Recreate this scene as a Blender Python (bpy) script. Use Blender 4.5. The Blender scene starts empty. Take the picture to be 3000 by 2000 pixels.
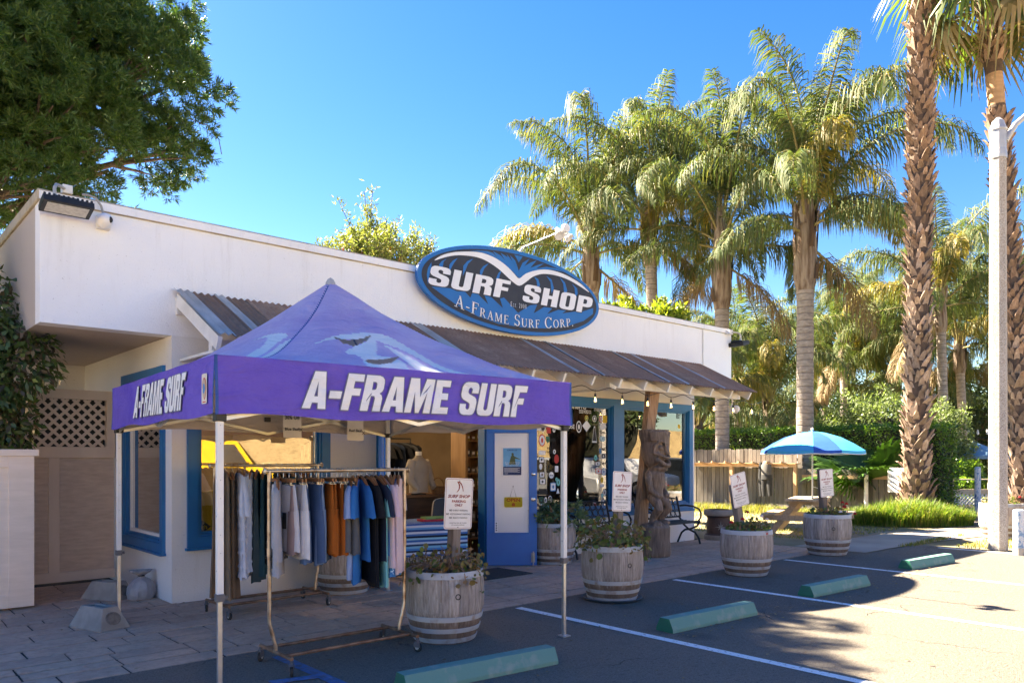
import bpy, bmesh, math, random
import numpy as np
from mathutils import Vector, Matrix, Euler

SC = bpy.context.scene
COL = SC.collection
rad = math.radians
RNG = random.Random(7)
NR = np.random.default_rng(11)

# ------------------------------------------------------------------ camera, sky, sun, exposure
cam_d = bpy.data.cameras.new("camera")
cam = bpy.data.objects.new("camera", cam_d)
COL.objects.link(cam)
cam.location = (0, 0, 1.6)
cam.rotation_euler = (rad(90), 0, rad(-41.94))
cam_d.sensor_width = 36.0
cam_d.lens = 26.85
cam_d.shift_y = 0.1135
cam_d.clip_start = 0.05
cam_d.clip_end = 2000
SC.camera = cam

SUN_EL, SUN_AZ = 42.7, -15.0            # azimuth from +Y towards +X
world = bpy.data.worlds.new("World")
SC.world = world
world.use_nodes = True
wn = world.node_tree
wn.nodes.clear()
sky = wn.nodes.new("ShaderNodeTexSky")
sky.sky_type = 'NISHITA'
sky.sun_disc = False
sky.sun_elevation = rad(SUN_EL)
sky.sun_rotation = rad(SUN_AZ)
sky.air_density = 1.0
sky.dust_density = 0.2
sky.ozone_density = 3.0
hs = wn.nodes.new("ShaderNodeHueSaturation")
hs.inputs['Saturation'].default_value = 1.38
hs.inputs['Hue'].default_value = .515
hs.inputs['Value'].default_value = 0.34
bg = wn.nodes.new("ShaderNodeBackground")
bg.inputs['Strength'].default_value = 0.05
wo = wn.nodes.new("ShaderNodeOutputWorld")
wn.links.new(sky.outputs[0], hs.inputs['Color'])
wn.links.new(hs.outputs[0], bg.inputs['Color'])
wn.links.new(bg.outputs[0], wo.inputs['Surface'])

sun_d = bpy.data.lights.new("sun", 'SUN')
sun = bpy.data.objects.new("sun", sun_d)
COL.objects.link(sun)
sun_d.energy = 2.3
sun_d.angle = rad(0.53)
sun_d.color = (1.0, 0.91, 0.79)
sd = Vector((math.sin(rad(SUN_AZ)) * math.cos(rad(SUN_EL)), math.cos(rad(SUN_AZ)) * math.cos(rad(SUN_EL)), math.sin(rad(SUN_EL))))
sun.rotation_euler = sd.to_track_quat('Z', 'Y').to_euler()
sun.location = sd * 60

SC.view_settings.view_transform = 'Standard'
SC.view_settings.look = 'None'
SC.view_settings.exposure = 4.38
SC.view_settings.gamma = 1.0
SC.view_settings.use_white_balance = True
SC.view_settings.white_balance_temperature = 7600
SC.view_settings.white_balance_tint = 8
SC.view_settings.use_curve_mapping = False
SC.render.engine = 'CYCLES'
SC.cycles.use_denoising = True
SC.cycles.max_bounces = 8
SC.cycles.diffuse_bounces = 4
SC.cycles.glossy_bounces = 4
SC.cycles.transmission_bounces = 6
SC.cycles.transparent_max_bounces = 12
SC.cycles.sample_clamp_indirect = 6.0
SC.cycles.caustics_reflective = False
SC.cycles.caustics_refractive = False

FX, FY = 0.6684, 0.7438        # view direction on the ground, and its right-hand normal
RX, RY = 0.7438, -0.6684
def W(d, lat):                  # metres ahead of and to the right of the viewpoint -> world x, y
    return (d * FX + lat * RX, d * FY + lat * RY)

# ------------------------------------------------------------------ materials
MATS = {}
def nt_new(name):
    m = bpy.data.materials.new(name)
    m.use_nodes = True
    nt = m.node_tree
    nt.nodes.clear()
    out = nt.nodes.new("ShaderNodeOutputMaterial")
    b = nt.nodes.new("ShaderNodeBsdfPrincipled")
    nt.links.new(b.outputs[0], out.inputs['Surface'])
    return m, nt, b, out
def nd(nt, t, **kw):
    n = nt.nodes.new(t)
    for k, v in kw.items():
        if k in n.inputs:
            n.inputs[k].default_value = v
        else:
            setattr(n, k, v)
    return n
def c4(c):
    return (c[0], c[1], c[2], 1.0)
def mixc(nt, fac, a, b, mode='MIX'):
    n = nt.nodes.new("ShaderNodeMix")
    n.data_type = 'RGBA'
    n.blend_type = mode
    for sock, v in ((n.inputs[0], fac), (n.inputs[6], a), (n.inputs[7], b)):
        if isinstance(v, (int, float)):
            sock.default_value = v
        elif isinstance(v, tuple):
            sock.default_value = c4(v)
        else:
            nt.links.new(v, sock)
    return n.outputs[2]
def mth(nt, op, a, b=0.0, clamp=False):
    n = nt.nodes.new("ShaderNodeMath")
    n.operation = op
    n.use_clamp = clamp
    for i, v in enumerate((a, b)):
        if isinstance(v, (int, float)):
            n.inputs[i].default_value = v
        else:
            nt.links.new(v, n.inputs[i])
    return n.outputs[0]
def ramp(nt, fac, stops):
    n = nt.nodes.new("ShaderNodeValToRGB")
    while len(n.color_ramp.elements) < len(stops):
        n.color_ramp.elements.new(0.5)
    for e, (p, c) in zip(n.color_ramp.elements, stops):
        e.position = p
        e.color = c4(c) if not isinstance(c, (int, float)) else (c, c, c, 1)
    nt.links.new(fac, n.inputs[0])
    return n.outputs[0]
def coords(nt, scale=(1, 1, 1), kind='Object'):
    tc = nt.nodes.new("ShaderNodeTexCoord")
    if scale == (1, 1, 1):
        return tc.outputs[kind]
    mp = nt.nodes.new("ShaderNodeMapping")
    mp.inputs['Scale'].default_value = scale
    nt.links.new(tc.outputs[kind], mp.inputs[0])
    return mp.outputs[0]
def noise(nt, co, scale, detail=4, rough=.55, dist=0):
    n = nd(nt, "ShaderNodeTexNoise", Scale=scale, Detail=detail, Roughness=rough, Distortion=dist)
    nt.links.new(co, n.inputs['Vector'])
    return n.outputs[0]
def bump(nt, b, h, strength=.3, dist=.01):
    n = nd(nt, "ShaderNodeBump", Strength=strength, Distance=dist)
    nt.links.new(h, n.inputs['Height'])
    nt.links.new(n.outputs[0], b.inputs['Normal'])
def objrand(nt):
    return nt.nodes.new("ShaderNodeObjectInfo").outputs['Random']

def M(name, col, col2=None, rough=.6, scale=6, metal=0, bmp=0, bscale=80, bdist=.004, stretch=(1, 1, 1), rnd=0, spec=.4, lo=.35, hi=.65, detail=5):
    """plain surface: two tones mixed by noise, fine relief, and an optional per-object shift of brightness"""
    if name in MATS:
        return MATS[name]
    m, nt, b, out = nt_new(name)
    if col2 is None:
        col2 = tuple(c * .82 for c in col)
    co = coords(nt, stretch)
    f = ramp(nt, noise(nt, co, scale, detail), [(lo, 0.0), (hi, 1.0)])
    c = mixc(nt, f, col, col2)
    if rnd:
        v = mth(nt, 'MULTIPLY_ADD', objrand(nt), 2 * rnd)
        nt.nodes[-1].inputs[2].default_value = 1 - rnd
        cmb = nt.nodes.new("ShaderNodeCombineColor")
        for i in range(3):
            nt.links.new(v, cmb.inputs[i])
        c = mixc(nt, 1.0, c, cmb.outputs[0], 'MULTIPLY')
    nt.links.new(c, b.inputs['Base Color'])
    b.inputs['Roughness'].default_value = rough
    b.inputs['Metallic'].default_value = metal
    b.inputs['Specular IOR Level'].default_value = spec
    if bmp:
        bump(nt, b, noise(nt, co, bscale, 3), bmp, bdist)
    MATS[name] = m
    return m

def leafmat(name, stops, rough=.5, trans=.35, spec=.35):
    """leaf: one random tone per leaf, part of the light passing through"""
    if name in MATS:
        return MATS[name]
    m, nt, b, out = nt_new(name)
    g = nt.nodes.new("ShaderNodeNewGeometry")
    n = len(stops)
    c = ramp(nt, g.outputs['Random Per Island'], [((i + .5) / n, s) for i, s in enumerate(stops)])
    nt.links.new(c, b.inputs['Base Color'])
    b.inputs['Roughness'].default_value = rough
    b.inputs['Specular IOR Level'].default_value = spec
    t = nt.nodes.new("ShaderNodeBsdfTranslucent")
    tint = mixc(nt, 1.0, c, (1.5, 1.6, .7), 'MULTIPLY')
    nt.links.new(tint, t.inputs['Color'])
    mx = nt.nodes.new("ShaderNodeMixShader")
    mx.inputs[0].default_value = trans
    nt.links.new(b.outputs[0], mx.inputs[1])
    nt.links.new(t.outputs[0], mx.inputs[2])
    nt.links.new(mx.outputs[0], out.inputs['Surface'])
    MATS[name] = m
    return m

def emit(name, col, strength):
    if name in MATS:
        return MATS[name]
    m, nt, b, out = nt_new(name)
    b.inputs['Base Color'].default_value = c4(col)
    b.inputs['Emission Color'].default_value = c4(col)
    b.inputs['Emission Strength'].default_value = strength
    MATS[name] = m
    return m

def glassmat(name, refl=1.0, tint=(1, 1, 1)):
    if name in MATS:
        return MATS[name]
    m, nt, b, out = nt_new(name)
    nt.nodes.remove(b)
    tr = nt.nodes.new("ShaderNodeBsdfTransparent")
    tr.inputs[0].default_value = c4(tint)
    gl = nt.nodes.new("ShaderNodeBsdfGlossy")
    gl.inputs['Roughness'].default_value = 0.0
    gl.inputs['Color'].default_value = (1, 1, 1, 1)
    fr = nd(nt, "ShaderNodeFresnel", IOR=1.5)
    fac = mth(nt, 'MULTIPLY', fr.outputs[0], 1.9 * refl, clamp=True)
    mx = nt.nodes.new("ShaderNodeMixShader")
    nt.links.new(fac, mx.inputs[0])
    nt.links.new(tr.outputs[0], mx.inputs[1])
    nt.links.new(gl.outputs[0], mx.inputs[2])
    nt.links.new(mx.outputs[0], out.inputs['Surface'])
    MATS[name] = m
    return m

# ------------------------------------------------------------------ mesh building
TEXTS = {}
def text2d(s, bold=0.0, shear=0.0):
    """outline text filled in its own plane: vertices, faces, width (cap height about 0.73)"""
    key = (s, bold, shear)
    if key not in TEXTS:
        cu = bpy.data.curves.new("t", 'FONT')
        cu.body = s
        cu.offset = bold
        cu.shear = shear
        cu.resolution_u = 2
        ob = bpy.data.objects.new("t", cu)
        COL.objects.link(ob)
        dg = bpy.context.evaluated_depsgraph_get()
        me = bpy.data.meshes.new_from_object(ob.evaluated_get(dg))
        vs = [(v.co.x, v.co.y) for v in me.vertices]
        fs = [tuple(p.vertices) for p in me.polygons]
        bpy.data.objects.remove(ob)
        bpy.data.curves.remove(cu)
        bpy.data.meshes.remove(me)
        TEXTS[key] = (vs, fs)
    return TEXTS[key]

def fill2d(loops):
    """fill a polygon with holes given as 2-D loops"""
    cu = bpy.data.curves.new("t", 'CURVE')
    cu.dimensions = '2D'
    cu.fill_mode = 'BOTH'
    for lp in loops:
        sp = cu.splines.new('POLY')
        sp.points.add(len(lp) - 1)
        for p, (x, y) in zip(sp.points, lp):
            p.co = (x, y, 0, 1)
        sp.use_cyclic_u = True
    ob = bpy.data.objects.new("t", cu)
    COL.objects.link(ob)
    dg = bpy.context.evaluated_depsgraph_get()
    me = bpy.data.meshes.new_from_object(ob.evaluated_get(dg))
    vs = [(v.co.x, v.co.y) for v in me.vertices]
    fs = [tuple(p.vertices) for p in me.polygons]
    bpy.data.objects.remove(ob)
    bpy.data.curves.remove(cu)
    bpy.data.meshes.remove(me)
    return vs, fs

class MB:
    """collects shapes and links them as one mesh object"""
    def __init__(s):
        s.v = []; s.f = []; s.m = []; s.mi = 0
        s.T = None
    def add(s, vs, fs, mi=None):
        o = len(s.v)
        if s.T is not None:
            vs = [s.T @ Vector(v) for v in vs]
        s.v.extend([tuple(v) for v in vs])
        s.f.extend([tuple(i + o for i in f) for f in fs])
        s.m.extend([s.mi if mi is None else mi] * len(fs))
        return s
    def box(s, a, b, mi=None):
        x0, y0, z0 = a; x1, y1, z1 = b
        v = [(x0, y0, z0), (x1, y0, z0), (x1, y1, z0), (x0, y1, z0), (x0, y0, z1), (x1, y0, z1), (x1, y1, z1), (x0, y1, z1)]
        return s.add(v, [(0, 3, 2, 1), (4, 5, 6, 7), (0, 1, 5, 4), (1, 2, 6, 5), (2, 3, 7, 6), (3, 0, 4, 7)], mi)
    def cbox(s, c, size, rot=None, mi=None):
        h = [q / 2 for q in size]
        v = []
        for sz in (-1, 1):
            for sx, sy in ((-1, -1), (1, -1), (1, 1), (-1, 1)):
                p = Vector((sx * h[0], sy * h[1], sz * h[2]))
                if rot is not None:
                    p = rot @ p
                v.append(p + Vector(c))
        return s.add(v, [(0, 3, 2, 1), (4, 5, 6, 7), (0, 1, 5, 4), (1, 2, 6, 5), (2, 3, 7, 6), (3, 0, 4, 7)], mi)
    def bar(s, p, q, w, h, up=(0, 0, 1), mi=None):
        """rectangular bar from p to q"""
        p = Vector(p); q = Vector(q); d = q - p
        x = d.normalized(); u = Vector(up)
        y = u.cross(x)
        if y.length < 1e-5:
            y = Vector((0, 1, 0)).cross(x)
        y.normalize(); z = x.cross(y)
        R = Matrix((x, y, z)).transposed()
        return s.cbox((p + q) / 2, (d.length, w, h), R, mi)
    def tube(s, pts, r, n=8, caps=True, mi=None):
        pts = [Vector(p) for p in pts]
        k = len(pts)
        rs = [r] * k if isinstance(r, (int, float)) else list(r)
        vs = []; prev = None
        for i, p in enumerate(pts):
            t = (pts[min(i + 1, k - 1)] - pts[max(i - 1, 0)]).normalized()
            if prev is None:
                a = Vector((0, 0, 1)) if abs(t.z) < .9 else Vector((1, 0, 0))
                u = t.cross(a).normalized()
            else:
                u = (prev - t * prev.dot(t)).normalized()
            prev = u
            w = t.cross(u)
            for j in range(n):
                an = 2 * math.pi * j / n
                vs.append(p + (u * math.cos(an) + w * math.sin(an)) * rs[i])
        fs = []
        for i in range(k - 1):
            for j in range(n):
                j2 = (j + 1) % n
                fs.append((i * n + j, i * n + j2, (i + 1) * n + j2, (i + 1) * n + j))
        if caps:
            fs.append(tuple(range(n - 1, -1, -1)))
            fs.append(tuple((k - 1) * n + j for j in range(n)))
        return s.add(vs, fs, mi)
    def lathe(s, prof, n=16, c=(0, 0, 0), caps=True, mi=None, a0=0.0):
        vs = []
        for r, z in prof:
            for j in range(n):
                a = a0 + 2 * math.pi * j / n
                vs.append((c[0] + r * math.cos(a), c[1] + r * math.sin(a), c[2] + z))
        fs = []
        k = len(prof)
        for i in range(k - 1):
            for j in range(n):
                j2 = (j + 1) % n
                fs.append((i * n + j, i * n + j2, (i + 1) * n + j2, (i + 1) * n + j))
        if caps:
            fs.append(tuple(range(n - 1, -1, -1)))
            fs.append(tuple((k - 1) * n + j for j in range(n)))
        return s.add(vs, fs, mi)
    def sph(s, c, r, n=12, m=8, mi=None, rot=None):
        rx, ry, rz = (r, r, r) if isinstance(r, (int, float)) else r
        vs = []
        for i in range(m + 1):
            ph = math.pi * i / m
            for j in range(n):
                a = 2 * math.pi * j / n
                p = Vector((rx * math.sin(ph) * math.cos(a), ry * math.sin(ph) * math.sin(a), rz * math.cos(ph)))
                if rot is not None:
                    p = rot @ p
                vs.append(p + Vector(c))
        fs = []
        for i in range(m):
            for j in range(n):
                j2 = (j + 1) % n
                fs.append((i * n + j, (i + 1) * n + j, (i + 1) * n + j2, i * n + j2))
        return s.add(vs, fs, mi)
    def prism(s, poly, o, u, v, depth, mi=None, back=True):
        """polygon in the plane (o, u, v), extruded by depth along u x v"""
        o = Vector(o); u = Vector(u).normalized(); v = Vector(v).normalized()
        w = u.cross(v)
        n = len(poly)
        A = [o + u * x + v * y + w * depth for x, y in poly]
        B = [o + u * x + v * y for x, y in poly]
        fs = [tuple(range(n))]
        if back:
            fs.append(tuple(range(2 * n - 1, n - 1, -1)))
        for i in range(n):
            j = (i + 1) % n
            fs.append((n + i, n + j, j, i))
        return s.add(A + B, fs, mi)
    def flat(s, vf, o, u, v, sx=1, sy=None, dx=0, dy=0, shear=0, mi=None, lift=0.0):
        """place a filled 2-D shape in the plane (o, u, v)"""
        vs, fs = vf[0], vf[1]
        sy = sx if sy is None else sy
        o = Vector(o); u = Vector(u).normalized(); v = Vector(v).normalized()
        w = u.cross(v)
        pts = [o + u * ((x + shear * y) * sx + dx) + v * (y * sy + dy) + w * lift for x, y in vs]
        return s.add(pts, fs, mi)
    def write(s, txt, o, u, v, h, cx=None, bold=0.0, shear=0.0, mi=None, lift=0.0, sx=1.0, width=None):
        """text of cap height h; cx centres it on u"""
        vs, fs = text2d(txt, bold, shear)
        if not vs:
            return s
        k = h / .73
        x0 = min(p[0] for p in vs); x1 = max(p[0] for p in vs)
        if width is not None:
            sx = width / ((x1 - x0) * k)
        dx = -x0 * k * sx if cx is None else cx - (x0 + x1) / 2 * k * sx
        return s.flat((vs, fs), o, u, v, k * sx, k, dx, 0, 0, mi, lift)
    def grid(s, fn, nu, nv, mi=None, wrap=False, mif=None, skip=None):
        """surface fn(i/nu, j/nv)"""
        vs = [fn(i / nu, j / nv) for j in range(nv + 1) for i in range(nu + 1)]
        o = len(s.v)
        fs = []; ms = []
        for j in range(nv):
            for i in range(nu):
                if skip and skip((i + .5) / nu, (j + .5) / nv):
                    continue
                a = j * (nu + 1) + i
                fs.append((a, a + 1, a + nu + 2, a + nu + 1))
                ms.append(mif((i + .5) / nu, (j + .5) / nv) if mif else (s.mi if mi is None else mi))
        s.add(vs, fs)
        s.m[-len(ms):] = ms
        return s
    def mesh(s, name, mats, smooth=False, bevel=0, merge=False, angle=40):
        me = bpy.data.meshes.new(name)
        me.from_pydata(s.v, [], s.f)
        if not isinstance(mats, (list, tuple)):
            mats = [mats]
        for m in mats:
            me.materials.append(m)
        if len(mats) > 1:
            me.polygons.foreach_set('material_index', s.m)
        if bevel or merge:
            bm = bmesh.new()
            bm.from_mesh(me)
            if merge:
                bmesh.ops.remove_doubles(bm, verts=bm.verts, dist=1e-4)
            if bevel:
                es = [e for e in bm.edges if len(e.link_faces) == 2 and e.calc_face_angle(0) > rad(30)]
                bmesh.ops.bevel(bm, geom=es, offset=bevel, segments=1, affect='EDGES', profile=.6, clamp_overlap=True)
            bm.to_mesh(me)
            bm.free()
        if smooth:
            me.polygons.foreach_set('use_smooth', [True] * len(me.polygons))
            me.set_sharp_from_angle(angle=rad(angle))
        me.update()
        return me
    def build(s, name, mats, parent=None, loc=None, rot=None, **kw):
        return obj(name, s.mesh(name, mats, **kw), parent, loc, rot)

def obj(name, me, parent=None, loc=None, rot=None, scale=None):
    o = bpy.data.objects.new(name, me)
    COL.objects.link(o)
    if parent is not None:
        o.parent = parent
    if loc is not None:
        o.location = loc
    if rot is not None:
        o.rotation_euler = rot if not isinstance(rot, (int, float)) else (0, 0, rot)
    if scale is not None:
        o.scale = scale if not isinstance(scale, (int, float)) else (scale,) * 3
    return o
def tag(o, label, cat, group=None, kind=None):
    if label: o['label'] = label
    if cat: o['category'] = cat
    if group: o['group'] = group
    if kind: o['kind'] = kind
    return o
def thing(name, label, cat, loc=(0, 0, 0), rz=0.0, group=None):
    o = bpy.data.objects.new(name, None)
    COL.objects.link(o)
    o.location = loc
    o.rotation_euler = (0, 0, rz) if isinstance(rz, (int, float)) else rz
    o.empty_display_size = .1
    return tag(o, label, cat, group)
def structure(o):
    o['kind'] = 'structure'
    return o
def dup(root, loc=None, rz=None, label=None, scale=None):
    """a copy of a thing with copies of its parts and sub-parts (mesh data shared)"""
    r = root.copy(); COL.objects.link(r)
    if loc is not None: r.location = loc
    if rz is not None: r.rotation_euler = (0, 0, rz) if isinstance(rz, (int, float)) else rz
    if label: r['label'] = label
    if scale: r.scale = (scale,) * 3
    for ch in list(root.children):
        c = ch.copy(); COL.objects.link(c); c.parent = r
        for g in list(ch.children):
            d = g.copy(); COL.objects.link(d); d.parent = c
    return r
def np_mesh(name, verts, faces, mats, mi=None, smooth=False):
    """many quads or triangles at once from arrays"""
    verts = np.asarray(verts, np.float32).reshape(-1, 3)
    faces = np.asarray(faces, np.int32)
    k = faces.shape[1]
    me = bpy.data.meshes.new(name)
    me.vertices.add(len(verts)); me.vertices.foreach_set('co', verts.ravel())
    me.loops.add(faces.size); me.loops.foreach_set('vertex_index', faces.ravel())
    me.polygons.add(len(faces))
    me.polygons.foreach_set('loop_start', np.arange(0, faces.size, k, dtype=np.int32))
    if not isinstance(mats, (list, tuple)):
        mats = [mats]
    for m in mats:
        me.materials.append(m)
    if mi is not None:
        me.polygons.foreach_set('material_index', np.asarray(mi, np.int32))
    if smooth:
        me.polygons.foreach_set('use_smooth', np.ones(len(faces), bool))
    me.update(calc_edges=True)
    return me
def unit(a):
    return a / np.maximum(np.linalg.norm(a, axis=-1, keepdims=True), 1e-9)
def leaf_quads(pos, dirs, nrm, L, Wd, tip=.5, belly=.45):
    """one kite-shaped leaf (a quad) for every position: base, two sides, tip"""
    n = len(pos)
    L = np.broadcast_to(np.asarray(L, float).reshape(-1, 1), (n, 1)); Wd = np.broadcast_to(np.asarray(Wd, float).reshape(-1, 1), (n, 1))
    d = unit(dirs)
    sd_ = unit(np.cross(d, nrm))
    up = np.cross(sd_, d)
    a = pos
    b = pos + d * L * belly + sd_ * Wd * .5 + up * L * .06
    c = pos + d * L
    e = pos + d * L * belly - sd_ * Wd * .5 + up * L * .06
    v = np.stack([a, b, c, e], 1).reshape(-1, 3)
    f = np.arange(4 * n).reshape(-1, 4)
    return v, f
def rnd_unit(n):
    return unit(NR.normal(size=(n, 3)))
# ------------------------------------------------------------------ special materials
def m_stucco(name, col, dirt=(.42, .36, .30), dk=.25):
    m, nt, b, out = nt_new(name)
    co = coords(nt)
    n1 = ramp(nt, noise(nt, co, 1.3, 6, .6), [(.42, 0.0), (.75, 1.0)])
    n2 = ramp(nt, noise(nt, co, 34, 4, .75), [(.62, 0.0), (.70, 1.0)])
    st = ramp(nt, noise(nt, coords(nt, (5, 5, .6)), 1.2, 6, .7), [(.58, 0.0), (.9, 1.0)])
    c = mixc(nt, mth(nt, 'MULTIPLY', n1, .25), col, tuple(x * .82 for x in col))
    c = mixc(nt, mth(nt, 'MULTIPLY', st, dk), c, dirt)
    sz = nt.nodes.new('ShaderNodeSeparateXYZ'); nt.links.new(co, sz.inputs[0])
    up_ = ramp(nt, sz.outputs[2], [(.0, 0.0), (1.0, 1.0)]) if False else ramp(nt, mth(nt, 'ADD', sz.outputs[2], -3.2), [(.0, 0.0), (.95, 1.0)])
    drip = ramp(nt, noise(nt, coords(nt, (3.5, 3.5, .3)), 1.5, 7, .75), [(.54, 0.0), (.78, 1.0)])
    c = mixc(nt, mth(nt, 'MULTIPLY', mth(nt, 'MULTIPLY', drip, up_), .34), c, (.36, .31, .26))
    # fine specks of grime gather in patches
    pm = mth(nt, 'MULTIPLY', n2, mth(nt, 'MULTIPLY_ADD', n1, .6)); nt.nodes[-2].inputs[2].default_value = .22
    hz = ramp(nt, noise(nt, co, .45, 3, .5), [(.45, 0.0), (.7, 1.0)])
    c = mixc(nt, mth(nt, 'MULTIPLY', hz, .10), c, (.50, .46, .42))
    c = mixc(nt, pm, c, (.13, .105, .09))
    nt.links.new(c, b.inputs['Base Color'])
    b.inputs['Roughness'].default_value = .85
    b.inputs['Specular IOR Level'].default_value = .2
    bump(nt, b, noise(nt, co, 48, 5, .65), .55, .010)
    return m
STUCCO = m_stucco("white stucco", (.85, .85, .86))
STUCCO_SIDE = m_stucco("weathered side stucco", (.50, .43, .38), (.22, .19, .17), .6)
STUCCO_CREAM = m_stucco("cream stucco", (.77, .76, .75))

def m_asphalt():
    m, nt, b, out = nt_new("asphalt")
    co = coords(nt)
    big = ramp(nt, noise(nt, co, .35, 6, .6), [(.35, 0.0), (.7, 1.0)])
    mid = ramp(nt, noise(nt, co, 2.2, 6, .65), [(.3, 0.0), (.75, 1.0)])
    grit = nd(nt, "ShaderNodeTexVoronoi", Scale=170.0)
    nt.links.new(co, grit.inputs['Vector'])
    g = ramp(nt, grit.outputs['Color'], [(.25, 0.0), (.85, 1.0)])
    sp = nt.nodes.new("ShaderNodeSeparateXYZ"); nt.links.new(co, sp.inputs[0])
    wob = mth(nt, 'MULTIPLY_ADD', noise(nt, co, 1.2, 4), 1.2); nt.nodes[-1].inputs[2].default_value = -.6
    # older surface beyond the second bay, its colour lowered to offset the sunlight
    zx = mth(nt, 'ADD', mth(nt, 'ABSOLUTE', mth(nt, 'ADD', mth(nt, 'ADD', sp.outputs[0], mth(nt, 'MULTIPLY', sp.outputs[1], -.25)), -1.5)), wob)
    old_sunlit = ramp(nt, mth(nt, 'MULTIPLY', zx, .1), [(.30, 0.0), (.42, 1.0)])
    c = mixc(nt, big, (.122, .105, .085), (.152, .129, .103))
    c = mixc(nt, mth(nt, 'MULTIPLY', mid, .45), c, (.14, .122, .10))
    dk = mixc(nt, mth(nt, 'MULTIPLY', mid, .5), (.21, .175, .138), (.145, .122, .098))  # near bays, colour raised to offset the shade they lie in
    c = mixc(nt, old_sunlit, dk, c)
    c = mixc(nt, mth(nt, 'MULTIPLY', g, .55), c, (.25, .225, .195))
    for sc_, lo_, hi_, k_, cc in ((38, .52, .66, .55, (.28, .25, .215)), (22, .55, .68, .55, (.062, .056, .05)), (75, .5, .62, .5, (.05, .046, .042))):
        c = mixc(nt, mth(nt, 'MULTIPLY', ramp(nt, noise(nt, co, sc_, 3, .8), [(lo_, 0.0), (hi_, 1.0)]), k_), c, cc)
    # tyre-worn lanes and drips of oil inside the bays
    oil = nd(nt, "ShaderNodeTexVoronoi", Scale=.75); nt.links.new(co, oil.inputs['Vector'])
    oz = ramp(nt, mth(nt, 'ADD', oil.outputs['Distance'], mth(nt, 'MULTIPLY', noise(nt, co, 5, 5, .7), .16)), [(.13, 1.0), (.24, 0.0)])
    c = mixc(nt, mth(nt, 'MULTIPLY', oz, .55), c, (.045, .042, .04))
    # brownish stains and drifted sand
    st = ramp(nt, noise(nt, co, 1.1, 8, .7, 1.2), [(.60, 0.0), (.78, 1.0)])
    c = mixc(nt, mth(nt, 'MULTIPLY', st, .35), c, (.30, .20, .12))
    ol = ramp(nt, noise(nt, coords(nt, (1, 1.6, 1)), .8, 5, .6), [(.62, 0.0), (.75, 1.0)])
    c = mixc(nt, mth(nt, 'MULTIPLY', ol, .5), c, (.07, .066, .062))
    # cracks
    vo = nd(nt, "ShaderNodeTexVoronoi", Scale=.42, feature='DISTANCE_TO_EDGE')
    wv = nt.nodes.new("ShaderNodeVectorMath"); wv.operation = 'ADD'
    nz = nd(nt, "ShaderNodeTexNoise", Scale=2.5, Detail=6)
    nt.links.new(co, nz.inputs['Vector'])
    vs = nt.nodes.new("ShaderNodeVectorMath"); vs.operation = 'SCALE'; vs.inputs['Scale'].default_value = .55
    nt.links.new(nz.outputs['Color'], vs.inputs[0])
    nt.links.new(co, wv.inputs[0]); nt.links.new(vs.outputs[0], wv.inputs[1])
    nt.links.new(wv.outputs[0], vo.inputs['Vector'])
    cr = ramp(nt, vo.outputs['Distance'], [(.0, 1.0), (.0035, 0.0)])
    cr = mth(nt, 'MULTIPLY', cr, ramp(nt, noise(nt, co, .5, 2), [(.48, 0.0), (.58, 1.0)]))
    c = mixc(nt, mth(nt, 'MULTIPLY', cr, .6), c, (.045, .042, .04))
    nt.links.new(c, b.inputs['Base Color'])
    b.inputs['Roughness'].default_value = .88
    b.inputs['Specular IOR Level'].default_value = .25
    h = mth(nt, 'SUBTRACT', noise(nt, co, 130, 3, .7), mth(nt, 'MULTIPLY', cr, 1.5))
    bump(nt, b, mth(nt, 'ADD', h, mth(nt, 'MULTIPLY', noise(nt, co, 32, 4, .7), 1.5)), 1.0, .012)
    return m
ASPHALT = m_asphalt()

def m_ground():
    m, nt, b, out = nt_new("dry earth")
    co = coords(nt)
    a = ramp(nt, noise(nt, co, .45, 6), [(.38, 0.0), (.62, 1.0)])
    c = mixc(nt, a, (.30, .235, .16), (.17, .15, .075))
    g = ramp(nt, noise(nt, co, 38, 4, .7), [(.4, 0.0), (.7, 1.0)])
    c = mixc(nt, mth(nt, 'MULTIPLY', g, .5), c, (.13, .10, .06))
    nt.links.new(c, b.inputs['Base Color'])
    b.inputs['Roughness'].default_value = .95
    bump(nt, b, noise(nt, co, 30, 5), .7, .02)
    return m
GROUND = m_ground()
CONC = M("walk concrete", (.36, .32, .27), (.27, .24, .21), .9, 1.6, bmp=.3, bscale=120)
def m_paver():
    m, nt, b, out = nt_new("stamped paving stone")
    co = coords(nt, kind='Object')
    geo = nt.nodes.new("ShaderNodeNewGeometry")
    r = objrand(nt)
    base = ramp(nt, r, [(0, (.58, .37, .26)), (.35, (.62, .42, .31)), (.7, (.57, .40, .30)), (1, (.50, .345, .26))])
    n1 = ramp(nt, noise(nt, geo.outputs['Position'], 3.2, 7, .65), [(.35, 0.0), (.72, 1.0)])
    c = mixc(nt, mth(nt, 'MULTIPLY', n1, .6), base, (.34, .225, .165))
    for sc_, k_, cc in ((17, .5, (.20, .125, .09)), (34, .4, (.66, .50, .40)), (9, .35, (.26, .17, .125))):
        c = mixc(nt, mth(nt, 'MULTIPLY', ramp(nt, noise(nt, geo.outputs['Position'], sc_, 5, .75), [(.5, 0.0), (.68, 1.0)]), k_), c, cc)
    n2 = ramp(nt, noise(nt, geo.outputs['Position'], 1.0, 5, .6), [(.5, 0.0), (.75, 1.0)])
    c = mixc(nt, mth(nt, 'MULTIPLY', n2, .5), c, (.40, .29, .225))
    nt.links.new(c, b.inputs['Base Color'])
    b.inputs['Roughness'].default_value = .8
    bump(nt, b, noise(nt, geo.outputs['Position'], 14, 6, .65), 1.0, .025)
    return m
PAVER = m_paver()
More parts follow.
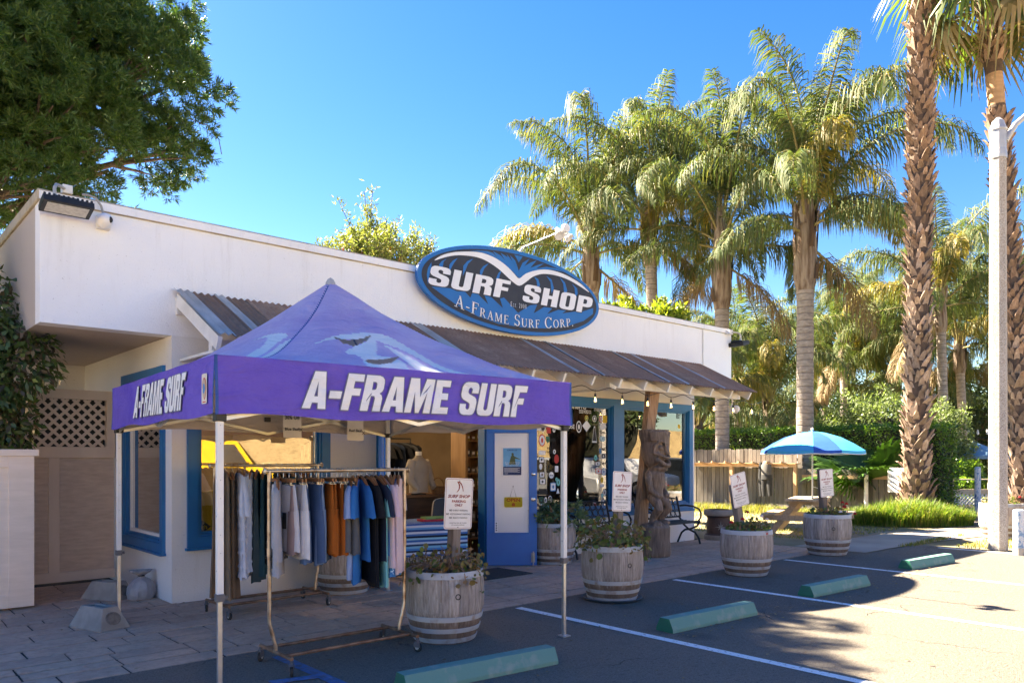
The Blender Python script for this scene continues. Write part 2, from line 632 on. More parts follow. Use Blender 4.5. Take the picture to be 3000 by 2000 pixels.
JOINT = M("dark joint", (.07, .05, .04), (.045, .035, .03), .95, 8)
LINE = None
def m_line():
    m, nt, b, out = nt_new("worn white road paint")
    co = coords(nt)
    w = ramp(nt, noise(nt, co, 26, 6, .75), [(.36, 0.0), (.44, 1.0)])
    c = mixc(nt, w, (.17, .15, .13), (.80, .79, .77))
    nt.links.new(c, b.inputs['Base Color'])
    b.inputs['Roughness'].default_value = .8
    bump(nt, b, noise(nt, co, 130, 3, .7), .6, .005)
    return m
LINE = m_line()
BLUELINE = M("worn blue road paint", (.06, .16, .36), (.09, .12, .17), .8, 18, bmp=.5, bscale=130)
BLUE = M("blue trim paint", (.004, .145, .36), (.004, .12, .30), .42, 2.5, spec=.5, bmp=.08, bscale=40)
BLUE2 = M("bright blue door paint", (.004, .145, .50), (.004, .125, .44), .38, 2.5, spec=.5, bmp=.05, bscale=40)
WHITE = M("white paint", (.78, .77, .74), (.66, .64, .60), .55, 4, bmp=.1, bscale=60)
VINYL = M("white vinyl", (.8, .8, .8), (.75, .75, .75), .4, 3)
GLASS = glassmat("window glass", 1.6)
BLACK = M("black paint", (.012, .012, .013), (.02, .02, .02), .45, 8)
DKMETAL = M("black cast iron", (.014, .014, .016), (.03, .027, .025), .5, 14, bmp=.25, bscale=90)
GALV = M("galvanised sheet", (.50, .48, .45), (.34, .33, .31), .5, 5, metal=.3, stretch=(1, .4, 1))
def m_rust():
    m, nt, b, out = nt_new("rusty corrugated iron")
    co = coords(nt)
    n = noise(nt, co, 2.0, 7, .65)
    c = ramp(nt, n, [(.28, (.41, .225, .135)), (.5, (.31, .165, .10)), (.68, (.46, .27, .17)), (.8, (.58, .46, .35))])
    f = ramp(nt, noise(nt, co, 40, 3), [(.45, 0.0), (.75, 1.0)])
    c = mixc(nt, mth(nt, 'MULTIPLY', f, .4), c, (.14, .09, .065))
    v = mth(nt, 'MULTIPLY_ADD', objrand(nt), .4); nt.nodes[-1].inputs[2].default_value = .8
    cmb = nt.nodes.new("ShaderNodeCombineColor")
    for i in range(3): nt.links.new(v, cmb.inputs[i])
    c = mixc(nt, 1.0, c, cmb.outputs[0], 'MULTIPLY')
    nt.links.new(c, b.inputs['Base Color'])
    b.inputs['Roughness'].default_value = .8
    b.inputs['Metallic'].default_value = .1
    bump(nt, b, f, .3, .003)
    return m
RUST = m_rust()
COPING = M("weathered coping", (.50, .43, .33), (.27, .22, .16), .85, 3.5, bmp=.4, bscale=60, lo=.4, hi=.7)
TANWOOD = M("tan painted board", (.74, .61, .50), (.66, .53, .43), .7, 3, bmp=.25, bscale=60, stretch=(1, 1, .25))
TANWOOD2 = M("pale tan board", (.84, .72, .61), (.76, .65, .54), .7, 3, bmp=.2, bscale=50, stretch=(1, 1, 6))
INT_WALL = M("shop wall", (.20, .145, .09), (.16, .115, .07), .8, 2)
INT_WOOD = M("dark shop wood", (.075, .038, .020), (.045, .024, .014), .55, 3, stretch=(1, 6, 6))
PINE = M("pine boards", (.42, .25, .115), (.33, .18, .075), .6, 3, stretch=(4, 4, .6))
BULBGLASS = glassmat("bulb glass", .8, (1, .93, .82))
FIL = emit("warm filament", (1.0, .5, .14), 5)
SOCKET = BLACK

# ------------------------------------------------------------------ setting: ground, lot, walk, pavement
def sheet(name, mat, poly, z):
    mb = MB(); mb.add([(x, y, z) for x, y in poly], [tuple(range(len(poly)))])
    return structure(mb.build(name, mat))
sheet('ground', GROUND, [(-300, -300), (300, -300), (300, 300), (-300, 300)], -.012)
sheet('parking_lot', ASPHALT, [(-60, -12.5), (70, -12.5), (70, 2.2), (15.6, 2.4), (14.98, 3.4), (14.98, 5.52), (13.05, 5.56), (13.0, 6.12), (-60, 6.12)], 0)
sheet('walkway', CONC, [(13.04, 5.6), (15.0, 5.56), (17.5, 5.2), (18.6, 5.0), (19.0, 6.3), (16.2, 6.75), (13.04, 6.9)], .004)
sheet('garden_path', ASPHALT, [(18.62, 5.0), (19.6, 4.9), (26, 6.6), (30, 8.2), (29, 9.6), (24.6, 7.9), (19.04, 6.3)], 0)
lines = MB()
for x, y0, y1 in ((5.5, 1.0, 6.02), (8.29, 1.0, 6.04), (11.2, 2.75, 6.06), (14.75, 3.3, 5.05)):
    lines.add([(x - .05, y0, .004), (x + .05, y0, .004), (x + .05, y1, .004), (x - .05, y1, .004)], [(0, 1, 2, 3)])
structure(lines.build('parking_lines', LINE))
bl = MB()
bl.add([(2.66, 2.0, .004), (2.76, 2.0, .004), (2.76, 5.85, .004), (2.66, 5.85, .004)], [(0, 1, 2, 3)])
bl.add([(2.35, 5.13, .008), (2.66, 5.05, .008), (2.66, 5.15, .008), (2.35, 5.23, .008)], [(0, 1, 2, 3)])
structure(bl.build('blue_parking_line', BLUELINE))

# pavement of stamped stones: courses along the shop front
pav = MB(); pav.add([(-3.5, 6.12, -.007), (13.0, 6.12, -.007), (13.0, 8.9, -.007), (2.9, 8.9, -.007), (2.9, 11.2, -.007), (-3.5, 11.2, -.007)], [tuple(range(6))])
pavement = structure(pav.build('pavement', JOINT))
stones = []
rs = random.Random(3)
y = 6.13
while y < 10.95:
    h = rs.choice((.21, .27, .3, .36, .42))
    x = -3.4 + rs.uniform(-.4, 0)
    xe = 12.98 if y < 8.6 else 2.88
    if y < 8.70 < y + h: h = 8.70 - y
    while x < xe:
        w = rs.choice((.3, .42, .5, .6, .72)) * rs.uniform(.92, 1.08)
        x2 = min(x + w, xe)
        if h > .33 and rs.random() < .3:
            stones.append((x, y, x2, y + h * .5)); stones.append((x, y + h * .5, x2, y + h))
        else:
            stones.append((x, y, x2, y + h))
        x = x2
    y += h
def stone(mb, s, z):
    x0, y0, x1, y1 = s
    g = .008; gy = .015
    j = lambda: rs.uniform(-.005, .005)
    c = [(x0 + g + j(), y0 + gy + j()), (x1 - g + j(), y0 + gy + j()), (x1 - g + j(), y1 - gy + j()), (x0 + g + j(), y1 - gy + j())]
    cx = sum(p[0] for p in c) / 4; cy = sum(p[1] for p in c) / 4
    top = [(p[0] + (.006 if p[0] < cx else -.006), p[1] + (.006 if p[1] < cy else -.006), z + rs.uniform(-.0012, .0012)) for p in c]
    bot = [(p[0], p[1], z - .004) for p in c]
    base = [(p[0], p[1], -.014) for p in c]
    o = [(0, 1, 2, 3)]
    for k in range(4):
        l = (k + 1) % 4
        o.append((4 + k, 4 + l, l, k)); o.append((8 + k, 8 + l, 4 + l, 4 + k))
    mb.add(top + bot + base, o)
def seen(s):
    cx, cy = (s[0] + s[2]) / 2, (s[1] + s[3]) / 2
    d = cx * FX + cy * FY; l = cx * RX + cy * RY
    return abs(l) < d * .69
stones.sort(key=lambda s: (not seen(s), ((s[0] + s[2]) / 2) ** 2 + ((s[1] + s[3]) / 2) ** 2))
rest = MB()
for i, s in enumerate(stones):
    z = rs.uniform(.003, .0065)
    if i < 298:
        mb = MB(); stone(mb, s, z)
        mb.build('paving_stone', PAVER, pavement)
    else:
        stone(rest, s, z)
rst = rest.build('paving_stone_field', PAVER, pavement); rst['kind'] = 'stuff'

# ------------------------------------------------------------------ the shop
shop = thing('surf_shop', 'long single storey white stucco shop with blue window frames and a flat parapet', 'shop', (2.82, 8.72, 0))
def part(mb, name, mats, parent, **kw):
    """mesh given in world coordinates, hung under the shop or one of its parts"""
    off = Vector((0, 0, 0)); p = parent
    while p is not None:
        off += Vector(p.location); p = p.parent
    mb.v = [(v[0] - off.x, v[1] - off.y, v[2] - off.z) for v in mb.v]
    return mb.build(name, mats, parent, **kw)
Y0 = 8.72
w = MB()
for x0, x1, z0, z1 in ((2.82, 2.98, 0, 2.94), (2.98, 4.73, 0, .6), (2.98, 4.73, 2.63, 2.94), (4.73, 5.42, 0, 2.94), (5.42, 7.36, 2.4, 2.94),
                       (7.36, 8.1, 0, 2.94), (8.1, 12.53, 0, .61), (8.1, 12.53, 2.62, 2.94), (12.53, 12.62, 0, 2.94)):
    w.box((x0, Y0, z0), (x1, Y0 + .18, z1))
# left side wall with its window opening, recess back wall, right side wall, rear wall, roof
for a, b in (((2.82, 8.90, 0), (3.0, 8.92, 2.94)), ((2.82, 8.92, 0), (3.0, 10.53, .535)), ((2.82, 8.92, 2.63), (3.0, 10.53, 2.94)), ((2.82, 10.53, 0), (3.0, 12.5, 2.94)),
             ((-2.5, 12.5, 0), (3.0, 12.68, 2.94)), ((12.44, 8.90, 0), (12.62, 14.5, 2.94)), ((3.0, 14.32, 0), (12.44, 14.5, 2.94))):
    w.box(a, b)
part(w, 'wall', STUCCO_CREAM, shop)
pf = MB(); pf.box((1.57, Y0, 2.94), (13.93, Y0 + .22, 4.14))
part(pf, 'parapet', STUCCO, shop)
ps = MB()
ps.box((1.572, Y0 + .22, 2.942), (1.77, 13.4, 4.14)); ps.box((13.73, Y0 + .22, 2.942), (13.928, 13.4, 4.14)); ps.box((1.77, 13.2, 2.942), (13.73, 13.4, 4.14))
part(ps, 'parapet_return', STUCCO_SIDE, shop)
so = MB(); so.box((1.77, Y0 + .22, 2.945), (13.73, 13.2, 3.05)); so.box((1.77, 8.94, 3.55), (13.73, 13.2, 3.62))
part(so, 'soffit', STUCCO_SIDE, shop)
cp = MB(); cp.box((1.545, Y0 - .025, 4.14), (13.955, Y0 + .25, 4.25)); cp.box((1.545, Y0 + .25, 4.141), (1.80, 13.43, 4.249)); cp.box((13.70, Y0 + .25, 4.141), (13.955, 13.43, 4.249))
part(cp, 'coping', [COPING], shop, bevel=.008)
cf = MB(); cf.box((1.56, Y0 - .032, 4.150), (13.94, Y0 - .0252, 4.232))
part(cf, 'coping_face', STUCCO, shop)
# downspout seam on the parapet's right part
dsn = MB(); dsn.tube([(12.9, 8.705, 4.13), (12.9, 8.705, 3.44)], .012, 6)
part(dsn, 'conduit', WHITE, shop)
# inside: floor, ceiling, linings
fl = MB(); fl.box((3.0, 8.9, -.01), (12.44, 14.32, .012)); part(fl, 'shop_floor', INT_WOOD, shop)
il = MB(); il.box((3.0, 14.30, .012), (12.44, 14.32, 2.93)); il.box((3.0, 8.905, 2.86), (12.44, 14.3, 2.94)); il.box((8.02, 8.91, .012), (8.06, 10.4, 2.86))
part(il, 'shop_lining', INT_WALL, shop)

def frame_T(o, u, inw):
    u = Vector(u); i = Vector(inw); z = Vector((0, 0, 1))
    return Matrix(((u.x, i.x, z.x, o[0]), (u.y, i.y, z.y, o[1]), (u.z, i.z, z.z, o[2]), (0, 0, 0, 1)))
def window(o, u, inw, lights, h, case=.115, sash_mat=None, proud=.035, sill=True):
    """lights: list of (x0, x1) glass openings between casings; total width from first to last"""
    T = frame_T(o, u, inw)
    x0, x1 = lights[0][0] - case, lights[-1][1] + case
    f = MB(); f.T = T
    f.box((x0, -proud, 0), (x1, .02, case)); f.box((x0, -proud, h - case), (x1, .02, h))
    edges = [x0] + [e for l in lights for e in l] + [x1]
    for i in range(0, len(edges), 2):
        f.box((edges[i], -proud, case), (edges[i + 1], .02, h - case))
    for a, b in lights:                      # stepped inner frame
        for q, (dep0, dep1, t0, t1) in enumerate(((-.012, .10, 0, .028), (.022, .10, .028, .055))):
            f.box((a + t0, dep0, case + t0), (a + t1, dep1, h - case - t0)); f.box((b - t1, dep0, case + t0), (b - t0, dep1, h - case - t0))
            f.box((a + t1, dep0, case + t0), (b - t1, dep1, case + t1)); f.box((a + t1, dep0, h - case - t1), (b - t1, dep1, h - case - t0))
    if sill:
        f.box((x0 - .02, -proud - .03, -.028), (x1 + .02, .01, -.001))
    win = part(f, 'window', BLUE, shop)
    off = Vector(shop.location)
    for a, b in lights:
        g = MB(); g.T = T
        g.box((a + .056, .055, case + .056), (b - .056, .061, h - case - .056))
        part(g, 'pane', GLASS, win)
        if sash_mat:
            s = MB(); s.T = T
            c = case + .056
            for q in ((a + .056, c, a + .09, h - c), (b - .09, c, b - .056, h - c), (a + .09, c, b - .09, c + .035), (a + .09, h - c - .035, b - .09, h - c), (a + .09, h - c - .52, b - .09, h - c - .485)):
                s.box((q[0], .03, q[1]), (q[2], .054, q[3]))
            part(s, 'sash', sash_mat, win)
    return win
win_a = window((2.98, Y0, .6), (1, 0, 0), (0, 1, 0), [(.115, 1.635)], 2.03)
win_b = window((8.1, Y0, .61), (1, 0, 0), (0, 1, 0), [(.115, 2.08), (2.36, 4.315)], 2.01)
win_s = window((2.82, 10.53, .535), (0, -1, 0), (1, 0, 0), [(.1, 1.51)], 2.095, case=.1, sash_mat=VINYL)

# stickers all over the glass of the big window (flat prints on the pane)
S_BLK = M("sticker black", (.015, .015, .017)); S_WHT = M("sticker white", (.82, .82, .82)); S_RED = M("sticker red", (.55, .04, .03))
S_GRN = M("sticker green", (.03, .22, .14)); S_BLU = M("sticker blue", (.05, .22, .50)); S_YEL = M("sticker yellow", (.78, .52, .04)); S_TEA = M("sticker teal", (.22, .62, .62))
SM = [S_WHT, S_BLK, S_RED, S_GRN, S_BLU, S_YEL, S_TEA]
def ell(rx, ry, n=14):
    return [(rx * math.cos(2 * math.pi * i / n), ry * math.sin(2 * math.pi * i / n)) for i in range(n)]
def rrect(w, h, r, n=3):
    p = []
    for cx, cy, a0 in ((w / 2 - r, h / 2 - r, 0), (-w / 2 + r, h / 2 - r, 90), (-w / 2 + r, -h / 2 + r, 180), (w / 2 - r, -h / 2 + r, 270)):
        for k in range(n + 1):
            a = rad(a0 + 90 * k / n)
            p.append((cx + r * math.cos(a), cy + r * math.sin(a)))
    return p
def poly_at(mb, pts, x, z, y, mi, ang=0):
    c, s = math.cos(ang), math.sin(ang)
    mb.add([(x + px * c - pz * s, y, z + px * s + pz * c) for px, pz in pts], [tuple(range(len(pts)))], mi)
def sticker(kind, x, z, w, h, c1, c2, txt=None, ang=0):
    mb = MB(); y = Y0 + .0535
    if kind == 'text':
        mb.write(txt, (x, y, z), (1, 0, 0), (0, 0, 1), h, cx=0, bold=.012, mi=c1, width=w)
    else:
        base = {'e': ell(w / 2, h / 2), 'r': rrect(w, h, min(w, h) * .15), 'd': [(0, -h / 2), (w / 2, 0), (0, h / 2), (-w / 2, 0)],
                't': [(-w / 2, h / 2), (0, -h / 2), (w / 2, h / 2)], 'u': [(-w / 2, -h / 2), (w / 2, -h / 2), (w * .12, h / 2), (-w * .12, h / 2)],
                'h': ell(w / 2, h / 2, 6), 's': [(-w / 2, h / 2), (-w / 2, -.1 * h), (0, -h / 2), (w / 2, -.1 * h), (w / 2, h / 2)]}[kind]
        poly_at(mb, base, x, z, y, c1, ang)
        poly_at(mb, [(p * .8, q * .8) for p, q in base], x, z, y - .001, c2, ang)
        if txt and txt != '*':
            mb.write(txt, (x, y - .002, z - h * .12), (1, 0, 0), (0, 0, 1), h * .26, cx=0, bold=.02, mi=c1, width=w * .62)
        elif txt == '*':
            poly_at(mb, [(p * .35, q * .45) for p, q in ell(w / 2, h / 2, 7)], x, z, y - .002, c1, ang)
    part(mb, 'sticker', SM, win_b)
ST = [('text', 9.26, 2.42, .62, .065, 0, 0, 'cartonerro'), ('text', 9.55, 2.35, .30, .06, 0, 0, 'EDDIE WORLD CO.'), ('text', 9.9, 2.40, .26, .05, 0, 0, 'OTHER FAMILY'),
      ('text', 9.12, 2.085, .33, .075, 0, 0, 'MATUSE'), ('e', 9.39, 2.12, .13, .2, 0, 1, '*'), ('d', 9.58, 2.14, .21, .2, 0, 0, '*'), ('h', 9.78, 2.27, .12, .12, 0, 1, '*'),
      ('e', 9.58, 2.27, .09, .1, 5, 3, '*'), ('u', 9.78, 2.0, .12, .28, 0, 1, None), ('e', 9.02, 2.25, .09, .13, 0, 2, '*'),
      ('r', 8.47, 2.1, .10, .13, 0, 0, None), ('s', 8.55, 2.08, .11, .16, 0, 1, None), ('r', 8.68, 2.06, .1, .13, 2, 2, '*'), ('e', 8.80, 2.06, .08, .12, 1, 0, '*'),
      ('e', 8.53, 1.88, .15, .2, 2, 0, '*'), ('s', 8.66, 1.89, .08, .12, 1, 3, '*'), ('text', 8.77, 1.86, .14, .06, 1, 0, 'VIPER'), ('text', 8.71, 1.73, .12, .05, 1, 0, 'KNEE'), ('text', 8.71, 1.67, .12, .05, 1, 0, 'HIGH'),
      ('e', 8.81, 1.70, .08, .09, 1, 0, '*'), ('r', 8.53, 1.68, .15, .07, 0, 0, 'HANALEI'), ('r', 8.52, 1.57, .12, .1, 1, 0, '*'), ('e', 8.86, 1.58, .11, .15, 2, 2, '*'), ('e', 8.5, 1.46, .07, .1, 0, 0, None),
      ('r', 8.86, 1.42, .08, .1, 0, 0, None), ('e', 8.74, 1.32, .14, .13, 1, 0, 'the wave'), ('r', 8.53, 1.33, .12, .1, 1, 0, '*'), ('r', 8.54, 1.22, .14, .1, 1, 0, '*'), ('e', 8.86, 1.25, .06, .07, 3, 6, '*'),
      ('r', 8.78, 1.13, .13, .14, 4, 0, '*'), ('e', 8.9, 1.2, .1, .13, 3, 6, '*'), ('u', 8.89, 1.06, .09, .1, 1, 0, None), ('r', 8.55, 1.06, .2, .09, 1, 1, None), ('text', 8.55, 1.03, .17, .055, 0, 0, 'SPLIT'),
      ('r', 8.51, .92, .1, .1, 3, 1, '*'), ('e', 8.61, .92, .08, .12, 1, 0, '*'), ('e', 8.71, .93, .09, .12, 0, 1, '*'), ('t', 8.55, .74 + .05, .13, .15, 3, 0, 'V'), ('text', 8.78, .75, .24, .11, 1, 0, 'lost'),
      ('e', 8.65, .8, .08, .1, 4, 6, None), ('text', 8.97, .76, .12, .05, 1, 0, 'school'), ('e', 10.0, 2.14, .17, .11, 0, 0, 'Luxe'), ('text', 10.0, 2.02, .13, .05, 1, 0, 'Linus'), ('e', 9.99, 1.93, .15, .09, 6, 0, '*'),
      ('r', 10.05, 2.27, .11, .13, 5, 5, None), ('e', 9.94, 2.27, .07, .11, 2, 0, '*'), ('text', 10.01, 1.73, .12, .05, 1, 0, 'BOARDS'), ('r', 9.93, 1.72, .05, .09, 4, 4, None), ('e', 9.81, 1.6, .09, .11, 3, 6, '*'),
      ('r', 10.01, 1.63, .12, .09, 0, 1, '*'), ('r', 9.86, 1.5, .13, .07, 1, 0, '*'), ('text', 10.02, 1.49, .13, .05, 1, 0, 'Calypso'), ('r', 9.88, 1.37, .15, .09, 2, 0, '*'), ('e', 10.02, 1.36, .12, .13, 4, 0, '*'),
      ('e', 9.97, 1.22, .07, .1, 5, 5, '*'), ('e', 10.04, 1.0, .1, .14, 1, 0, '*'), ('r', 9.97, 1.12, .1, .05, 0, 0, None), ('r', 9.78, .76, .12, .12, 2, 0, '*'),
      ('d', 10.0, .62 + .22, .12, .22, 0, 1, '*'), ('e', 9.98, .95, .06, .08, 4, 6, None), ('text', 9.70, .8 - .1 + .1, .14, .05, 1, 0, 'LOST'), ('r', 9.76, .74, .28, .035, 1, 1, None)]
for s in ST:
    sticker(s[0], s[1], max(s[2], .80) if s[2] < .8 else s[2], *s[3:])
for x, z, txt in ((12.18, 2.35, 'B!'),):
    sticker('text', x, z, .13, .1, 1, 1, txt)
sticker('e', 12.2, 2.2, .08, .09, 5, 5, '*')

# doors: frame, two leaves standing open
df = MB()
df.box((5.42, Y0 - .03, 0), (5.52, Y0 + .12, 2.4)); df.box((7.26, Y0 - .03, 0), (7.36, Y0 + .12, 2.4)); df.box((5.52, Y0 - .03, 2.1), (7.26, Y0 + .12, 2.4))
dfo = part(df, 'door_frame', BLUE, shop)
DGLASS = None
def m_dglass():
    m, nt, b, out = nt_new("patterned door glass")
    co = coords(nt)
    wv = nd(nt, "ShaderNodeTexChecker", Scale=42.0)
    mp = nt.nodes.new("ShaderNodeMapping"); mp.inputs['Rotation'].default_value = (0, rad(45), 0)
    nt.links.new(co, mp.inputs[0]); nt.links.new(mp.outputs[0], wv.inputs[0])
    b.inputs['Base Color'].default_value = (.86, .87, .87, 1)  # whitened base stands in for sky and lot mirrored in the pane
    b.inputs['Roughness'].default_value = .12
    bump(nt, b, wv.outputs['Fac'], .35, .003)
    tr = nt.nodes.new("ShaderNodeBsdfTransparent")
    mx = nt.nodes.new("ShaderNodeMixShader"); mx.inputs[0].default_value = .78
    nt.links.new(tr.outputs[0], mx.inputs[1]); nt.links.new(b.outputs[0], mx.inputs[2]); nt.links.new(mx.outputs[0], out.inputs['Surface'])
    return m
DGLASS = m_dglass()
CHROME = M("brushed chrome", (.62, .62, .62), (.5, .5, .5), .25, 5, metal=1)
def leaf(hx, hy, ang, wd, extras):
    """a door leaf: local x from the hinge to the free edge, outer face towards -y"""
    d = MB()
    t = .022
    d.box((0, -t, .012), (wd, t, .48)); d.box((0, -t, 1.98), (wd, t, 2.08)); d.box((0, -t, .48), (.105, t, 1.98)); d.box((wd - .105, -t, .48), (wd, t, 1.98))
    for q in ((.105, .48, .12, 1.98), (wd - .12, .48, wd - .105, 1.98), (.12, .48, wd - .12, .495), (.12, 1.965, wd - .12, 1.98)):
        d.box((q[0], -t - .006, q[1]), (q[2], t + .006, q[3]))
    o = d.build('door', BLUE2, shop, (hx - 2.82, hy - 8.72, 0), (0, 0, ang), bevel=.003)
    g = MB(); g.box((.12, -.004, .495), (wd - .12, .004, 1.965)); g.build('door_glass', DGLASS, o)
    k = MB(); k.T = Matrix.Translation((wd - .055, 0, .99)) @ Matrix.Rotation(rad(90), 4, 'X')
    k.lathe([(.03, .022), (.034, .026), (.016, .032), (.014, .05), (.026, .058), (.03, .07), (.024, .082), (.0, .086)], 14, caps=False)
    k.lathe([(.03, -.022), (.034, -.026), (.016, -.032), (.014, -.05), (.026, -.058), (.03, -.07), (.024, -.082), (.0, -.086)], 14, caps=False)
    k.build('door_knob', CHROME, o, smooth=True)
    k2 = MB(); k2.T = Matrix.Translation((wd - .055, 0, 1.36)) @ Matrix.Rotation(rad(90), 4, 'X')
    k2.lathe([(.028, .02), (.03, .03), (.02, .036), (0, .037)], 14, caps=False); k2.lathe([(.028, -.02), (.03, -.03), (0, -.037)], 14, caps=False)
    k2.build('deadbolt', CHROME, o, smooth=True)
    if extras:
        b = MB(); b.box((wd - .085, -.04, .06), (wd - .03, -.0225, .2)); b.tube([(wd - .055, -.05, .01), (wd - .055, -.05, .22)], .008, 8)
        b.build('foot_bolt', GALV, o)
    return o
leaf_r = leaf(7.28, 8.665, rad(-41.2), .745, True)
leaf_l = leaf(5.50, 8.66, rad(-126), .745, False)
# poster and open sign behind the glass of the right leaf
P_SKY = M("poster sky blue", (.16, .42, .66), (.10, .33, .58)); P_NAVY = M("poster navy", (.03, .05, .13)); P_OL = M("poster figure", (.10, .13, .05))
po = MB(); wd = .745
po.box((.235, -.011, 1.335), (.525, -.0045, 1.755), 0)
fp = lambda pts, mi, e: po.add([(x, -.0115 - e, z) for x, z in pts], [tuple(range(len(pts)))], mi)
fp([(.245, 1.47), (.515, 1.47), (.515, 1.745), (.245, 1.745)], 1, 0)
fp([(.245, 1.345), (.515, 1.345), (.515, 1.47), (.245, 1.47)], 2, 0)
fp([(.33, 1.50), (.36, 1.62), (.375, 1.64), (.40, 1.64), (.415, 1.62), (.49, 1.585), (.495, 1.575), (.42, 1.59), (.43, 1.5)], 3, .001)
fp([(.385 + .018 * math.cos(a), 1.655 + .02 * math.sin(a)) for a in [i * .63 for i in range(10)]], 3, .002)
po.write('SURFAID CUP', (.38, -.0125, 1.705), (1, 0, 0), (0, 0, 1), .018, cx=0, bold=.02, mi=2)
for i, t in enumerate(('Sign up now to Surf The Cup', 'surf on your own or', 'Start a team with friends')):
    po.write(t, (.38, -.0125, 1.525 - i * .022), (1, 0, 0), (0, 0, 1), .012, cx=0, bold=.03, mi=0, width=.22 - .02 * i)
for i in range(5):
    po.box((.26, -.0122, 1.445 - i * .014), (.49 - .03 * (i % 2), -.0121, 1.45 - i * .014), 0)
po.write('SURFAID', (.262, -.0125, 1.362), (1, 0, 0), (0, 0, 1), .011, bold=.03, mi=0)
po.build('poster', [S_WHT, P_SKY, P_NAVY, P_OL], leaf_r)
S_OR = M("open sign orange", (.50, .13, .01)); S_OY = M("open sign yellow", (.9, .70, .04))
op = MB()
op.prism(rrect(.27, .15, .02), (.395, -.0165, .975 - .03), (1, 0, 0), (0, 0, 1), -.006, mi=0)
op.prism(rrect(.27, .15, .02), (.395, -.0105, .975 - .03), (1, 0, 0), (0, 0, 1), .006, mi=0)
op.write('OPEN', (.395, -.0178, .955), (1, 0, 0), (0, 0, 1), .048, cx=0, bold=.045, mi=1, width=.205)
op.add([(.372, -.0178, .885), (.42, -.0178, .885), (.42, -.0178, .925), (.396, -.0178, .938), (.372, -.0178, .925)], [(0, 1, 2, 3, 4)], 1)
op.tube([(.345, -.013, 1.015), (.393, -.013, 1.175), (.44, -.013, 1.015)], .0025, 4, mi=2)
op.tube([(.393, -.013, 1.165), (.393, -.013, 1.19)], .005, 5, mi=2)
op.build('open_sign', [S_OY, S_OR, BLACK], leaf_r)
hc = MB()
hc.box((.125, -.006, .5), (.165, -.0045, .66), 0)
for i in range(4): hc.add([(.145 + .011 * math.cos(a), -.0066, .53 + i * .034 + .011 * math.sin(a)) for a in [k * .9 for k in range(7)]], [tuple(range(7))], 1)
hc.build('hours_sticker', [S_WHT, S_BLK], leaf_r)

# ------------------------------------------------------------------ awning (a part of the shop)
YA, ZA, YB, ZB = 8.71, 3.43, 7.47, 2.80
aw = MB()
aw.box((2.86, Y0 - .05, 3.17), (12.76, Y0 - .003, 3.36))
awning = part(aw, 'awning', WHITE, shop)
sl = Vector((0, YB - YA, ZB - ZA)); nrm = Vector((0, -(ZB - ZA), YB - YA)); nrm = Vector((0, ZB - ZA, -(YB - YA))).normalized()
if nrm.z < 0: nrm = -nrm
def corr(x0, x1, lift, mat, over=0.0):
    mb = MB(); pitch = .076
    n = max(4, int((x1 - x0) / pitch * 8))
    rows = 6
    vs = []; fs = []
    for j in range(rows + 1):
        t = j / rows * (1 + over)
        for i in range(n + 1):
            x = x0 + (x1 - x0) * i / n
            a = .011 * math.sin(2 * math.pi * x / pitch)
            p = Vector((x, YA, ZA)) + sl * t + nrm * (lift + a + .0015 * math.sin(9 * t + x * 3))
            vs.append(p)
    for j in range(rows):
        for i in range(n):
            a = j * (n + 1) + i
            fs.append((a, a + n + 1, a + n + 2, a + 1))
    mb.add(vs, fs)
    o = part(mb, 'corrugated_sheet', mat, awning, smooth=True, angle=70)
    return o
x = 3.0; k = 0
while x < 12.7:
    x2 = min(x + .66, 12.78)
    corr(x - .02, x2, .014 + .004 * (k % 2), RUST, rs.uniform(.0, .035))
    x = x2; k += 1
for x0, wdt in ((2.83, .2), (3.27, .13), (5.93, .2), (7.95, .09), (8.46, .07), (10.05, .08), (10.6, .09), (11.66, .1)):
    corr(x0, x0 + wdt, .024, GALV, rs.uniform(.0, .02))
ang = math.atan2(ZB - ZA, YB - YA)
x = 2.86
while x < 12.75:
    r = MB()
    p = Vector((x + .02, YA - .06, ZA - .03)) ; q = Vector((x + .02, YB + .01, ZB - .005))
    dn = nrm * -.075
    r.bar(p + dn, q + dn, .042, .14, up=(1, 0, 0) if False else nrm)
    part(r, 'rafter', WHITE, awning)
    x += .6085
for x0, x1 in ((2.9, 4.35), (9.0, 12.7)):
    b = MB(); b.box((x0, 7.76, 2.69), (x1, 7.85, 2.80)); b.box((x0, 7.72, 2.66), (x0 + .1, 8.7, 2.69 - .002))
    part(b, 'beam', WHITE, awning)

# ------------------------------------------------------------------ lamps, cameras and cables on the front
fx = thing('flood_light', 'black wall flood light on a bent conduit at the top left corner of the parapet', 'flood light', (1.76, 8.5, 4.06))
h = MB()
R = Matrix.Rotation(rad(-14), 3, 'X')
h.T = R.to_4x4()
h.box((-.22, -.12, -.03), (.22, .12, .03), 0)
for i in range(11): h.box((-.215 + i * .0405, -.115, .03), (-.195 + i * .0405, .115, .055), 0)
h.box((-.1, -.05, .055), (.1, .05, .085), 0)
h.build('housing', [BLACK], fx, bevel=.004)
l = MB(); l.T = R.to_4x4(); l.box((-.18, -.085, -.036), (.18, .085, -.031)); l.build('lens', M("lamp lens", (.6, .6, .57), (.45, .45, .43), .3, 30), fx)
t = MB(); t.tube([(-.1, .02, .08), (-.1, .02, .17), (-.08, .05, .215), (-.03, .12, .23), (.02, .19, .23)], .017, 8)
t.tube([(-.1, .02, .075), (-.1, .02, .1)], .026, 8)
t.build('conduit', GALV, fx, smooth=True)
t = MB(); t.box((.0, .17, .19), (.09, .27, .275)); t.build('junction_box', WHITE, fx, bevel=.004)
fr = dup(fx, (13.95, 8.6, 3.93), rad(90), 'small black flood light on the right end of the parapet')
fx.children[0].data.name = 'housing'
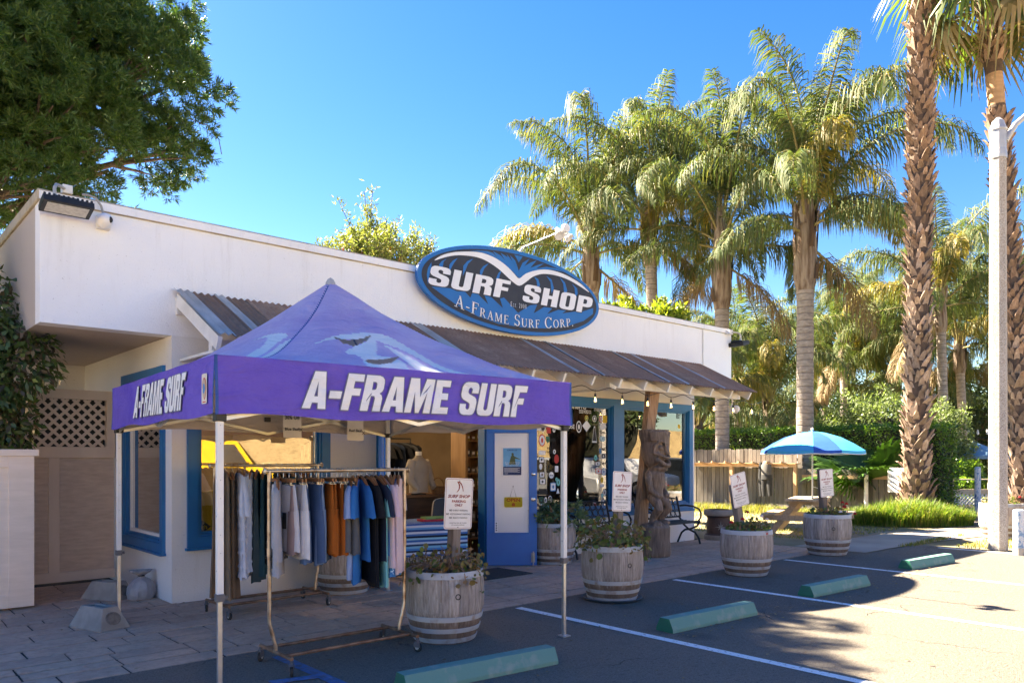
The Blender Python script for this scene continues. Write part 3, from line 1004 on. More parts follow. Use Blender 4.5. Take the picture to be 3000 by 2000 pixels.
dc = thing('dome_camera', 'white dome security camera under the parapet beside the flood light', 'camera', (2.13, 8.6, 4.03))
t = MB(); t.box((-.065, .05, -.075), (.065, .119, .065)); t.build('base_plate', WHITE, dc, bevel=.006)
t = MB(); t.T = Matrix.Rotation(rad(70), 4, 'X'); t.lathe([(.07, -.05), (.073, -.02), (.072, .0), (.066, .03), (.05, .056), (.028, .07), (.0, .075)], 18); t.build('dome', VINYL, dc, smooth=True)
t = MB(); t.sph((.03, -.052, .0), (.028, .022, .034), 10, 8); t.build('lens', BLACK, dc, smooth=True)
cb = MB(); cb.tube([(1.93, 8.66, 4.262), (1.98, 8.65, 4.268), (2.05, 8.64, 4.25), (2.10, 8.64, 4.18), (2.125, 8.645, 4.09)], .012, 8)
cb.build('cable', M("grey cable", (.35, .33, .30)), dc, smooth=True).location = (-2.13, -8.6, -4.03)
d2 = dup(dc, (12.78, 7.9, 2.52), 0, 'white dome security camera under the right end of the awning')
for c in list(d2.children):
    if c.name.startswith('cable'): bpy.data.objects.remove(c)
t = MB(); t.tube([(0, .08, .05), (0, .08, .25)], .02, 8); t.build('mount', WHITE, d2)

# oval sign
SGB = M("sign blue", (.004, .145, .44), (.004, .13, .40), .45, 2.5); SGK = M("sign black", (.022, .022, .032), (.03, .03, .04), .5, 4); SGW = M("sign white", (.80, .80, .82), (.74, .74, .77), .5, 3)
sg = thing('oval_sign', 'large oval blue and black surf shop sign fixed to the parapet', 'sign', (7.80, 8.55, 4.104))
b = MB(); b.prism(ell(1.84, .627, 96), (0, 0, 0), (1, 0, 0), (0, 0, 1), -.06, mi=0)
b.v = [(x, y, z) for x, y, z in b.v]
bo = b.build('board', [SGB], sg)
def sart(name, pts, mat, dep, thick=.006):
    m_ = MB()
    vf = fill2d([pts])
    m_.flat(vf, (0, -dep, 0), (1, 0, 0), (0, 0, 1))
    return m_.build(name, mat, bo)
def smooth_loop(pts, n=3):
    out = []; k = len(pts)
    for i in range(k):
        p0, p1, p2, p3 = (np.array(pts[(i + q - 1) % k]) for q in range(4))
        for t in range(n):
            t = t / n
            out.append(tuple(.5 * ((2 * p1) + (-p0 + p2) * t + (2 * p0 - 5 * p1 + 4 * p2 - p3) * t * t + (-p0 + 3 * p1 - 3 * p2 + p3) * t ** 3)))
    return out
sart('black_field', ell(1.775, .572, 80), SGK, .004)
crest = [(-1.562, 0.213), (-1.453, 0.296), (-1.271, 0.372), (-1.043, 0.428), (-0.786, 0.466), (-0.588, 0.461), (-0.386, 0.419), (-0.202, 0.343), (-0.073, 0.263), (0.022, 0.213), (0.154, 0.305), (0.375, 0.394), (0.627, 0.445), (0.887, 0.445), (1.154, 0.404), (1.401, 0.334), (1.592, 0.229), (1.373, 0.292), (1.127, 0.354), (0.887, 0.382), (0.653, 0.379), (0.475, 0.351), (0.301, 0.28), (0.154, 0.175), (0.022, 0.102), (-0.108, 0.14), (-0.271, 0.224), (-0.409, 0.295), (-0.611, 0.363), (-0.786, 0.389), (-1.0, 0.379), (-1.209, 0.344), (-1.392, 0.283)]
low = [(-1.611, -0.155), (-1.291, -0.131), (-1.168, -0.154), (-1.021, -0.141), (-0.926, -0.21), (-0.894, -0.142), (-0.786, -0.14), (-0.588, -0.265), (-0.666, -0.132), (-0.522, -0.154), (-0.306, -0.279), (-0.363, -0.145), (-0.283, -0.12), (-0.002, -0.31), (0.252, -0.162), (0.4, -0.133), (0.326, -0.277), (0.551, -0.149), (0.73, -0.147), (0.615, -0.253), (0.861, -0.154), (1.046, -0.14), (0.953, -0.198), (1.208, -0.141), (1.429, -0.109), (1.690, -0.017), (1.683, -0.115), (1.457, -0.258), (1.073, -0.388), (0.627, -0.476), (0.13, -0.52), (-0.386, -0.522), (-0.786, -0.463), (-1.168, -0.351), (-1.453, -0.228)]
topfan = [(-0.958, 0.45), (-0.786, 0.489), (-0.611, 0.513), (-0.499, 0.507), (-0.42, 0.453), (-0.499, 0.533), (-0.34, 0.493), (-0.26, 0.437), (-0.352, 0.534), (-0.202, 0.491), (-0.144, 0.405), (-0.237, 0.537), (-0.085, 0.433), (-0.049, 0.36), (-0.167, 0.532), (-0.061, 0.472), (0.015, 0.326), (0.094, 0.463), (0.24, 0.55), (0.13, 0.416), (0.252, 0.49), (0.388, 0.549), (0.252, 0.41), (0.4, 0.479), (0.551, 0.532), (0.375, 0.421), (0.602, 0.486), (0.834, 0.497), (0.993, 0.467), (0.782, 0.466), (0.526, 0.432), (0.326, 0.377), (0.154, 0.296), (0.022, 0.209), (-0.085, 0.284), (-0.225, 0.357), (-0.409, 0.429), (-0.611, 0.47), (-0.786, 0.473)]
fins = [[(-1.611, 0.181), (-1.669, 0.091), (-1.689, 0.0), (-1.669, -0.044), (-1.64, 0.024), (-1.611, 0.109)], [(-1.352, 0.273), (-1.433, 0.227), (-1.483, 0.17), (-1.433, 0.171), (-1.402, 0.224)],
        [(-1.157, 0.316), (-1.24, 0.268), (-1.301, 0.201), (-1.311, 0.167), (-1.26, 0.175), (-1.219, 0.239)], [(-0.872, 0.357), (-0.979, 0.305), (-1.053, 0.226), (-1.064, 0.167), (-1.011, 0.175), (-0.969, 0.265)],
        [(-0.577, 0.344), (-0.688, 0.279), (-0.743, 0.211), (-0.758, 0.158), (-0.71, 0.157), (-0.666, 0.249)], [(-0.317, 0.293), (-0.397, 0.225), (-0.443, 0.132), (-0.409, 0.137), (-0.363, 0.213)],
        [(0.338, 0.289), (0.425, 0.267), (0.463, 0.183), (0.413, 0.175), (0.388, 0.234)], [(0.602, 0.346), (0.717, 0.304), (0.769, 0.174), (0.717, 0.175), (0.692, 0.263)],
        [(0.9, 0.369), (1.019, 0.304), (1.073, 0.182), (1.006, 0.181), (0.979, 0.279)], [(1.181, 0.31), (1.304, 0.253), (1.318, 0.17), (1.263, 0.181), (1.241, 0.253)],
        [(-0.073, 0.554), (0.094, 0.557), (0.046, 0.494), (0.015, 0.45), (-0.019, 0.497)]]
sart('wave_foot', low, SGB, .007)
sart('spray', topfan, SGB, .007)
sart('wave_crest', smooth_loop(crest), SGW, .009)
for fn in fins:
    if fn[0][1] < .5:
        d_ = .09
        fn = fn[:3] + [(x, z - d_) for x, z in fn[3:4]] + fn[4:]
    sart('wave_fin', fn, SGB, .006)
# heavy block letters, drawn as outlines
BLK = {
 'A': (.62, [[(0, 0), (.17, 1), (.45, 1), (.62, 0), (.41, 0), (.388, .16), (.232, .16), (.21, 0)], [(.262, .33), (.358, .33), (.31, .74)]]),
 '-': (.34, [[(0, .30), (.32, .30), (.32, .50), (0, .50)]]),
 'F': (.48, [[(0, 0), (0, 1), (.46, 1), (.46, .8), (.21, .8), (.21, .6), (.42, .6), (.42, .41), (.21, .41), (.21, 0)]]),
 'R': (.57, [[(0, 0), (0, 1), (.38, 1), (.47, .97), (.53, .9), (.55, .81), (.55, .64), (.52, .56), (.45, .5), (.52, .45), (.55, .36), (.55, 0), (.34, 0), (.34, .36), (.31, .42), (.21, .42), (.21, 0)], [(.21, .82), (.29, .82), (.33, .79), (.34, .75), (.34, .66), (.32, .61), (.28, .59), (.21, .59)]]),
 'M': (.79, [[(0, 0), (0, 1), (.27, 1), (.385, .45), (.5, 1), (.77, 1), (.77, 0), (.57, 0), (.57, .62), (.44, 0), (.33, 0), (.2, .62), (.2, 0)]]),
 'E': (.49, [[(0, 0), (0, 1), (.46, 1), (.46, .81), (.21, .81), (.21, .61), (.42, .61), (.42, .42), (.21, .42), (.21, .19), (.47, .19), (.47, 0)]]),
 'S': (.57, [[(0, .33), (0, .16), (.03, .07), (.08, .02), (.16, 0), (.39, 0), (.47, .02), (.52, .07), (.55, .16), (.55, .40), (.52, .49), (.46, .55), (.26, .64), (.22, .68), (.21, .73), (.21, .78), (.23, .82), (.27, .84), (.31, .82), (.34, .78), (.34, .67), (.55, .67), (.55, .84), (.52, .93), (.47, .98), (.39, 1), (.16, 1), (.08, .98), (.03, .93), (0, .84), (0, .62), (.03, .53), (.09, .47), (.29, .38), (.33, .34), (.34, .29), (.34, .22), (.32, .18), (.28, .16), (.23, .18), (.21, .22), (.21, .33)]]),
 'U': (.57, [[(0, 1), (0, .16), (.03, .07), (.08, .02), (.16, 0), (.39, 0), (.47, .02), (.52, .07), (.55, .16), (.55, 1), (.34, 1), (.34, .22), (.32, .18), (.28, .16), (.23, .18), (.21, .22), (.21, 1)]]),
 'H': (.57, [[(0, 0), (0, 1), (.21, 1), (.21, .61), (.34, .61), (.34, 1), (.55, 1), (.55, 0), (.34, 0), (.34, .42), (.21, .42), (.21, 0)]]),
 'O': (.57, [[(0, .16), (0, .84), (.03, .93), (.08, .98), (.16, 1), (.39, 1), (.47, .98), (.52, .93), (.55, .84), (.55, .16), (.52, .07), (.47, .02), (.39, 0), (.16, 0), (.08, .02), (.03, .07)], [(.21, .22), (.23, .18), (.28, .16), (.32, .18), (.34, .22), (.34, .78), (.32, .82), (.28, .84), (.23, .82), (.21, .78)]]),
 'P': (.57, [[(0, 0), (0, 1), (.38, 1), (.47, .97), (.53, .9), (.55, .81), (.55, .55), (.52, .45), (.46, .39), (.38, .36), (.21, .36), (.21, 0)], [(.21, .82), (.29, .82), (.33, .79), (.34, .75), (.34, .61), (.32, .56), (.28, .54), (.21, .54)]]),
 ' ': (.28, [])}
BLK_F = {}
def block(txt, gap=.045):
    """filled outlines for a line of block letters, cap height 1"""
    vs = []; fs = []; x = 0
    for ch in txt:
        w_, loops = BLK[ch]
        if loops:
            if ch not in BLK_F: BLK_F[ch] = fill2d(loops)
            v, f = BLK_F[ch]
            o = len(vs); vs += [(a + x, b) for a, b in v]; fs += [tuple(i + o for i in q) for q in f]
        x += w_ + gap
    return vs, fs, x - gap
def sign_letters(txt, x0, x1, z0, h, shear):
    _, _, wd_ = block(txt, .06)
    sx = (x1 - x0 - shear * h) / wd_; x = x0
    for ch in txt:
        w_, loops = BLK[ch]; v, fs = BLK_F.setdefault(ch, fill2d(loops)); mb = MB()
        for lift, dx, dz, mi in ((.0125, 0, 0, 0), (.0105, .012, -.012, 1)):
            mb.add([(x + px * sx + shear * pz * h + dx, -lift, z0 + pz * h + dz) for px, pz in v], fs, mi)
        mb.build('letter', [SGW, SGK], bo)
        x += (w_ + .06) * sx
sign_letters('SURF', -1.68, -.135, -.131, .275, .26)
sign_letters('SHOP', .075, 1.70, -.125, .275, .26)
# serif letters: thick stems, thin hairlines, small feet
def serif_glyph(ch):
    L = []
    def st(x0, z0, x1, z1, w_): L.append([(x0 - w_ / 2, z0), (x0 + w_ / 2, z0), (x1 + w_ / 2, z1), (x1 - w_ / 2, z1)])
    def ft(x, z, w_=.26): L.append([(x - w_ / 2, z), (x + w_ / 2, z), (x + w_ / 2, z + .045), (x - w_ / 2, z + .045)])
    def arc(cx, cz, rx, rz, a0, a1, t0, t1, n=10):
        o = []; i_ = []
        for k in range(n + 1):
            a = rad(a0 + (a1 - a0) * k / n); q = abs(math.cos(a)); t = t0 + (t1 - t0) * q
            o.append((cx + rx * math.cos(a), cz + rz * math.sin(a))); i_.append((cx + (rx - t) * math.cos(a), cz + (rz - t * .7) * math.sin(a)))
        for k in range(n): L.append([o[k], o[k + 1], i_[k + 1], i_[k]])
    T_, N_ = .14, .06
    if ch == 'A': st(.08, 0, .36, 1, N_); st(.62, 0, .34, 1, T_); L.append([(.2, .32), (.52, .32), (.51, .38), (.22, .38)]); ft(.08, 0); ft(.64, 0, .3); return L, .76
    if ch == 'F': st(.15, 0, .15, 1, T_); L.append([(.15, .94), (.6, .94), (.6, 1), (.15, 1)]); L.append([(.57, .78), (.6, .78), (.6, 1), (.56, 1)]); L.append([(.15, .5), (.45, .5), (.45, .56), (.15, .56)]); L.append([(.43, .42), (.46, .42), (.46, .64), (.43, .64)]); ft(.15, 0, .32); ft(.12, .955, .2); return L, .64
    if ch == 'E': st(.15, 0, .15, 1, T_); L.append([(.15, .94), (.58, .94), (.58, 1), (.15, 1)]); L.append([(.55, .8), (.58, .8), (.58, 1), (.54, 1)]); L.append([(.15, .5), (.44, .5), (.44, .56), (.15, .56)]); L.append([(.42, .42), (.45, .42), (.45, .64), (.42, .64)]); L.append([(.02, 0), (.62, 0), (.62, .06), (.02, .06)]); L.append([(.58, 0), (.62, 0), (.64, .24), (.61, .24)]); return L, .68
    if ch == 'R': st(.15, 0, .15, 1, T_); arc(.3, .74, .27, .26, 90, -90, .06, .14); L.append([(.12, .94), (.3, .94), (.3, 1), (.12, 1)]); L.append([(.15, .48), (.3, .48), (.3, .54), (.15, .54)]); st(.66, 0, .36, .5, T_); ft(.15, 0, .3); ft(.68, 0, .24); ft(.11, .955, .2); return L, .78
    if ch == 'P': st(.15, 0, .15, 1, T_); arc(.3, .73, .28, .27, 90, -90, .06, .14); L.append([(.12, .94), (.3, .94), (.3, 1), (.12, 1)]); L.append([(.15, .46), (.3, .46), (.3, .52), (.15, .52)]); ft(.15, 0, .32); ft(.11, .955, .2); return L, .62
    if ch == 'M': st(.12, 0, .12, 1, N_); st(.46, .05, .16, 1, T_); st(.46, .05, .76, 1, N_); st(.8, 0, .8, 1, T_); ft(.12, 0, .24); ft(.8, 0, .3); ft(.1, .955, .2); ft(.84, .955, .2); return L, .98
    if ch == 'S': arc(.3, .74, .24, .26, 20, 270, .06, .1); arc(.3, .27, .26, .27, 90, -160, .06, .13); L.append([(.5, .74), (.54, .74), (.54, 1), (.5, .92)]); L.append([(.03, .0), (.07, .08), (.07, .28), (.03, .28)]); return L, .6
    if ch == 'C': arc(.42, .5, .4, .5, 40, 320, .06, .14, 16); L.append([(.7, .7), (.74, .7), (.74, 1), (.7, .9)]); return L, .78
    if ch == 'O': arc(.42, .5, .4, .5, 0, 360, .06, .14, 20); return L, .84
    if ch == 'U': st(.15, .3, .15, 1, T_); st(.65, .3, .65, 1, N_); arc(.4, .3, .30, .3, 180, 360, .07, .1); ft(.15, .955, .3); ft(.65, .955, .24); return L, .8
    if ch == 'T': st(.35, 0, .35, 1, T_); L.append([(.03, .94), (.67, .94), (.67, 1), (.03, 1)]); ft(.35, 0, .3); L.append([(.02, .76), (.05, .76), (.08, 1), (.03, 1)]); L.append([(.65, .76), (.68, .76), (.67, 1), (.62, 1)]); return L, .7
    if ch == '-': return [[(.05, .3), (.35, .3), (.35, .38), (.05, .38)]], .4
    if ch == '.': return [ [(.06, 0), (.18, 0), (.18, .12), (.06, .12)] ], .24
    if ch == '2': arc(.26, .72, .24, .28, 170, -30, .06, .12); L.append([(.4, .62), (.5, .62), (.14, .08), (.03, .08)]); L.append([(.03, 0), (.5, 0), (.54, .16), (.5, .16), (.46, .09), (.03, .09)]); return L, .58
    if ch == '0': arc(.28, .5, .25, .5, 0, 360, .05, .11, 18); return L, .58
    return [], .35
def serif_line(txt, x0, x1, zf, hcap, hsmall, lift, rot=True, shadow=.012):
    """small-capitals line along the curve z = zf(x)"""
    adv = []
    for i, (ch, big) in enumerate(txt):
        g, wd_ = serif_glyph(ch); adv.append((g, wd_ * (hcap if big else hsmall), hcap if big else hsmall))
    tot = sum(a[1] for a in adv) + .02 * len(adv)
    k = (x1 - x0) / tot; x = x0
    for g, wd_, hh in adv:
        xm = x + wd_ * k / 2
        sl_ = (zf(xm + .02) - zf(xm - .02)) / .04 if rot else 0
        mb = MB()
        for q in g:
            pts = []
            for px, pz in q:
                lx = px * hh * k - wd_ * k / 2
                pts.append((xm + lx - sl_ * pz * hh * .6, -lift, zf(xm) + sl_ * lx + pz * hh))
            mb.add(pts, [tuple(range(len(pts)))], 0)
            if shadow: mb.add([(a + shadow, b + .002, c - shadow) for a, b, c in pts], [tuple(range(len(pts)))], 1)
        if g: mb.build('letter', [SGW, SGK], bo)
        x += (wd_ + .02) * k
T1 = [('A', 1), ('-', 1), ('F', 1), ('R', 0), ('A', 0), ('M', 0), ('E', 0), (' ', 0), ('S', 1), ('U', 0), ('R', 0), ('F', 0), (' ', 0), ('C', 1), ('O', 0), ('R', 0), ('P', 0), ('.', 0)]
zc = lambda x: -.513 + .113 * (x / 1.2) ** 2 * 1.25
serif_line(T1, -1.21, 1.235, zc, .175, .13, .0115)
serif_line([('E', 1), ('S', 0), ('T', 0), ('.', 0), (' ', 0), ('2', 1), ('0', 1), ('0', 1), ('0', 1)], -.155, .185, lambda x: -.232, .07, .05, .0115, False, 0)
# seam and screws
mb = MB(); mb.box((.016, -.0075, -.6), (.02, -.0072, .6)); mb.build('seam', SGK, bo)

# twin lamp arm over the sign
la = thing('sign_lamp', 'white twin spotlight on a long arm above the oval sign', 'spotlight', (7.9, 8.7, 4.6))
t = MB(); t.tube([(0, .05, -.2), (0, 0, .1), (0, -.15, .2), (0, -1.02, .27)], .013, 8); t.build('arm', GALV, la, smooth=True)
t = MB(); t.T = Matrix.Translation((.0, -1.06, .29)) @ Matrix.Rotation(rad(90), 4, 'X'); t.lathe([(.0, -.03), (.062, -.03), (.066, .0), (.06, .03), (0, .03)], 16); t.build('junction_box', WHITE, la, smooth=True)
for sx in (-1, 1):
    t = MB()
    t.T = Matrix.Translation((.07 * sx, -.98, .24)) @ Matrix.Rotation(rad(25 * -sx), 4, 'Y') @ Matrix.Rotation(rad(-38), 4, 'X')
    t.lathe([(.028, .09), (.034, .06), (.034, 0), (.038, -.03), (.07, -.09), (.072, -.10), (.06, -.098), (.0, -.085)], 16)
    t.build('lamp_head', VINYL, la, smooth=True)

# string light along the eave
sl_t = thing('string_light', 'black cord of bare warm bulbs hung along the awning eave', 'string light', (7.7, 7.45, 2.55))
pts = []; bulbs = []
xs = [5.0 + .305 * i for i in range(27)]
for i, x in enumerate(xs):
    z = 2.635 if i % 2 == 0 else 2.575
    pts.append((x, 7.46 + .02 * (i % 2), z))
    if i % 2 == 1: bulbs.append((x, 7.48, 2.57))
cord = MB(); dense = []
for a, b in zip(pts, pts[1:]):
    for k in range(4):
        t_ = k / 4
        dense.append((a[0] + (b[0] - a[0]) * t_, a[1] + (b[1] - a[1]) * t_, a[2] + (b[2] - a[2]) * (t_ * t_ * (3 - 2 * t_)) ))
dense.append(pts[-1])
cord.tube([(p[0] - 7.7, p[1] - 7.45, p[2] - 2.55) for p in dense], .006, 5)
cord.build('cord', BLACK, sl_t)
bm_ = MB()
bm_.tube([(0, 0, .02), (0, 0, 0), (0, 0, -.03)], .004, 5, mi=0)
bm_.lathe([(.006, -.025), (.015, -.03), (.016, -.055), (.018, -.085), (.014, -.086)], 10, mi=0)
bm_.lathe([(.013, -.086), (.016, -.1), (.026, -.125), (.029, -.145), (.024, -.165), (.012, -.178), (.0, -.181)], 10, mi=1, caps=False)
bm_.tube([(.004, 0, -.09), (.007, 0, -.15)], .0022, 4, mi=2); bm_.tube([(-.004, 0, -.09), (-.007, 0, -.15)], .0022, 4, mi=2)
bmesh_bulb = bm_.mesh('bulb', [SOCKET, BULBGLASS, FIL], smooth=True)
for x, y_, z in bulbs:
    obj('bulb', bmesh_bulb, sl_t, (x - 7.7, y_ - 7.45, z - 2.55))
# ------------------------------------------------------------------ wood with its own grain on every piece
def woodmat(name, c1, c2, c3=None, stretch=(14, 14, 1), scale=2.2, rough=.8, bmp=.35, rnd=.25, foot=False):
    if name in MATS: return MATS[name]
    m, nt, b, out = nt_new(name)
    tc = nt.nodes.new("ShaderNodeTexCoord")
    mp = nt.nodes.new("ShaderNodeMapping"); mp.inputs['Scale'].default_value = stretch
    r = objrand(nt)
    off = nt.nodes.new("ShaderNodeCombineXYZ")
    for i, k in enumerate((37.0, 91.0, 53.0)):
        nt.links.new(mth(nt, 'MULTIPLY', r, k), off.inputs[i])
    nt.links.new(off.outputs[0], mp.inputs['Location'])
    nt.links.new(tc.outputs['Object'], mp.inputs[0])
    co = mp.outputs[0]
    n = noise(nt, co, scale, 6, .6)
    zz = nt.nodes.new('ShaderNodeSeparateXYZ'); nt.links.new(tc.outputs['Object'], zz.inputs[0])
    st = [(.3, c1), (.62, c2)] + ([(.75, c3)] if c3 else [])
    c = ramp(nt, n, st)
    n2 = ramp(nt, noise(nt, co, scale * 5, 3), [(.55, 0.0), (.75, 1.0)])
    c = mixc(nt, mth(nt, 'MULTIPLY', n2, .4), c, tuple(x * .45 for x in c1))
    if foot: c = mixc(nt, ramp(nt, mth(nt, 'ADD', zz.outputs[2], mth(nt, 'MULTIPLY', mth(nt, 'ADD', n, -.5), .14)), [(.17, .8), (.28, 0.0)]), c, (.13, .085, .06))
    v = mth(nt, 'MULTIPLY_ADD', r, 2 * rnd); nt.nodes[-1].inputs[2].default_value = 1 - rnd
    cmb = nt.nodes.new("ShaderNodeCombineColor")
    for i in range(3): nt.links.new(v, cmb.inputs[i])
    c = mixc(nt, 1.0, c, cmb.outputs[0], 'MULTIPLY')
    nt.links.new(c, b.inputs['Base Color'])
    b.inputs['Roughness'].default_value = rough
    b.inputs['Specular IOR Level'].default_value = .25
    bump(nt, b, noise(nt, co, scale * 3, 5), bmp, .006)
    MATS[name] = m
    return m
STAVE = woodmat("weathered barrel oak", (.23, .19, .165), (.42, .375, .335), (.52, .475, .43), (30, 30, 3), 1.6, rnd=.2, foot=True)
FENCEW = woodmat("weathered fence board", (.12, .105, .092), (.20, .178, .155), (.27, .243, .215), (16, 16, 1.4), 1.5, rnd=.28)
POSTW = woodmat("weathered grey post", (.13, .10, .08), (.24, .20, .17), None, (18, 18, 1.2), 1.6)
TABLEW = woodmat("picnic table board", (.40, .30, .20), (.55, .43, .31), None, (1.2, 16, 16), 1.5, rnd=.15)
RAILW = woodmat("new rail board", (.48, .30, .16), (.58, .38, .22), None, (12, 1.2, 12), 1.5, rnd=.1)
HOOP = M("weathered hoop iron", (.42, .45, .48), (.30, .235, .19), .65, 8, metal=.1, lo=.5, hi=.7, bmp=.2, bscale=60)
def fabric(name, col, col2=None, weave=True, rough=.9, scale=5, rnd=0, bmp=.25):
    return M(name, col, col2 or tuple(c * .8 for c in col), rough, scale, bmp=bmp, bscale=25, bdist=.01, spec=.15, lo=.3, hi=.7, rnd=rnd)

# ------------------------------------------------------------------ canopy tent
def m_canvas(name, outer, outer2, inner, trans=.12):
    m, nt, b, out = nt_new(name)
    co = coords(nt)
    n = ramp(nt, noise(nt, co, 1.6, 7, .68, .6), [(.35, 0.0), (.68, 1.0)])
    c = mixc(nt, n, outer, outer2)
    ds_ = ramp(nt, noise(nt, coords(nt, (1, 1, .35)), 7, 5, .7, .5), [(.56, 0.0), (.8, 1.0)])
    c = mixc(nt, mth(nt, 'MULTIPLY', ds_, .28), c, tuple(.6 * x + .05 for x in outer))
    geo = nt.nodes.new("ShaderNodeNewGeometry")
    c = mixc(nt, geo.outputs['Backfacing'], c, inner)
    nt.links.new(c, b.inputs['Base Color'])
    b.inputs['Roughness'].default_value = .75
    b.inputs['Specular IOR Level'].default_value = .2
    wr1 = noise(nt, coords(nt, (1, 1, 2.6)), 3.2, 6, .62, 1.1); wr2 = noise(nt, coords(nt, (.6, .6, 3.0)), 9, 4, .6, .8)
    bump(nt, b, mth(nt, 'ADD', wr1, mth(nt, 'MULTIPLY', wr2, .35)), .9, .035)
    t = nt.nodes.new("ShaderNodeBsdfTranslucent"); nt.links.new(c, t.inputs[0])
    mx = nt.nodes.new("ShaderNodeMixShader"); mx.inputs[0].default_value = trans
    nt.links.new(b.outputs[0], mx.inputs[1]); nt.links.new(t.outputs[0], mx.inputs[2]); nt.links.new(mx.outputs[0], out.inputs['Surface'])
    return m
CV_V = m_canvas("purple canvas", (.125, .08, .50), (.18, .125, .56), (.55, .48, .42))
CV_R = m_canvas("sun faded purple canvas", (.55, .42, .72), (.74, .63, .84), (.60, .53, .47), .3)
CV_A = m_canvas("faded pale print", (.84, .86, .86), (.76, .80, .84), (.36, .30, .27), .2)
CV_G = m_canvas("grey print edge", (.20, .21, .30), (.20, .21, .30), (.34, .28, .24))
CV_W = m_canvas("white print", (.90, .90, .90), (.84, .85, .87), (.34, .28, .24))
CV_B = m_canvas("blue binding", (.05, .12, .38), (.04, .10, .33), (.05, .1, .3))
tent = thing('canopy_tent', 'purple pop up canopy tent lettered A-FRAME SURF in front of the shop', 'tent', (1.93, 5.03, 0))
CN = [Vector((0, 0)), Vector((3.0, -.24)), Vector((3.10, 2.80)), Vector((.19, 3.05))]     # FL, FR, BR, BL
def tp(a, b, out=0.0):
    """a, b in 0..1 over the tent's square"""
    p = (CN[0] * (1 - a) + CN[1] * a) * (1 - b) + (CN[3] * (1 - a) + CN[2] * a) * b
    return p
ZT, ZV, ZP = 2.27, 1.895, 3.24
def roof(a, b):
    q = .015
    aa = -q + a * (1 + 2 * q); bb = -q + b * (1 + 2 * q)
    p = tp(aa, bb)
    r = max(abs(2 * a - 1), abs(2 * b - 1)); m_ = min(abs(2 * a - 1), abs(2 * b - 1))
    k_ = (m_ / max(r, 1e-3)) ** 3; h = max(0, 1 - r) ** (1.14 + k_ * (1.1 if a < .5 and b < .5 else .3))
    sag = .055 * math.sin(math.pi * min(1, 1 - r)) * (1 - (m_ / max(r, 1e-3)) ** 2)
    wr = (.010 * math.sin(9 * a + 14 * b) * math.sin(11 * b - 3 * a) + .006 * math.sin(23 * a - 17 * b) * math.sin(19 * b + 5 * a)) * min(1, (1 - r) * 4)
    return (p.x, p.y, ZT + (ZP - ZT) * h - sag + wr)
def inpoly(x, y, pts):
    c = False; k = len(pts)
    for i in range(k):
        x1, y1 = pts[i]; x2, y2 = pts[i - 1]
        if (y1 > y) != (y2 > y) and x < (x2 - x1) * (y - y1) / (y2 - y1) + x1: c = not c
    return c
adj = lambda P: [(s, .13 + t * .86) for s, t in P]
A_SW = smooth_loop([(0.31, 0.40), (0.375, 0.45), (0.435, 0.475), (0.51, 0.5), (0.555, 0.455), (0.585, 0.335), (0.61, 0.145), (0.67, -.02), (0.62, -.02), (0.58, 0.085), (0.565, 0.235), (0.545, 0.335), (0.515, 0.385), (0.48, 0.425), (0.43, 0.41), (0.375, 0.42)])
A_BL = smooth_loop([(0.395, 0.32), (0.44, 0.375), (0.485, 0.44), (0.48, 0.365), (0.445, 0.245), (0.475, 0.225), (0.495, 0.15), (0.48, 0.06), (0.46, -.02), (0.375, -.02), (0.36, 0.035), (0.385, 0.2), (0.355, 0.24)])
A_TL = smooth_loop([(0.505, 0.39), (0.535, 0.28), (0.55, 0.13), (0.58, -.02), (0.52, -.02), (0.50, 0.08), (0.51, 0.2), (0.505, 0.3)])
TEAR = [[(0.375, 0.44), (0.405, 0.40), (0.455, 0.43), (0.5, 0.485), (0.455, 0.4), (0.405, 0.335), (0.38, 0.37)], [(0.385, 0.15), (0.435, 0.17), (0.515, 0.245), (0.455, 0.13), (0.4, 0.07), (0.38, 0.095)]]
A_C2 = smooth_loop([(.62, .44), (.66, .545), (.69, .575), (.70, .54), (.73, .47), (.80, .33), (.85, .2), (.77, .30), (.70, .44), (.66, .48)])
A_C3 = smooth_loop([(.70, .605), (.735, .565), (.79, .45), (.85, .30), (.885, .21), (.84, .26), (.78, .40), (.73, .50)])
def roof_mesh():
    n = 150
    mb = MB()
    def mif(a, b):
        A, B = 2 * a - 1, 2 * b - 1
        if B < 0 and -B >= abs(A):
            if inpoly(a, 2 * b, A_SW) or inpoly(a, 2 * b, A_BL) or inpoly(a, 2 * b, A_TL): return 1
        elif A < 0 and -A >= abs(B):
            s, t = 1 - b, 2 * a
            if inpoly(s, t, A_C2) or inpoly(s, t, A_C3): return 1
        return 2 if abs(abs(A) - abs(B)) < .008 or max(abs(A), abs(B)) > .985 or abs(max(abs(A), abs(B)) - .36) < .0035 else 0
    def skip(a, b):
        return b < .5 and any(inpoly(a, 2 * b, t) for t in TEAR)
    mb.grid(roof, n, n, mif=mif, skip=skip)
    return mb
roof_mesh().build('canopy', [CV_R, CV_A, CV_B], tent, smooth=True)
def val(side):
    i, j = ((0, 1), (1, 2), (2, 3), (3, 0))[side]
    d = (CN[j] - CN[i]).normalized(); nrm_ = Vector((d.y, -d.x))
    L = (CN[j] - CN[i]).length + .09
    o = CN[i] - d * .045 + nrm_ * .045
    k_ = .45 if side == 3 else 1
    def f(s, t):
        q = k_ * .010 * math.sin(4.2 * s * L + side) * (1 - t) + k_ * .007 * math.sin(11 * s * L + 5 * t + side)
        z = ZV + (ZT + .004 - ZV) * t + (.012 * math.sin(5 * s * L + 1.3 * side) - .012) * (1 - t)
        p = o + d * (s * L) + nrm_ * (q + .012 * (1 - t))
        return (p.x, p.y, z)
    return f, L, nrm_
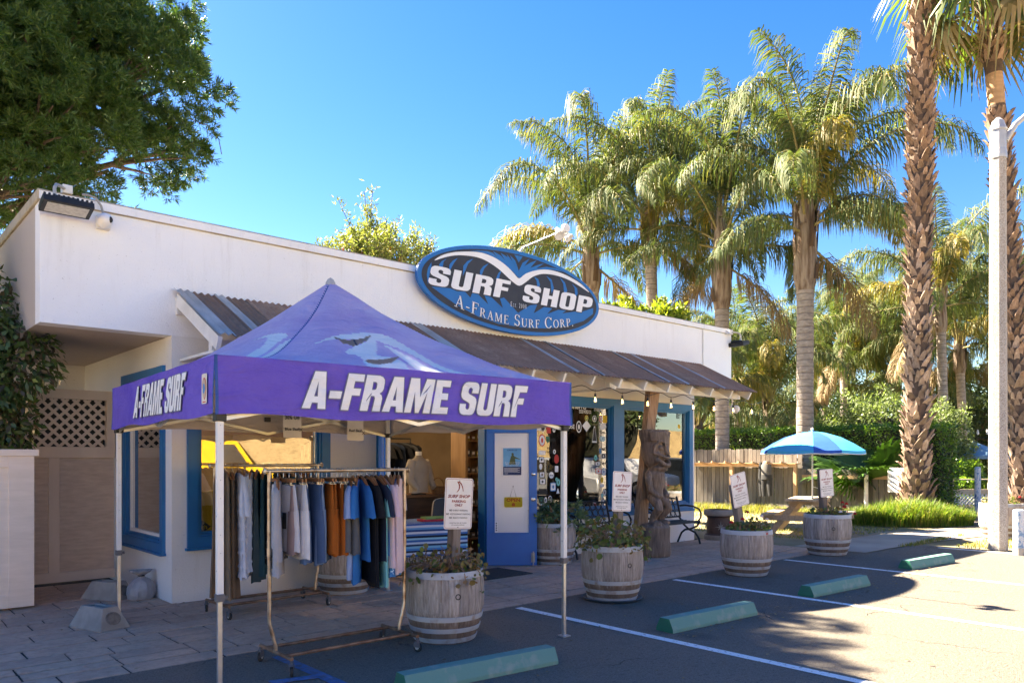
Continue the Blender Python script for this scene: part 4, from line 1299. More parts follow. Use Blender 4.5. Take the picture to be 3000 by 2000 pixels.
for sd_i in range(4):
    f, L, nn = val(sd_i)
    mb = MB()
    mb.grid(f, 150, 14, mif=lambda s, t: 1 if s < .006 or s > .994 else 0)
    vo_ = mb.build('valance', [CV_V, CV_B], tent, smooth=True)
    if sd_i in (0, 3):
        hcap = .265
        u0, u1 = (.575, 2.60) if sd_i == 0 else (.96, 2.62)
        if sd_i == 3: u0, u1 = .98, 2.55
        shear = .24
        x = u0
        _, _, wd_ = block('A-FRAME SURF')
        sx = (u1 - u0 - shear * hcap) / wd_
        for ch in 'A-FRAME SURF':
            w_, loops = BLK[ch]
            if loops:
                mb = MB(); v, fs = BLK_F.setdefault(ch, fill2d(loops))
                for lift, g, mi in ((.012, 0, 0), (.009, .0075, 1)):
                    offs = [(0, 0)] if mi == 0 else [(g * math.cos(a), g * math.sin(a)) for a in [k * math.pi / 4 for k in range(8)]]
                    for gx, gz in offs:
                        pts = []
                        for px, pz in v:
                            uu = x + px * sx + shear * pz * hcap + gx; zz = ZV + .05 + pz * hcap + gz
                            p = f(min(max(uu / L, 0), 1), (zz - ZV) / (ZT - ZV))
                            pts.append((p[0] + nn.x * lift, p[1] + nn.y * lift, zz))
                        mb.add(pts, fs, mi); lift -= .0002
                mb.build('letter', [CV_W, CV_G], vo_)
            x += (w_ + .045) * sx
    if sd_i == 3:      # small round badge near the front corner
        mb = MB()
        def put(pts, lift, mi):
            q = []
            for px, pz in pts:
                p = f((2.98 + px) / L, (2.06 + pz - ZV) / (ZT - ZV)); q.append((p[0] + nn.x * lift, p[1] + nn.y * lift, 2.06 + pz))
            mb.add(q, [tuple(range(len(q)))], mi)
        put(rrect(.115, .20, .012), .010, 0); put(ell(.048, .075), .0105, 1); put(ell(.040, .066), .011, 2); put([(-.03, -.02), (0, -.035), (.028, .0), (.01, .03), (-.02, .035)], .0115, 3)
        put([(-.035, -.092), (.035, -.092), (.035, -.084), (-.035, -.084)], .0105, 1)
        mb.build('badge', [M("badge cream", (.72, .66, .56)), S_RED, M("badge tan", (.55, .42, .30)), S_BLU], vo_)
cpk = MB(); c_ = tp(.5, .5); cpk.lathe([(.05, -.06), (.045, 0), (.03, .03), (.0, .05)], 10, (c_.x, c_.y, ZP - .01)); cpk.build('peak_cap', M("grey canvas", (.42, .42, .42)), tent, smooth=True)
LEGW = M("white enamelled steel", (.78, .77, .74), (.70, .69, .66), .4, 5); ALU = M("bare aluminium", (.55, .57, .60), (.42, .44, .46), .35, 6, metal=.8)
DGREY = M("dark grey plastic", (.09, .09, .10), (.13, .13, .14), .5, 6)
legs = MB(); legs.box((-.021, -.021, .68), (.021, .021, 2.2), 0)
for i in range(9):
    z = .85 + i * .12
    legs.box((-.0214, -.006, z), (.0214, .006, z + .012), 1) if i % 3 == 0 else legs.box((-.004, -.0214, z), (.004, .0214, z + .008), 1)
leg_me = legs.mesh('leg', [LEGW, S_BLK], bevel=.002)
lo = MB(); lo.box((-.015, -.015, .01), (.015, .015, .70)); lo_me = lo.mesh('lower_leg', ALU, bevel=.002)
cl = MB(); cl.box((-.027, -.027, .655), (.027, .027, .705)); cl.box((.027, -.012, .665), (.05, .012, .69)); cl_me = cl.mesh('clamp', DGREY, bevel=.003)
ft_ = MB(); ft_.box((-.045, -.045, 0), (.045, .045, .012)); ft_me = ft_.mesh('foot', ALU, bevel=.002)
for c in CN:
    l_ = obj('leg', leg_me, tent, (c.x, c.y, 0), rad(-4))
    for nm, me in (('lower_leg', lo_me), ('clamp', cl_me), ('foot', ft_me)): obj(nm, me, l_)
for i in range(4):
    p, q = CN[i], CN[(i + 1) % 4]
    ins = lambda t: Vector((p.x + (q.x - p.x) * t, p.y + (q.y - p.y) * t))
    for a, b, z0, z1 in ((0.01, .5, 2.16, 1.86), (.01, .5, 1.86, 2.16), (.5, .99, 2.16, 1.86), (.5, .99, 1.86, 2.16)):
        A, B = ins(a), ins(b)
        t = MB(); t.bar((A.x, A.y, z0), (B.x, B.y, z1), .012, .028); t.build('truss_bar', ALU, tent)
    h = ins(.5); t = MB(); t.box((h.x - .025, h.y - .025, 1.99), (h.x + .025, h.y + .025, 2.04)); t.build('joint', BLACK, tent)
    t = MB(); t.box((p.x - .035, p.y - .035, 1.84), (p.x + .035, p.y + .035, 1.89)); t.build('bracket', BLACK, tent, bevel=.005)
    m_ = ins(.5); t = MB(); t.bar((m_.x, m_.y, 2.14), (c_.x, c_.y, 2.42), .012, .028); t.build('truss_bar', ALU, tent)
t = MB(); t.tube([(c_.x, c_.y, 2.36), (c_.x, c_.y, ZP - .02)], .018, 8); t.build('center_pole', ALU, tent)
# paper price signs pegged to the back of the tent
PAPER = M("grey paper", (.80, .76, .70), (.72, .68, .62), .9, 8); INK = M("ink", (.02, .02, .02))
for x, y_, rz, top, lines_, lab in ((3.80, 7.83, -.05, 2.07, (('30% Off', .045, -.05), ('Blue Slash', .03, -.17)), 'paper price sign reading 30% Off Blue Slash under the tent edge'),
                                    (4.55, 7.77, -.02, 2.05, (('Red Slash', .03, -.15),), 'paper price sign reading Red Slash under the tent edge')):
    mb = MB()
    mb.grid(lambda u, v: ((u - .5) * .21, .008 * math.sin(3 * u) - .03 * (1 - v) ** 2 * .3, -.25 + .25 * v), 6, 6, 0)
    for tx, hh, z in lines_:
        mb.write(tx, (-.092, -.022, z), (1, 0, 0), (0, 0, 1), hh, bold=.03, mi=1, width=.17)
    mb.write('X', (.07, -.024, -.18), (1, 0, 0), (0, 0, 1), .04, bold=.01, mi=1)
    o = mb.build('price_sign', [PAPER, INK], None, (x, y_, top), rz)
    tag(o, lab, 'paper sign')

# ------------------------------------------------------------------ rolling garment racks, hangers, garments
PIPE = M("rusty chromed pipe", (.50, .42, .33), (.20, .11, .06), .38, 9, metal=.75, lo=.45, hi=.7)
RUSTP = M("rusty base pipe", (.17, .085, .045), (.30, .19, .12), .6, 10, metal=.5)
RUB = M("black rubber", (.02, .02, .02), (.035, .033, .03), .7, 10)
def caster_me():
    m_ = MB()
    m_.T = None
    m_.lathe([(.0, .115), (.014, .115), (.014, .095), (.022, .09), (.022, .08)], 8, mi=1)
    m_.box((-.016, -.03, .04), (-.012, .03, .085), 1); m_.box((.012, -.03, .04), (.016, .03, .085), 1); m_.box((-.016, -.03, .08), (.016, .03, .086), 1)
    m_.T = Matrix.Translation((0, 0, .04)) @ Matrix.Rotation(rad(90), 4, 'Y')
    m_.lathe([(.012, -.012), (.034, -.012), (.04, -.006), (.04, .006), (.034, .012), (.012, .012)], 14, mi=0)
    m_.lathe([(.0, -.013), (.02, -.013), (.02, .013), (0, .013)], 10, mi=2)
    return m_.mesh('caster', [RUB, DGREY, GALV], smooth=True)
CAST = caster_me()
def rack(name_lab, loc, rz, L, base_l, zbar, dep, over):
    r = thing('garment_rack', name_lab, 'clothes rack', loc, rz)
    t = MB(); t.tube([(-L / 2 - over, 0, zbar), (L / 2 + over, 0, zbar)], .016, 10)
    for sx in (-1, 1): t.lathe([(.0, -.01), (.03, -.006), (.03, .006), (0, .01)], 10, (sx * (L / 2 + over), 0, zbar)) if False else t.sph((sx * (L / 2 + over), 0, zbar), (.012, .028, .028), 10, 6)
    t.build('hanging_rail', PIPE, r, smooth=True)
    for sx in (-1, 1):
        xb = sx * base_l / 2; xt = sx * L / 2
        t = MB(); t.tube([(xt, 0, zbar), (xt, 0, .36), (xt - sx * .015, 0, .30), (xb, 0, .17), (xb, 0, .13)], .0155, 10)
        t.tube([(xt, 0, .92), (xt, 0, .86)], .019, 10)
        t.build('upright', PIPE, r, smooth=True)
        t = MB(); t.tube([(xb, -dep / 2, .128), (xb, dep / 2, .128)], .015, 8); t.build('cross_bar', RUSTP, r, smooth=True)
        for sy in (-1, 1):
            obj('caster', CAST, r, (xb, sy * dep / 2, 0), RNG.uniform(-1.2, 1.2))
    for sy in (-1, 1):
        t = MB(); t.tube([(-base_l / 2, sy * dep * .30, .13), (base_l / 2, sy * dep * .30, .13)], .014, 8); t.build('base_bar', RUSTP, r, smooth=True)
    return r
rack('rolling garment rack of shirts and shorts nearest the parking lot', (3.09, 5.5, 0), -.02, 1.20, 1.10, 1.50, .56, .035)
rack('rolling garment rack of long dresses by the shop window', (3.50, 7.76, 0), .03, 1.16, 1.10, 1.52, .56, .05)
HW = M("brown hanger wood", (.26, .105, .035), (.20, .075, .025), .4, 6, stretch=(6, 1, 6)); WIRE = M("hanger wire", (.5, .5, .5), None, .3, metal=1)
def hanger_me(kind):
    m_ = MB()
    m_.tube([(0, 0, -.055), (0, 0, -.02), (0, .008, -.002), (0, .0, .018), (0, -.016, .014), (0, -.018, 0)], .0022, 5, mi=1)
    if kind == 'shoulder':
        m_.tube([(.012, -.205, -.135), (.004, -.11, -.085), (0, 0, -.055), (.004, .11, -.085), (.012, .205, -.135)], [.010, .014, .013, .014, .010], 7, mi=0)
    else:
        m_.bar((0, -.19, -.075), (0, .19, -.075), .012, .026, mi=0)
        for s_ in (-1, 1):
            m_.tube([(0, s_ * .12, -.088), (0, s_ * .12, -.11)], .003, 5, mi=1); m_.box((-.012, s_ * .12 - .014, -.14), (.012, s_ * .12 + .014, -.105), 1)
    return m_.mesh('clothes_hanger', [HW, WIRE], smooth=True)
HANG = {k: hanger_me(k) for k in ('shoulder', 'bar')}
def loft(mb, levels, n=22, seed=0, fold=.35, mi=0, kf=7):
    """levels: (z, half width along y, half thickness along x, y centre, x centre)"""
    rr = random.Random(seed); ph = [rr.uniform(0, 6.28) for _ in range(4)]
    vs = []; k = len(levels)
    for q, (z, hw, ht, yc, xc) in enumerate(levels):
        g = q / (k - 1)
        for j in range(n):
            a = 2 * math.pi * j / n
            ca, sa = math.cos(a), math.sin(a)
            ex = abs(ca) ** .8 * (1 if ca > 0 else -1)
            rip = fold * g * (math.sin(kf * ca * 1.5 + ph[0] + (1.2 if sa > 0 else 0)) * .6 + .4 * math.sin(kf * 2.3 * ca + ph[1]))
            vs.append((xc + sa * ht * (1 + rip) + ht * .9 * rip, yc + ex * hw * (1 + .03 * g * math.sin(3 * z * 9 + ph[2])), z + .006 * math.sin(4 * a + ph[3]) * g))
    fs = []
    for q in range(k - 1):
        for j in range(n):
            j2 = (j + 1) % n
            fs.append((q * n + j, q * n + j2, (q + 1) * n + j2, (q + 1) * n + j))
    fs.append(tuple(range(n - 1, -1, -1)))
    mb.add(vs, fs, mi)
def garment_mb(kind, L, seed, wid=1.0):
    mb = MB(); t = .022
    if kind == 'tee':
        loft(mb, [(-.075, .065 * wid, .022, 0, 0), (-.085, .09 * wid, .026, 0, 0), (-.125, .195 * wid, .024, 0, 0), (-.18, .225 * wid, .026, 0, 0), (-.32, .225 * wid, .028, 0, 0), (-.5 * L - .1, .228 * wid, .030, 0, 0), (-.75 * L - .07, .232 * wid, .034, 0, 0), (-L, .238 * wid, .036, 0, 0)], seed=seed, fold=.4)
        for s_ in (-1, 1):
            loft(mb, [(-.12, .05, .02, s_ * .18 * wid, 0), (-.17, .085, .03, s_ * .225 * wid, 0), (-.26, .082, .034, s_ * .265 * wid, .004), (-.37, .088, .036, s_ * .295 * wid, .008)], n=12, seed=seed + 3, fold=.2)
    elif kind == 'long':
        loft(mb, [(-.075, .065 * wid, .022, 0, 0), (-.085, .09 * wid, .026, 0, 0), (-.125, .195 * wid, .024, 0, 0), (-.18, .22 * wid, .026, 0, 0), (-.4, .22 * wid, .028, 0, 0), (-.6 * L, .228 * wid, .030, 0, 0), (-L, .238 * wid, .036, 0, 0)], seed=seed, fold=.4)
        for s_ in (-1, 1):
            loft(mb, [(-.12, .05, .02, s_ * .18 * wid, 0), (-.17, .07, .028, s_ * .22 * wid, 0), (-.4, .055, .03, s_ * .25 * wid, .006), (-.66, .05, .03, s_ * .262 * wid, .012)], n=12, seed=seed + 3, fold=.25)
    elif kind == 'shorts':
        loft(mb, [(-.105, .17 * wid, .018, 0, 0), (-.15, .178 * wid, .022, 0, 0), (-.25, .195 * wid, .03, 0, 0), (-.34, .21 * wid, .034, 0, 0)], seed=seed, fold=.2, kf=5)
        for s_ in (-1, 1):
            loft(mb, [(-.30, .10 * wid, .034, s_ * .105 * wid, 0), (-.45, .112 * wid, .037, s_ * .112 * wid, 0), (-L, .118 * wid, .038, s_ * .118 * wid, .004 * s_)], n=14, seed=seed + s_, fold=.3, kf=4)
    elif kind == 'dress':
        loft(mb, [(-.07, .10 * wid, .016, 0, 0), (-.1, .13 * wid, .022, 0, 0), (-.2, .16 * wid, .026, 0, 0), (-.4, .165 * wid, .03, 0, 0), (-.6 * L, .18 * wid, .036, 0, 0), (-.8 * L, .20 * wid, .042, 0, 0), (-L, .22 * wid, .048, 0, 0)], n=30, seed=seed, fold=.55, kf=9)
    elif kind == 'lace':
        lv = [(-.075, .08 * wid, .02, 0, 0), (-.12, .19 * wid, .026, 0, 0), (-.2, .205 * wid, .03, 0, 0)]
        for k in range(6):
            z = -.3 - k * (L - .3) / 6
            lv += [(z, .19 * wid + .012 * k, .032, 0, 0), (z - .03, .205 * wid + .012 * k, .046, 0, 0), (z - .05, .195 * wid + .012 * k, .034, 0, 0)]
        lv.append((-L, .26 * wid, .05, 0, 0))
        loft(mb, lv, n=30, seed=seed, fold=.5, kf=9)
        for s_ in (-1, 1):
            loft(mb, [(-.11, .05, .02, s_ * .18 * wid, 0), (-.3, .085, .032, s_ * .24 * wid, 0), (-.5, .10, .036, s_ * .27 * wid, .006)], n=12, seed=seed + 3, fold=.3)
    return mb
TAGW = M("white price tag", (.8, .8, .78)); TAGB = M("black price tag", (.02, .02, .02))
def hang(items, x0, x1, y, zbar, rz, hlabel, hgroup, gap=.35):
    n = len(items)
    for i, it in enumerate(items):
        kind, L, mat, name, label, cat = it[:6]
        wid = it[6] if len(it) > 6 else 1.0
        x = x0 + (x1 - x0) * (i + .5) / n + RNG.uniform(-.006, .006)
        a = rz - .42 + RNG.uniform(-.3, .3) + (it[7] if len(it) > 7 else 0)
        yy = y + (x - (x0 + x1) / 2) * math.tan(rz if abs(rz) < .1 else 0)
        h = obj('clothes_hanger', HANG['bar' if kind == 'shorts' else 'shoulder'], None, (x, yy, zbar + .003), a)
        tag(h, 'hanger carrying the ' + label, 'hanger', hgroup)
        mb = garment_mb(kind, L, 31 * i + 5, wid)
        g = mb.build(name, mat, None, (x, yy, zbar), a + RNG.uniform(-.03, .03), smooth=True, angle=80)
        tag(g, label, cat)
        if len(it) > 8 and it[8]:
            tm = MB(); tm.box((-.001, -.028, -.06), (.001, .028, .06), 0); tm.box((.0012, -.02, -.045), (.0018, .02, -.02), 1)
            tg = tm.build('swing_tag', [TAGW, TAGB] if it[8] == 'w' else [TAGB, TAGW], g, (-.045, -.1, -L * .62))
F = fabric
c_hg = F("heather grey cloth", (.36, .36, .39)); c_lg = F("light grey cloth", (.52, .52, .56)); c_mv = F("dusty mauve cloth", (.27, .20, .20)); c_wg = F("pale board short cloth", (.62, .63, .66))
c_cg = F("charcoal cloth", (.05, .055, .065)); c_dn = F("blue denim", (.07, .12, .22), (.11, .17, .28)); c_dd = F("dark denim", (.035, .075, .16), (.06, .10, .20)); c_lb = F("light blue denim", (.17, .25, .38))
c_ru = F("rust corduroy", (.33, .095, .018), (.26, .07, .012)); c_gd = F("grey denim", (.075, .08, .09), (.11, .115, .125)); c_ch = F("chambray", (.26, .36, .58)); c_ro = F("royal blue jersey", (.025, .16, .44)); c_ro2 = F("deep blue jersey", (.018, .12, .34))
c_bk = F("black jersey", (.012, .013, .017)); c_nv = F("navy jersey", (.018, .028, .055)); c_aq = F("aqua jersey", (.23, .60, .60)); c_pk = F("pale pink jersey", (.68, .50, .55)); c_mb = F("mid blue jersey", (.08, .21, .50)); c_pk2 = F("pink linen", (.72, .55, .57))
def m_print(name, base, dots, scale=16, th=.62):
    m, nt, b, out = nt_new(name)
    co = coords(nt)
    n = ramp(nt, noise(nt, co, scale, 2, .4, 1.5), [(th, 0.0), (th + .03, 1.0)])
    nt.links.new(mixc(nt, n, base, dots), b.inputs['Base Color'])
    b.inputs['Roughness'].default_value = .85
    return m
c_hw = m_print("blue tropical print", (.02, .17, .42), (.45, .62, .78), 22, .60)
c_br = F("brown knit", (.20, .14, .095), (.15, .10, .07)); c_br2 = F("taupe knit", (.24, .18, .13)); c_lc = F("white lace", (.66, .68, .78), (.56, .58, .70), bmp=.8); c_te = F("dark teal cloth", (.025, .075, .10)); c_te2 = F("slate teal cloth", (.05, .08, .095))
c_sq = m_print("black sequin", (.012, .012, .014), (.33, .30, .27), 60, .60); c_fl = m_print("dark floral", (.02, .025, .04), (.20, .22, .27), 40, .62)
front = [
 ('long', .78, c_hg, 'shirt', 'heather grey long sleeved shirt at the left end of the front rack', 'shirt', .9),
 ('shorts', .60, c_lg, 'shorts', 'light grey shorts with a black tag hung first on the front rack', 'shorts', 1.05, .5, 'b'),
 ('shorts', .62, c_mv, 'shorts', 'dusty mauve shorts between two pale grey pairs', 'shorts', 1, .3),
 ('shorts', .66, c_wg, 'board_shorts', 'pale grey and white board shorts next to the denim', 'shorts', 1.05, .35),
 ('shorts', .64, c_lg, 'shorts', 'plain grey shorts beside the first blue denim pair', 'shorts', 1, .3),
 ('shorts', .70, c_dn, 'denim_shorts', 'mid blue denim shorts, first of the denim on the rack', 'shorts', 1, .2),
 ('shorts', .70, c_dd, 'denim_shorts', 'dark blue denim shorts beside the lighter chambray pair', 'shorts', 1, .2),
 ('shorts', .70, c_lb, 'denim_shorts', 'light blue denim shorts in the middle of the denim', 'shorts', .95, .15),
 ('shorts', .72, c_dn, 'denim_shorts', 'blue denim shorts hung last before the rust corduroy', 'shorts', 1, .1),
 ('shorts', .64, c_ru, 'corduroy_shorts', 'rust corduroy shorts touching the blue denim', 'shorts', 1, .1),
 ('shorts', .66, c_ru, 'corduroy_shorts', 'rust corduroy shorts in the middle of three pairs', 'shorts', 1, .05),
 ('shorts', .66, c_ru, 'corduroy_shorts', 'rust corduroy shorts beside the grey denim', 'shorts', .9, .05),
 ('shorts', .64, c_gd, 'denim_shorts', 'washed grey denim shorts beside the rust corduroy', 'shorts', 1, .1),
 ('shorts', .66, c_gd, 'denim_shorts', 'washed grey denim shorts beside the chambray shirt', 'shorts', 1, .1),
 ('tee', .86, c_ch, 'shirt', 'pale chambray shirt hung behind the royal blue tee', 'shirt', .92, 0, 'w'),
 ('tee', .90, c_ro, 'tee_shirt', 'royal blue tee next to the chambray shirt', 'tee shirt', 1, 0, 'b'),
 ('tee', .72, c_ro2, 'tee_shirt', 'deep blue tee between the royal blue and black tees', 'tee shirt', 1, 0),
 ('tee', .90, c_bk, 'tee_shirt', 'black tee beside the deep blue one', 'tee shirt', 1, 0),
 ('tee', .94, c_bk, 'tee_shirt', 'longest black tee with a white tag', 'tee shirt', 1.05, 0, 'w'),
 ('tee', .74, c_nv, 'tee_shirt', 'navy tee between the black tees and the aqua one', 'tee shirt', 1, 0, 'w'),
 ('tee', .95, c_aq, 'tee_shirt', 'aqua tee with a white tag', 'tee shirt', 1, 0, 'w'),
 ('tee', .80, c_pk, 'tee_shirt', 'pale pink tee next to the aqua one', 'tee shirt', 1, 0),
 ('tee', .70, c_mb, 'tee_shirt', 'plain mid blue tee beside the tropical print shirt', 'tee shirt', .95, 0),
 ('tee', .88, c_hw, 'tropical_shirt', 'blue tropical print shirt with pale leaves', 'shirt', 1, 0, 'w'),
 ('tee', .86, c_pk2, 'shirt', 'pale pink shirt at the right end of the front rack', 'shirt', 1, 0, 'w'),
]
hang(front, 2.54, 3.66, 5.5, 1.50, -.02, 'brown wooden hanger on the front rack', 'hangers on the front rack')
back = [
 ('dress', 1.30, c_br, 'dress', 'long brown knit dress at the left end of the back rack', 'dress', 1.1),
 ('dress', 1.34, c_br2, 'dress', 'long taupe knit dress beside the brown one', 'dress', 1.1),
 ('dress', 1.32, c_br, 'dress', 'long brown knit dress next to the white lace', 'dress', 1),
 ('lace', 1.12, c_lc, 'lace_dress', 'white lace dress with ruffled tiers beside the brown knit', 'dress', 1.25),
 ('lace', 1.14, c_lc, 'lace_dress', 'white lace dress in the middle of the white three', 'dress', 1.25),
 ('lace', 1.08, c_lc, 'lace_dress', 'white lace dress, last of the white three, beside the teal', 'dress', 1.25),
 ('dress', 1.20, c_te2, 'dress', 'slate teal dress beside the white lace', 'dress', 1),
 ('dress', 1.14, c_te, 'dress', 'dark teal dress next to the black sequin', 'dress', 1),
 ('dress', 1.02, c_sq, 'sequin_dress', 'black sequin dress, longer of the two on the back rack', 'dress', 1),
 ('dress', 1.10, c_te2, 'dress', 'slate teal dress between the two sequin dresses', 'dress', 1),
 ('tee', .98, c_sq, 'sequin_blouse', 'black sequin blouse half hidden behind the front rack', 'blouse', 1),
 ('dress', .90, c_fl, 'dress', 'dark floral dress half hidden behind the denim', 'dress', 1),
 ('tee', .80, c_te, 'blouse', 'dark teal blouse on the right half of the back rack', 'blouse', 1),
 ('tee', .78, c_wg, 'blouse', 'pale grey blouse on the right half of the back rack', 'blouse', .9),
 ('tee', .80, c_bk, 'blouse', 'black blouse near the right end of the back rack', 'blouse', .95),
 ('tee', .78, c_fl, 'blouse', 'dark floral blouse at the right end of the back rack', 'blouse', .95),
]
hang(back, 2.93, 4.02, 7.76, 1.52, .03, 'brown wooden hanger on the back rack', 'hangers on the back rack')

# ------------------------------------------------------------------ wine barrels
BZ, BT = .62, [(0, .262), (.08, .292), (.18, .322), (.30, .345), (.42, .353), (.52, .346), (.62, .330)]
def br(z):
    for (z0, r0), (z1, r1) in zip(BT, BT[1:]):
        if z <= z1: return r0 + (r1 - r0) * (z - z0) / (z1 - z0)
    return BT[-1][1]
NS = 24
def stave_me():
    mb = MB(); a = math.pi / NS * .985
    vs = []
    for z, r in BT:
        for q, rr in ((-1, r - .025), (-1, r - .003), (-.8, r), (0, r + .001), (.8, r), (1, r - .003), (1, r - .025)):
            vs.append((rr * math.cos(a * q), rr * math.sin(a * q), z))
    fs = []
    for j in range(len(BT) - 1):
        for i in range(6):
            p = j * 7 + i
            fs.append((p, p + 1, p + 8, p + 7))
    k = (len(BT) - 1) * 7
    fs.append((k, k + 1, k + 2, k + 3, k + 4, k + 5, k + 6)); fs.append((6, 5, 4, 3, 2, 1, 0))
    mb.add(vs, fs)
    return mb.mesh('stave', STAVE)
STV = stave_me()
def hoop_me(z0, z1):
    mb = MB(); mb.lathe([(br(z0) + .001, z0), (br(z0) + .009, z0 + .002), (br(z1) + .009, z1 - .002), (br(z1) + .001, z1)], 40, caps=False)
    for k in range(3):
        a = .3 + k * 2.2
        r = br((z0 + z1) / 2) + .005
        mb.sph((r * math.cos(a), r * math.sin(a), (z0 + z1) / 2), (.008, .008, .008), 6, 4)
    return mb.mesh('hoop', HOOP, smooth=True)
HOOPS = [hoop_me(*q) for q in ((.010, .052), (.10, .142), (.20, .245), (.565, .624))]
SOIL = M("potting soil", (.055, .038, .026), (.03, .022, .016), .95, 20, bmp=.8, bscale=30)
soil = MB(); soil.lathe([(.31, .55), (.2, .575), (.0, .58)], 20, caps=False); soil_me = soil.mesh('soil', SOIL)
bung = MB(); bung.T = Matrix.Translation((br(.42) - .012, 0, .42)) @ Matrix.Rotation(rad(90), 4, 'Y'); bung.lathe([(.026, 0), (.026, .0125), (.018, .0135), (.016, .006), (0, .006)], 12); bung_me = bung.mesh('bung_hole', BLACK)
def barrel(loc, label, bung_a=None, sc=1.0):
    b = thing('barrel_planter', label, 'barrel', loc, RNG.uniform(0, 6), 'half wine barrel planters')
    b.scale = (sc,) * 3
    for i in range(NS): obj('stave', STV, b, None, 2 * math.pi * i / NS)
    for h in HOOPS: obj('hoop', h, b, None, RNG.uniform(0, 6))
    obj('soil', soil_me, b)
    if bung_a is not None: obj('bung_hole', bung_me, b, None, bung_a - b.rotation_euler.z)
    return b
B = [(4.10, 5.46), (6.65, 5.70), (9.42, 5.66), (12.40, 5.95), (17.5, 4.83), (4.62, 8.14), (8.22, 8.22)]
barrel((*B[0], 0), 'weathered barrel planter at the right end of the front clothes rack', rad(-108))
barrel((*B[1], 0), 'weathered barrel planter with a dense leafy geranium before the carved post', rad(-106))
barrel((*B[2], 0), 'barrel planter with a tilted parking sign and bright hoops, red and white flowers', None)
barrel((*B[3], 0), 'barrel planter in front of the picnic table with red flowers', rad(-140), 1.08)
barrel((*B[4], 0), 'barrel planter behind the concrete lamp post', None, 1.12)
barrel((*B[5], 0), 'barrel planter against the wall behind the hanging shirts', None)
barrel((*B[6], 0), 'barrel planter full of succulents beside the open blue door', None)

m = MB(); m.lathe([(.30, 0), (.345, .03), (.335, .035), (.29, .012), (0, .012)], 30); o = m.build('saucer', M('dark plastic tray', (.10, .12, .14)), None, (B[1][0], B[1][1], .001)); tag(o, 'dark round saucer under the barrel before the carved post', 'saucer')
# parking signs on posts
SGR = M("sign text red", (.30, .04, .03)); SGT = M("sign text grey", (.10, .10, .10)); SGN = M("sign panel white", (.80, .79, .78), (.72, .70, .69), .4, 6)
def arc_poly(pts_o, pts_i):
    return pts_o + pts_i[::-1]
def sign_panel_me():
    mb = MB(); w_, h = .305, .457
    mb.prism(rrect(w_, h, .022), (0, 0, 0), (1, 0, 0), (0, 0, 1), .003, mi=0)
    mb.v = [(x, y_ + 0, z) for x, y_, z in mb.v]
    y_ = -.0045
    o = rrect(w_ - .018, h - .018, .016); i_ = rrect(w_ - .024, h - .024, .014)
    n = len(o)
    vs = [(x, y_, z) for x, z in o] + [(x, y_, z) for x, z in i_]
    mb.add(vs, [(k, (k + 1) % n, n + (k + 1) % n, n + k) for k in range(n)], 1)
    wr = lambda t, z, h_, wd_, mi, bold=.02, shear=0: mb.write(t, (0, y_, z), (1, 0, 0), (0, 0, 1), h_, cx=0, bold=bold, mi=mi, width=wd_, shear=shear)
    wr('SURF SHOP', .052, .028, .245, 1, .035, .25)
    wr('PARKING', .010, .022, .15, 1, .035); wr('ONLY', -.024, .022, .088, 1, .035)
    for t, z, w1 in (('EVENT PARKING', -.068, .20), ('RESTAURANT PARKING', -.101, .265), ('BEACH PARKING', -.134, .20)):
        mb.write('NO', (-w1 / 2, y_, z), (1, 0, 0), (0, 0, 1), .016, bold=.045, mi=2, width=.032)
        mb.write(t, (-w1 / 2 + .042, y_, z), (1, 0, 0), (0, 0, 1), .015, bold=.012, mi=2, width=w1 - .042)
    wr('VIOLATORS WILL BE TOWED', -.178, .010, .19, 2, .012); wr('AT OWNERS EXPENSE', -.197, .010, .14, 2, .012)
    P = lambda q: [(x, y_, z) for x, z in q]
    a1 = [(-.028, .195), (-.010, .190), (.004, .170), (.006, .145), (-.002, .122), (-.018, .105), (-.035, .100), (-.020, .112), (-.008, .132), (-.006, .155), (-.014, .178)]
    a2 = [(-.028, .197), (.0, .199), (.022, .182), (.038, .150), (.046, .115), (.040, .108), (.034, .135), (.022, .162), (.005, .182), (-.012, .191)]
    for q, mi in ((a1, 1), (a2, 1)):
        vf = fill2d([q]); mb.flat(vf, (0, y_, 0), (1, 0, 0), (0, 0, 1), mi=mi)
    for z in (.205, -.212): mb.add([(.005 * math.cos(a), y_ - .0006, z + .005 * math.sin(a)) for a in [k * .8 for k in range(8)]], [tuple(range(8))], 3)
    return mb.mesh('sign_panel', [SGN, SGR, SGT, S_BLK])
SPM = sign_panel_me()
def park_sign(bx, by, dx, dy, lean, yaw, ptop, zc, pw, label, latshift=0.0):
    t = thing('parking_sign', label, 'sign', (bx + dx, by + dy, .5), (0, 0, yaw), 'surf shop parking signs')
    t.rotation_euler = Euler((0, lean, yaw), 'XYZ')
    p = MB(); p.box((-pw / 2, .0, -.1), (pw / 2, pw, ptop - .5)); p.build('post', POSTW, t, bevel=.006)
    obj('sign_panel', SPM, t, (latshift, -.004, zc - .5))
park_sign(*B[0], .10, -.02, rad(3), rad(-3), 1.10, 1.19, .09, 'surf shop parking sign nearest the garment racks')
park_sign(*B[1], .13, .0, rad(3), rad(-5), 1.2, 1.215, .09, 'surf shop parking sign beside the carved wooden figure')
park_sign(*B[2], -.02, .02, rad(-12), rad(-10), 1.25, 1.17, .10, 'surf shop parking sign leaning on a tilted post above bright hooped barrel', .04)
park_sign(*B[3], .02, .02, rad(-4.5), rad(-16), 1.42, 1.18, .10, 'surf shop parking sign in front of the picnic table', .05)

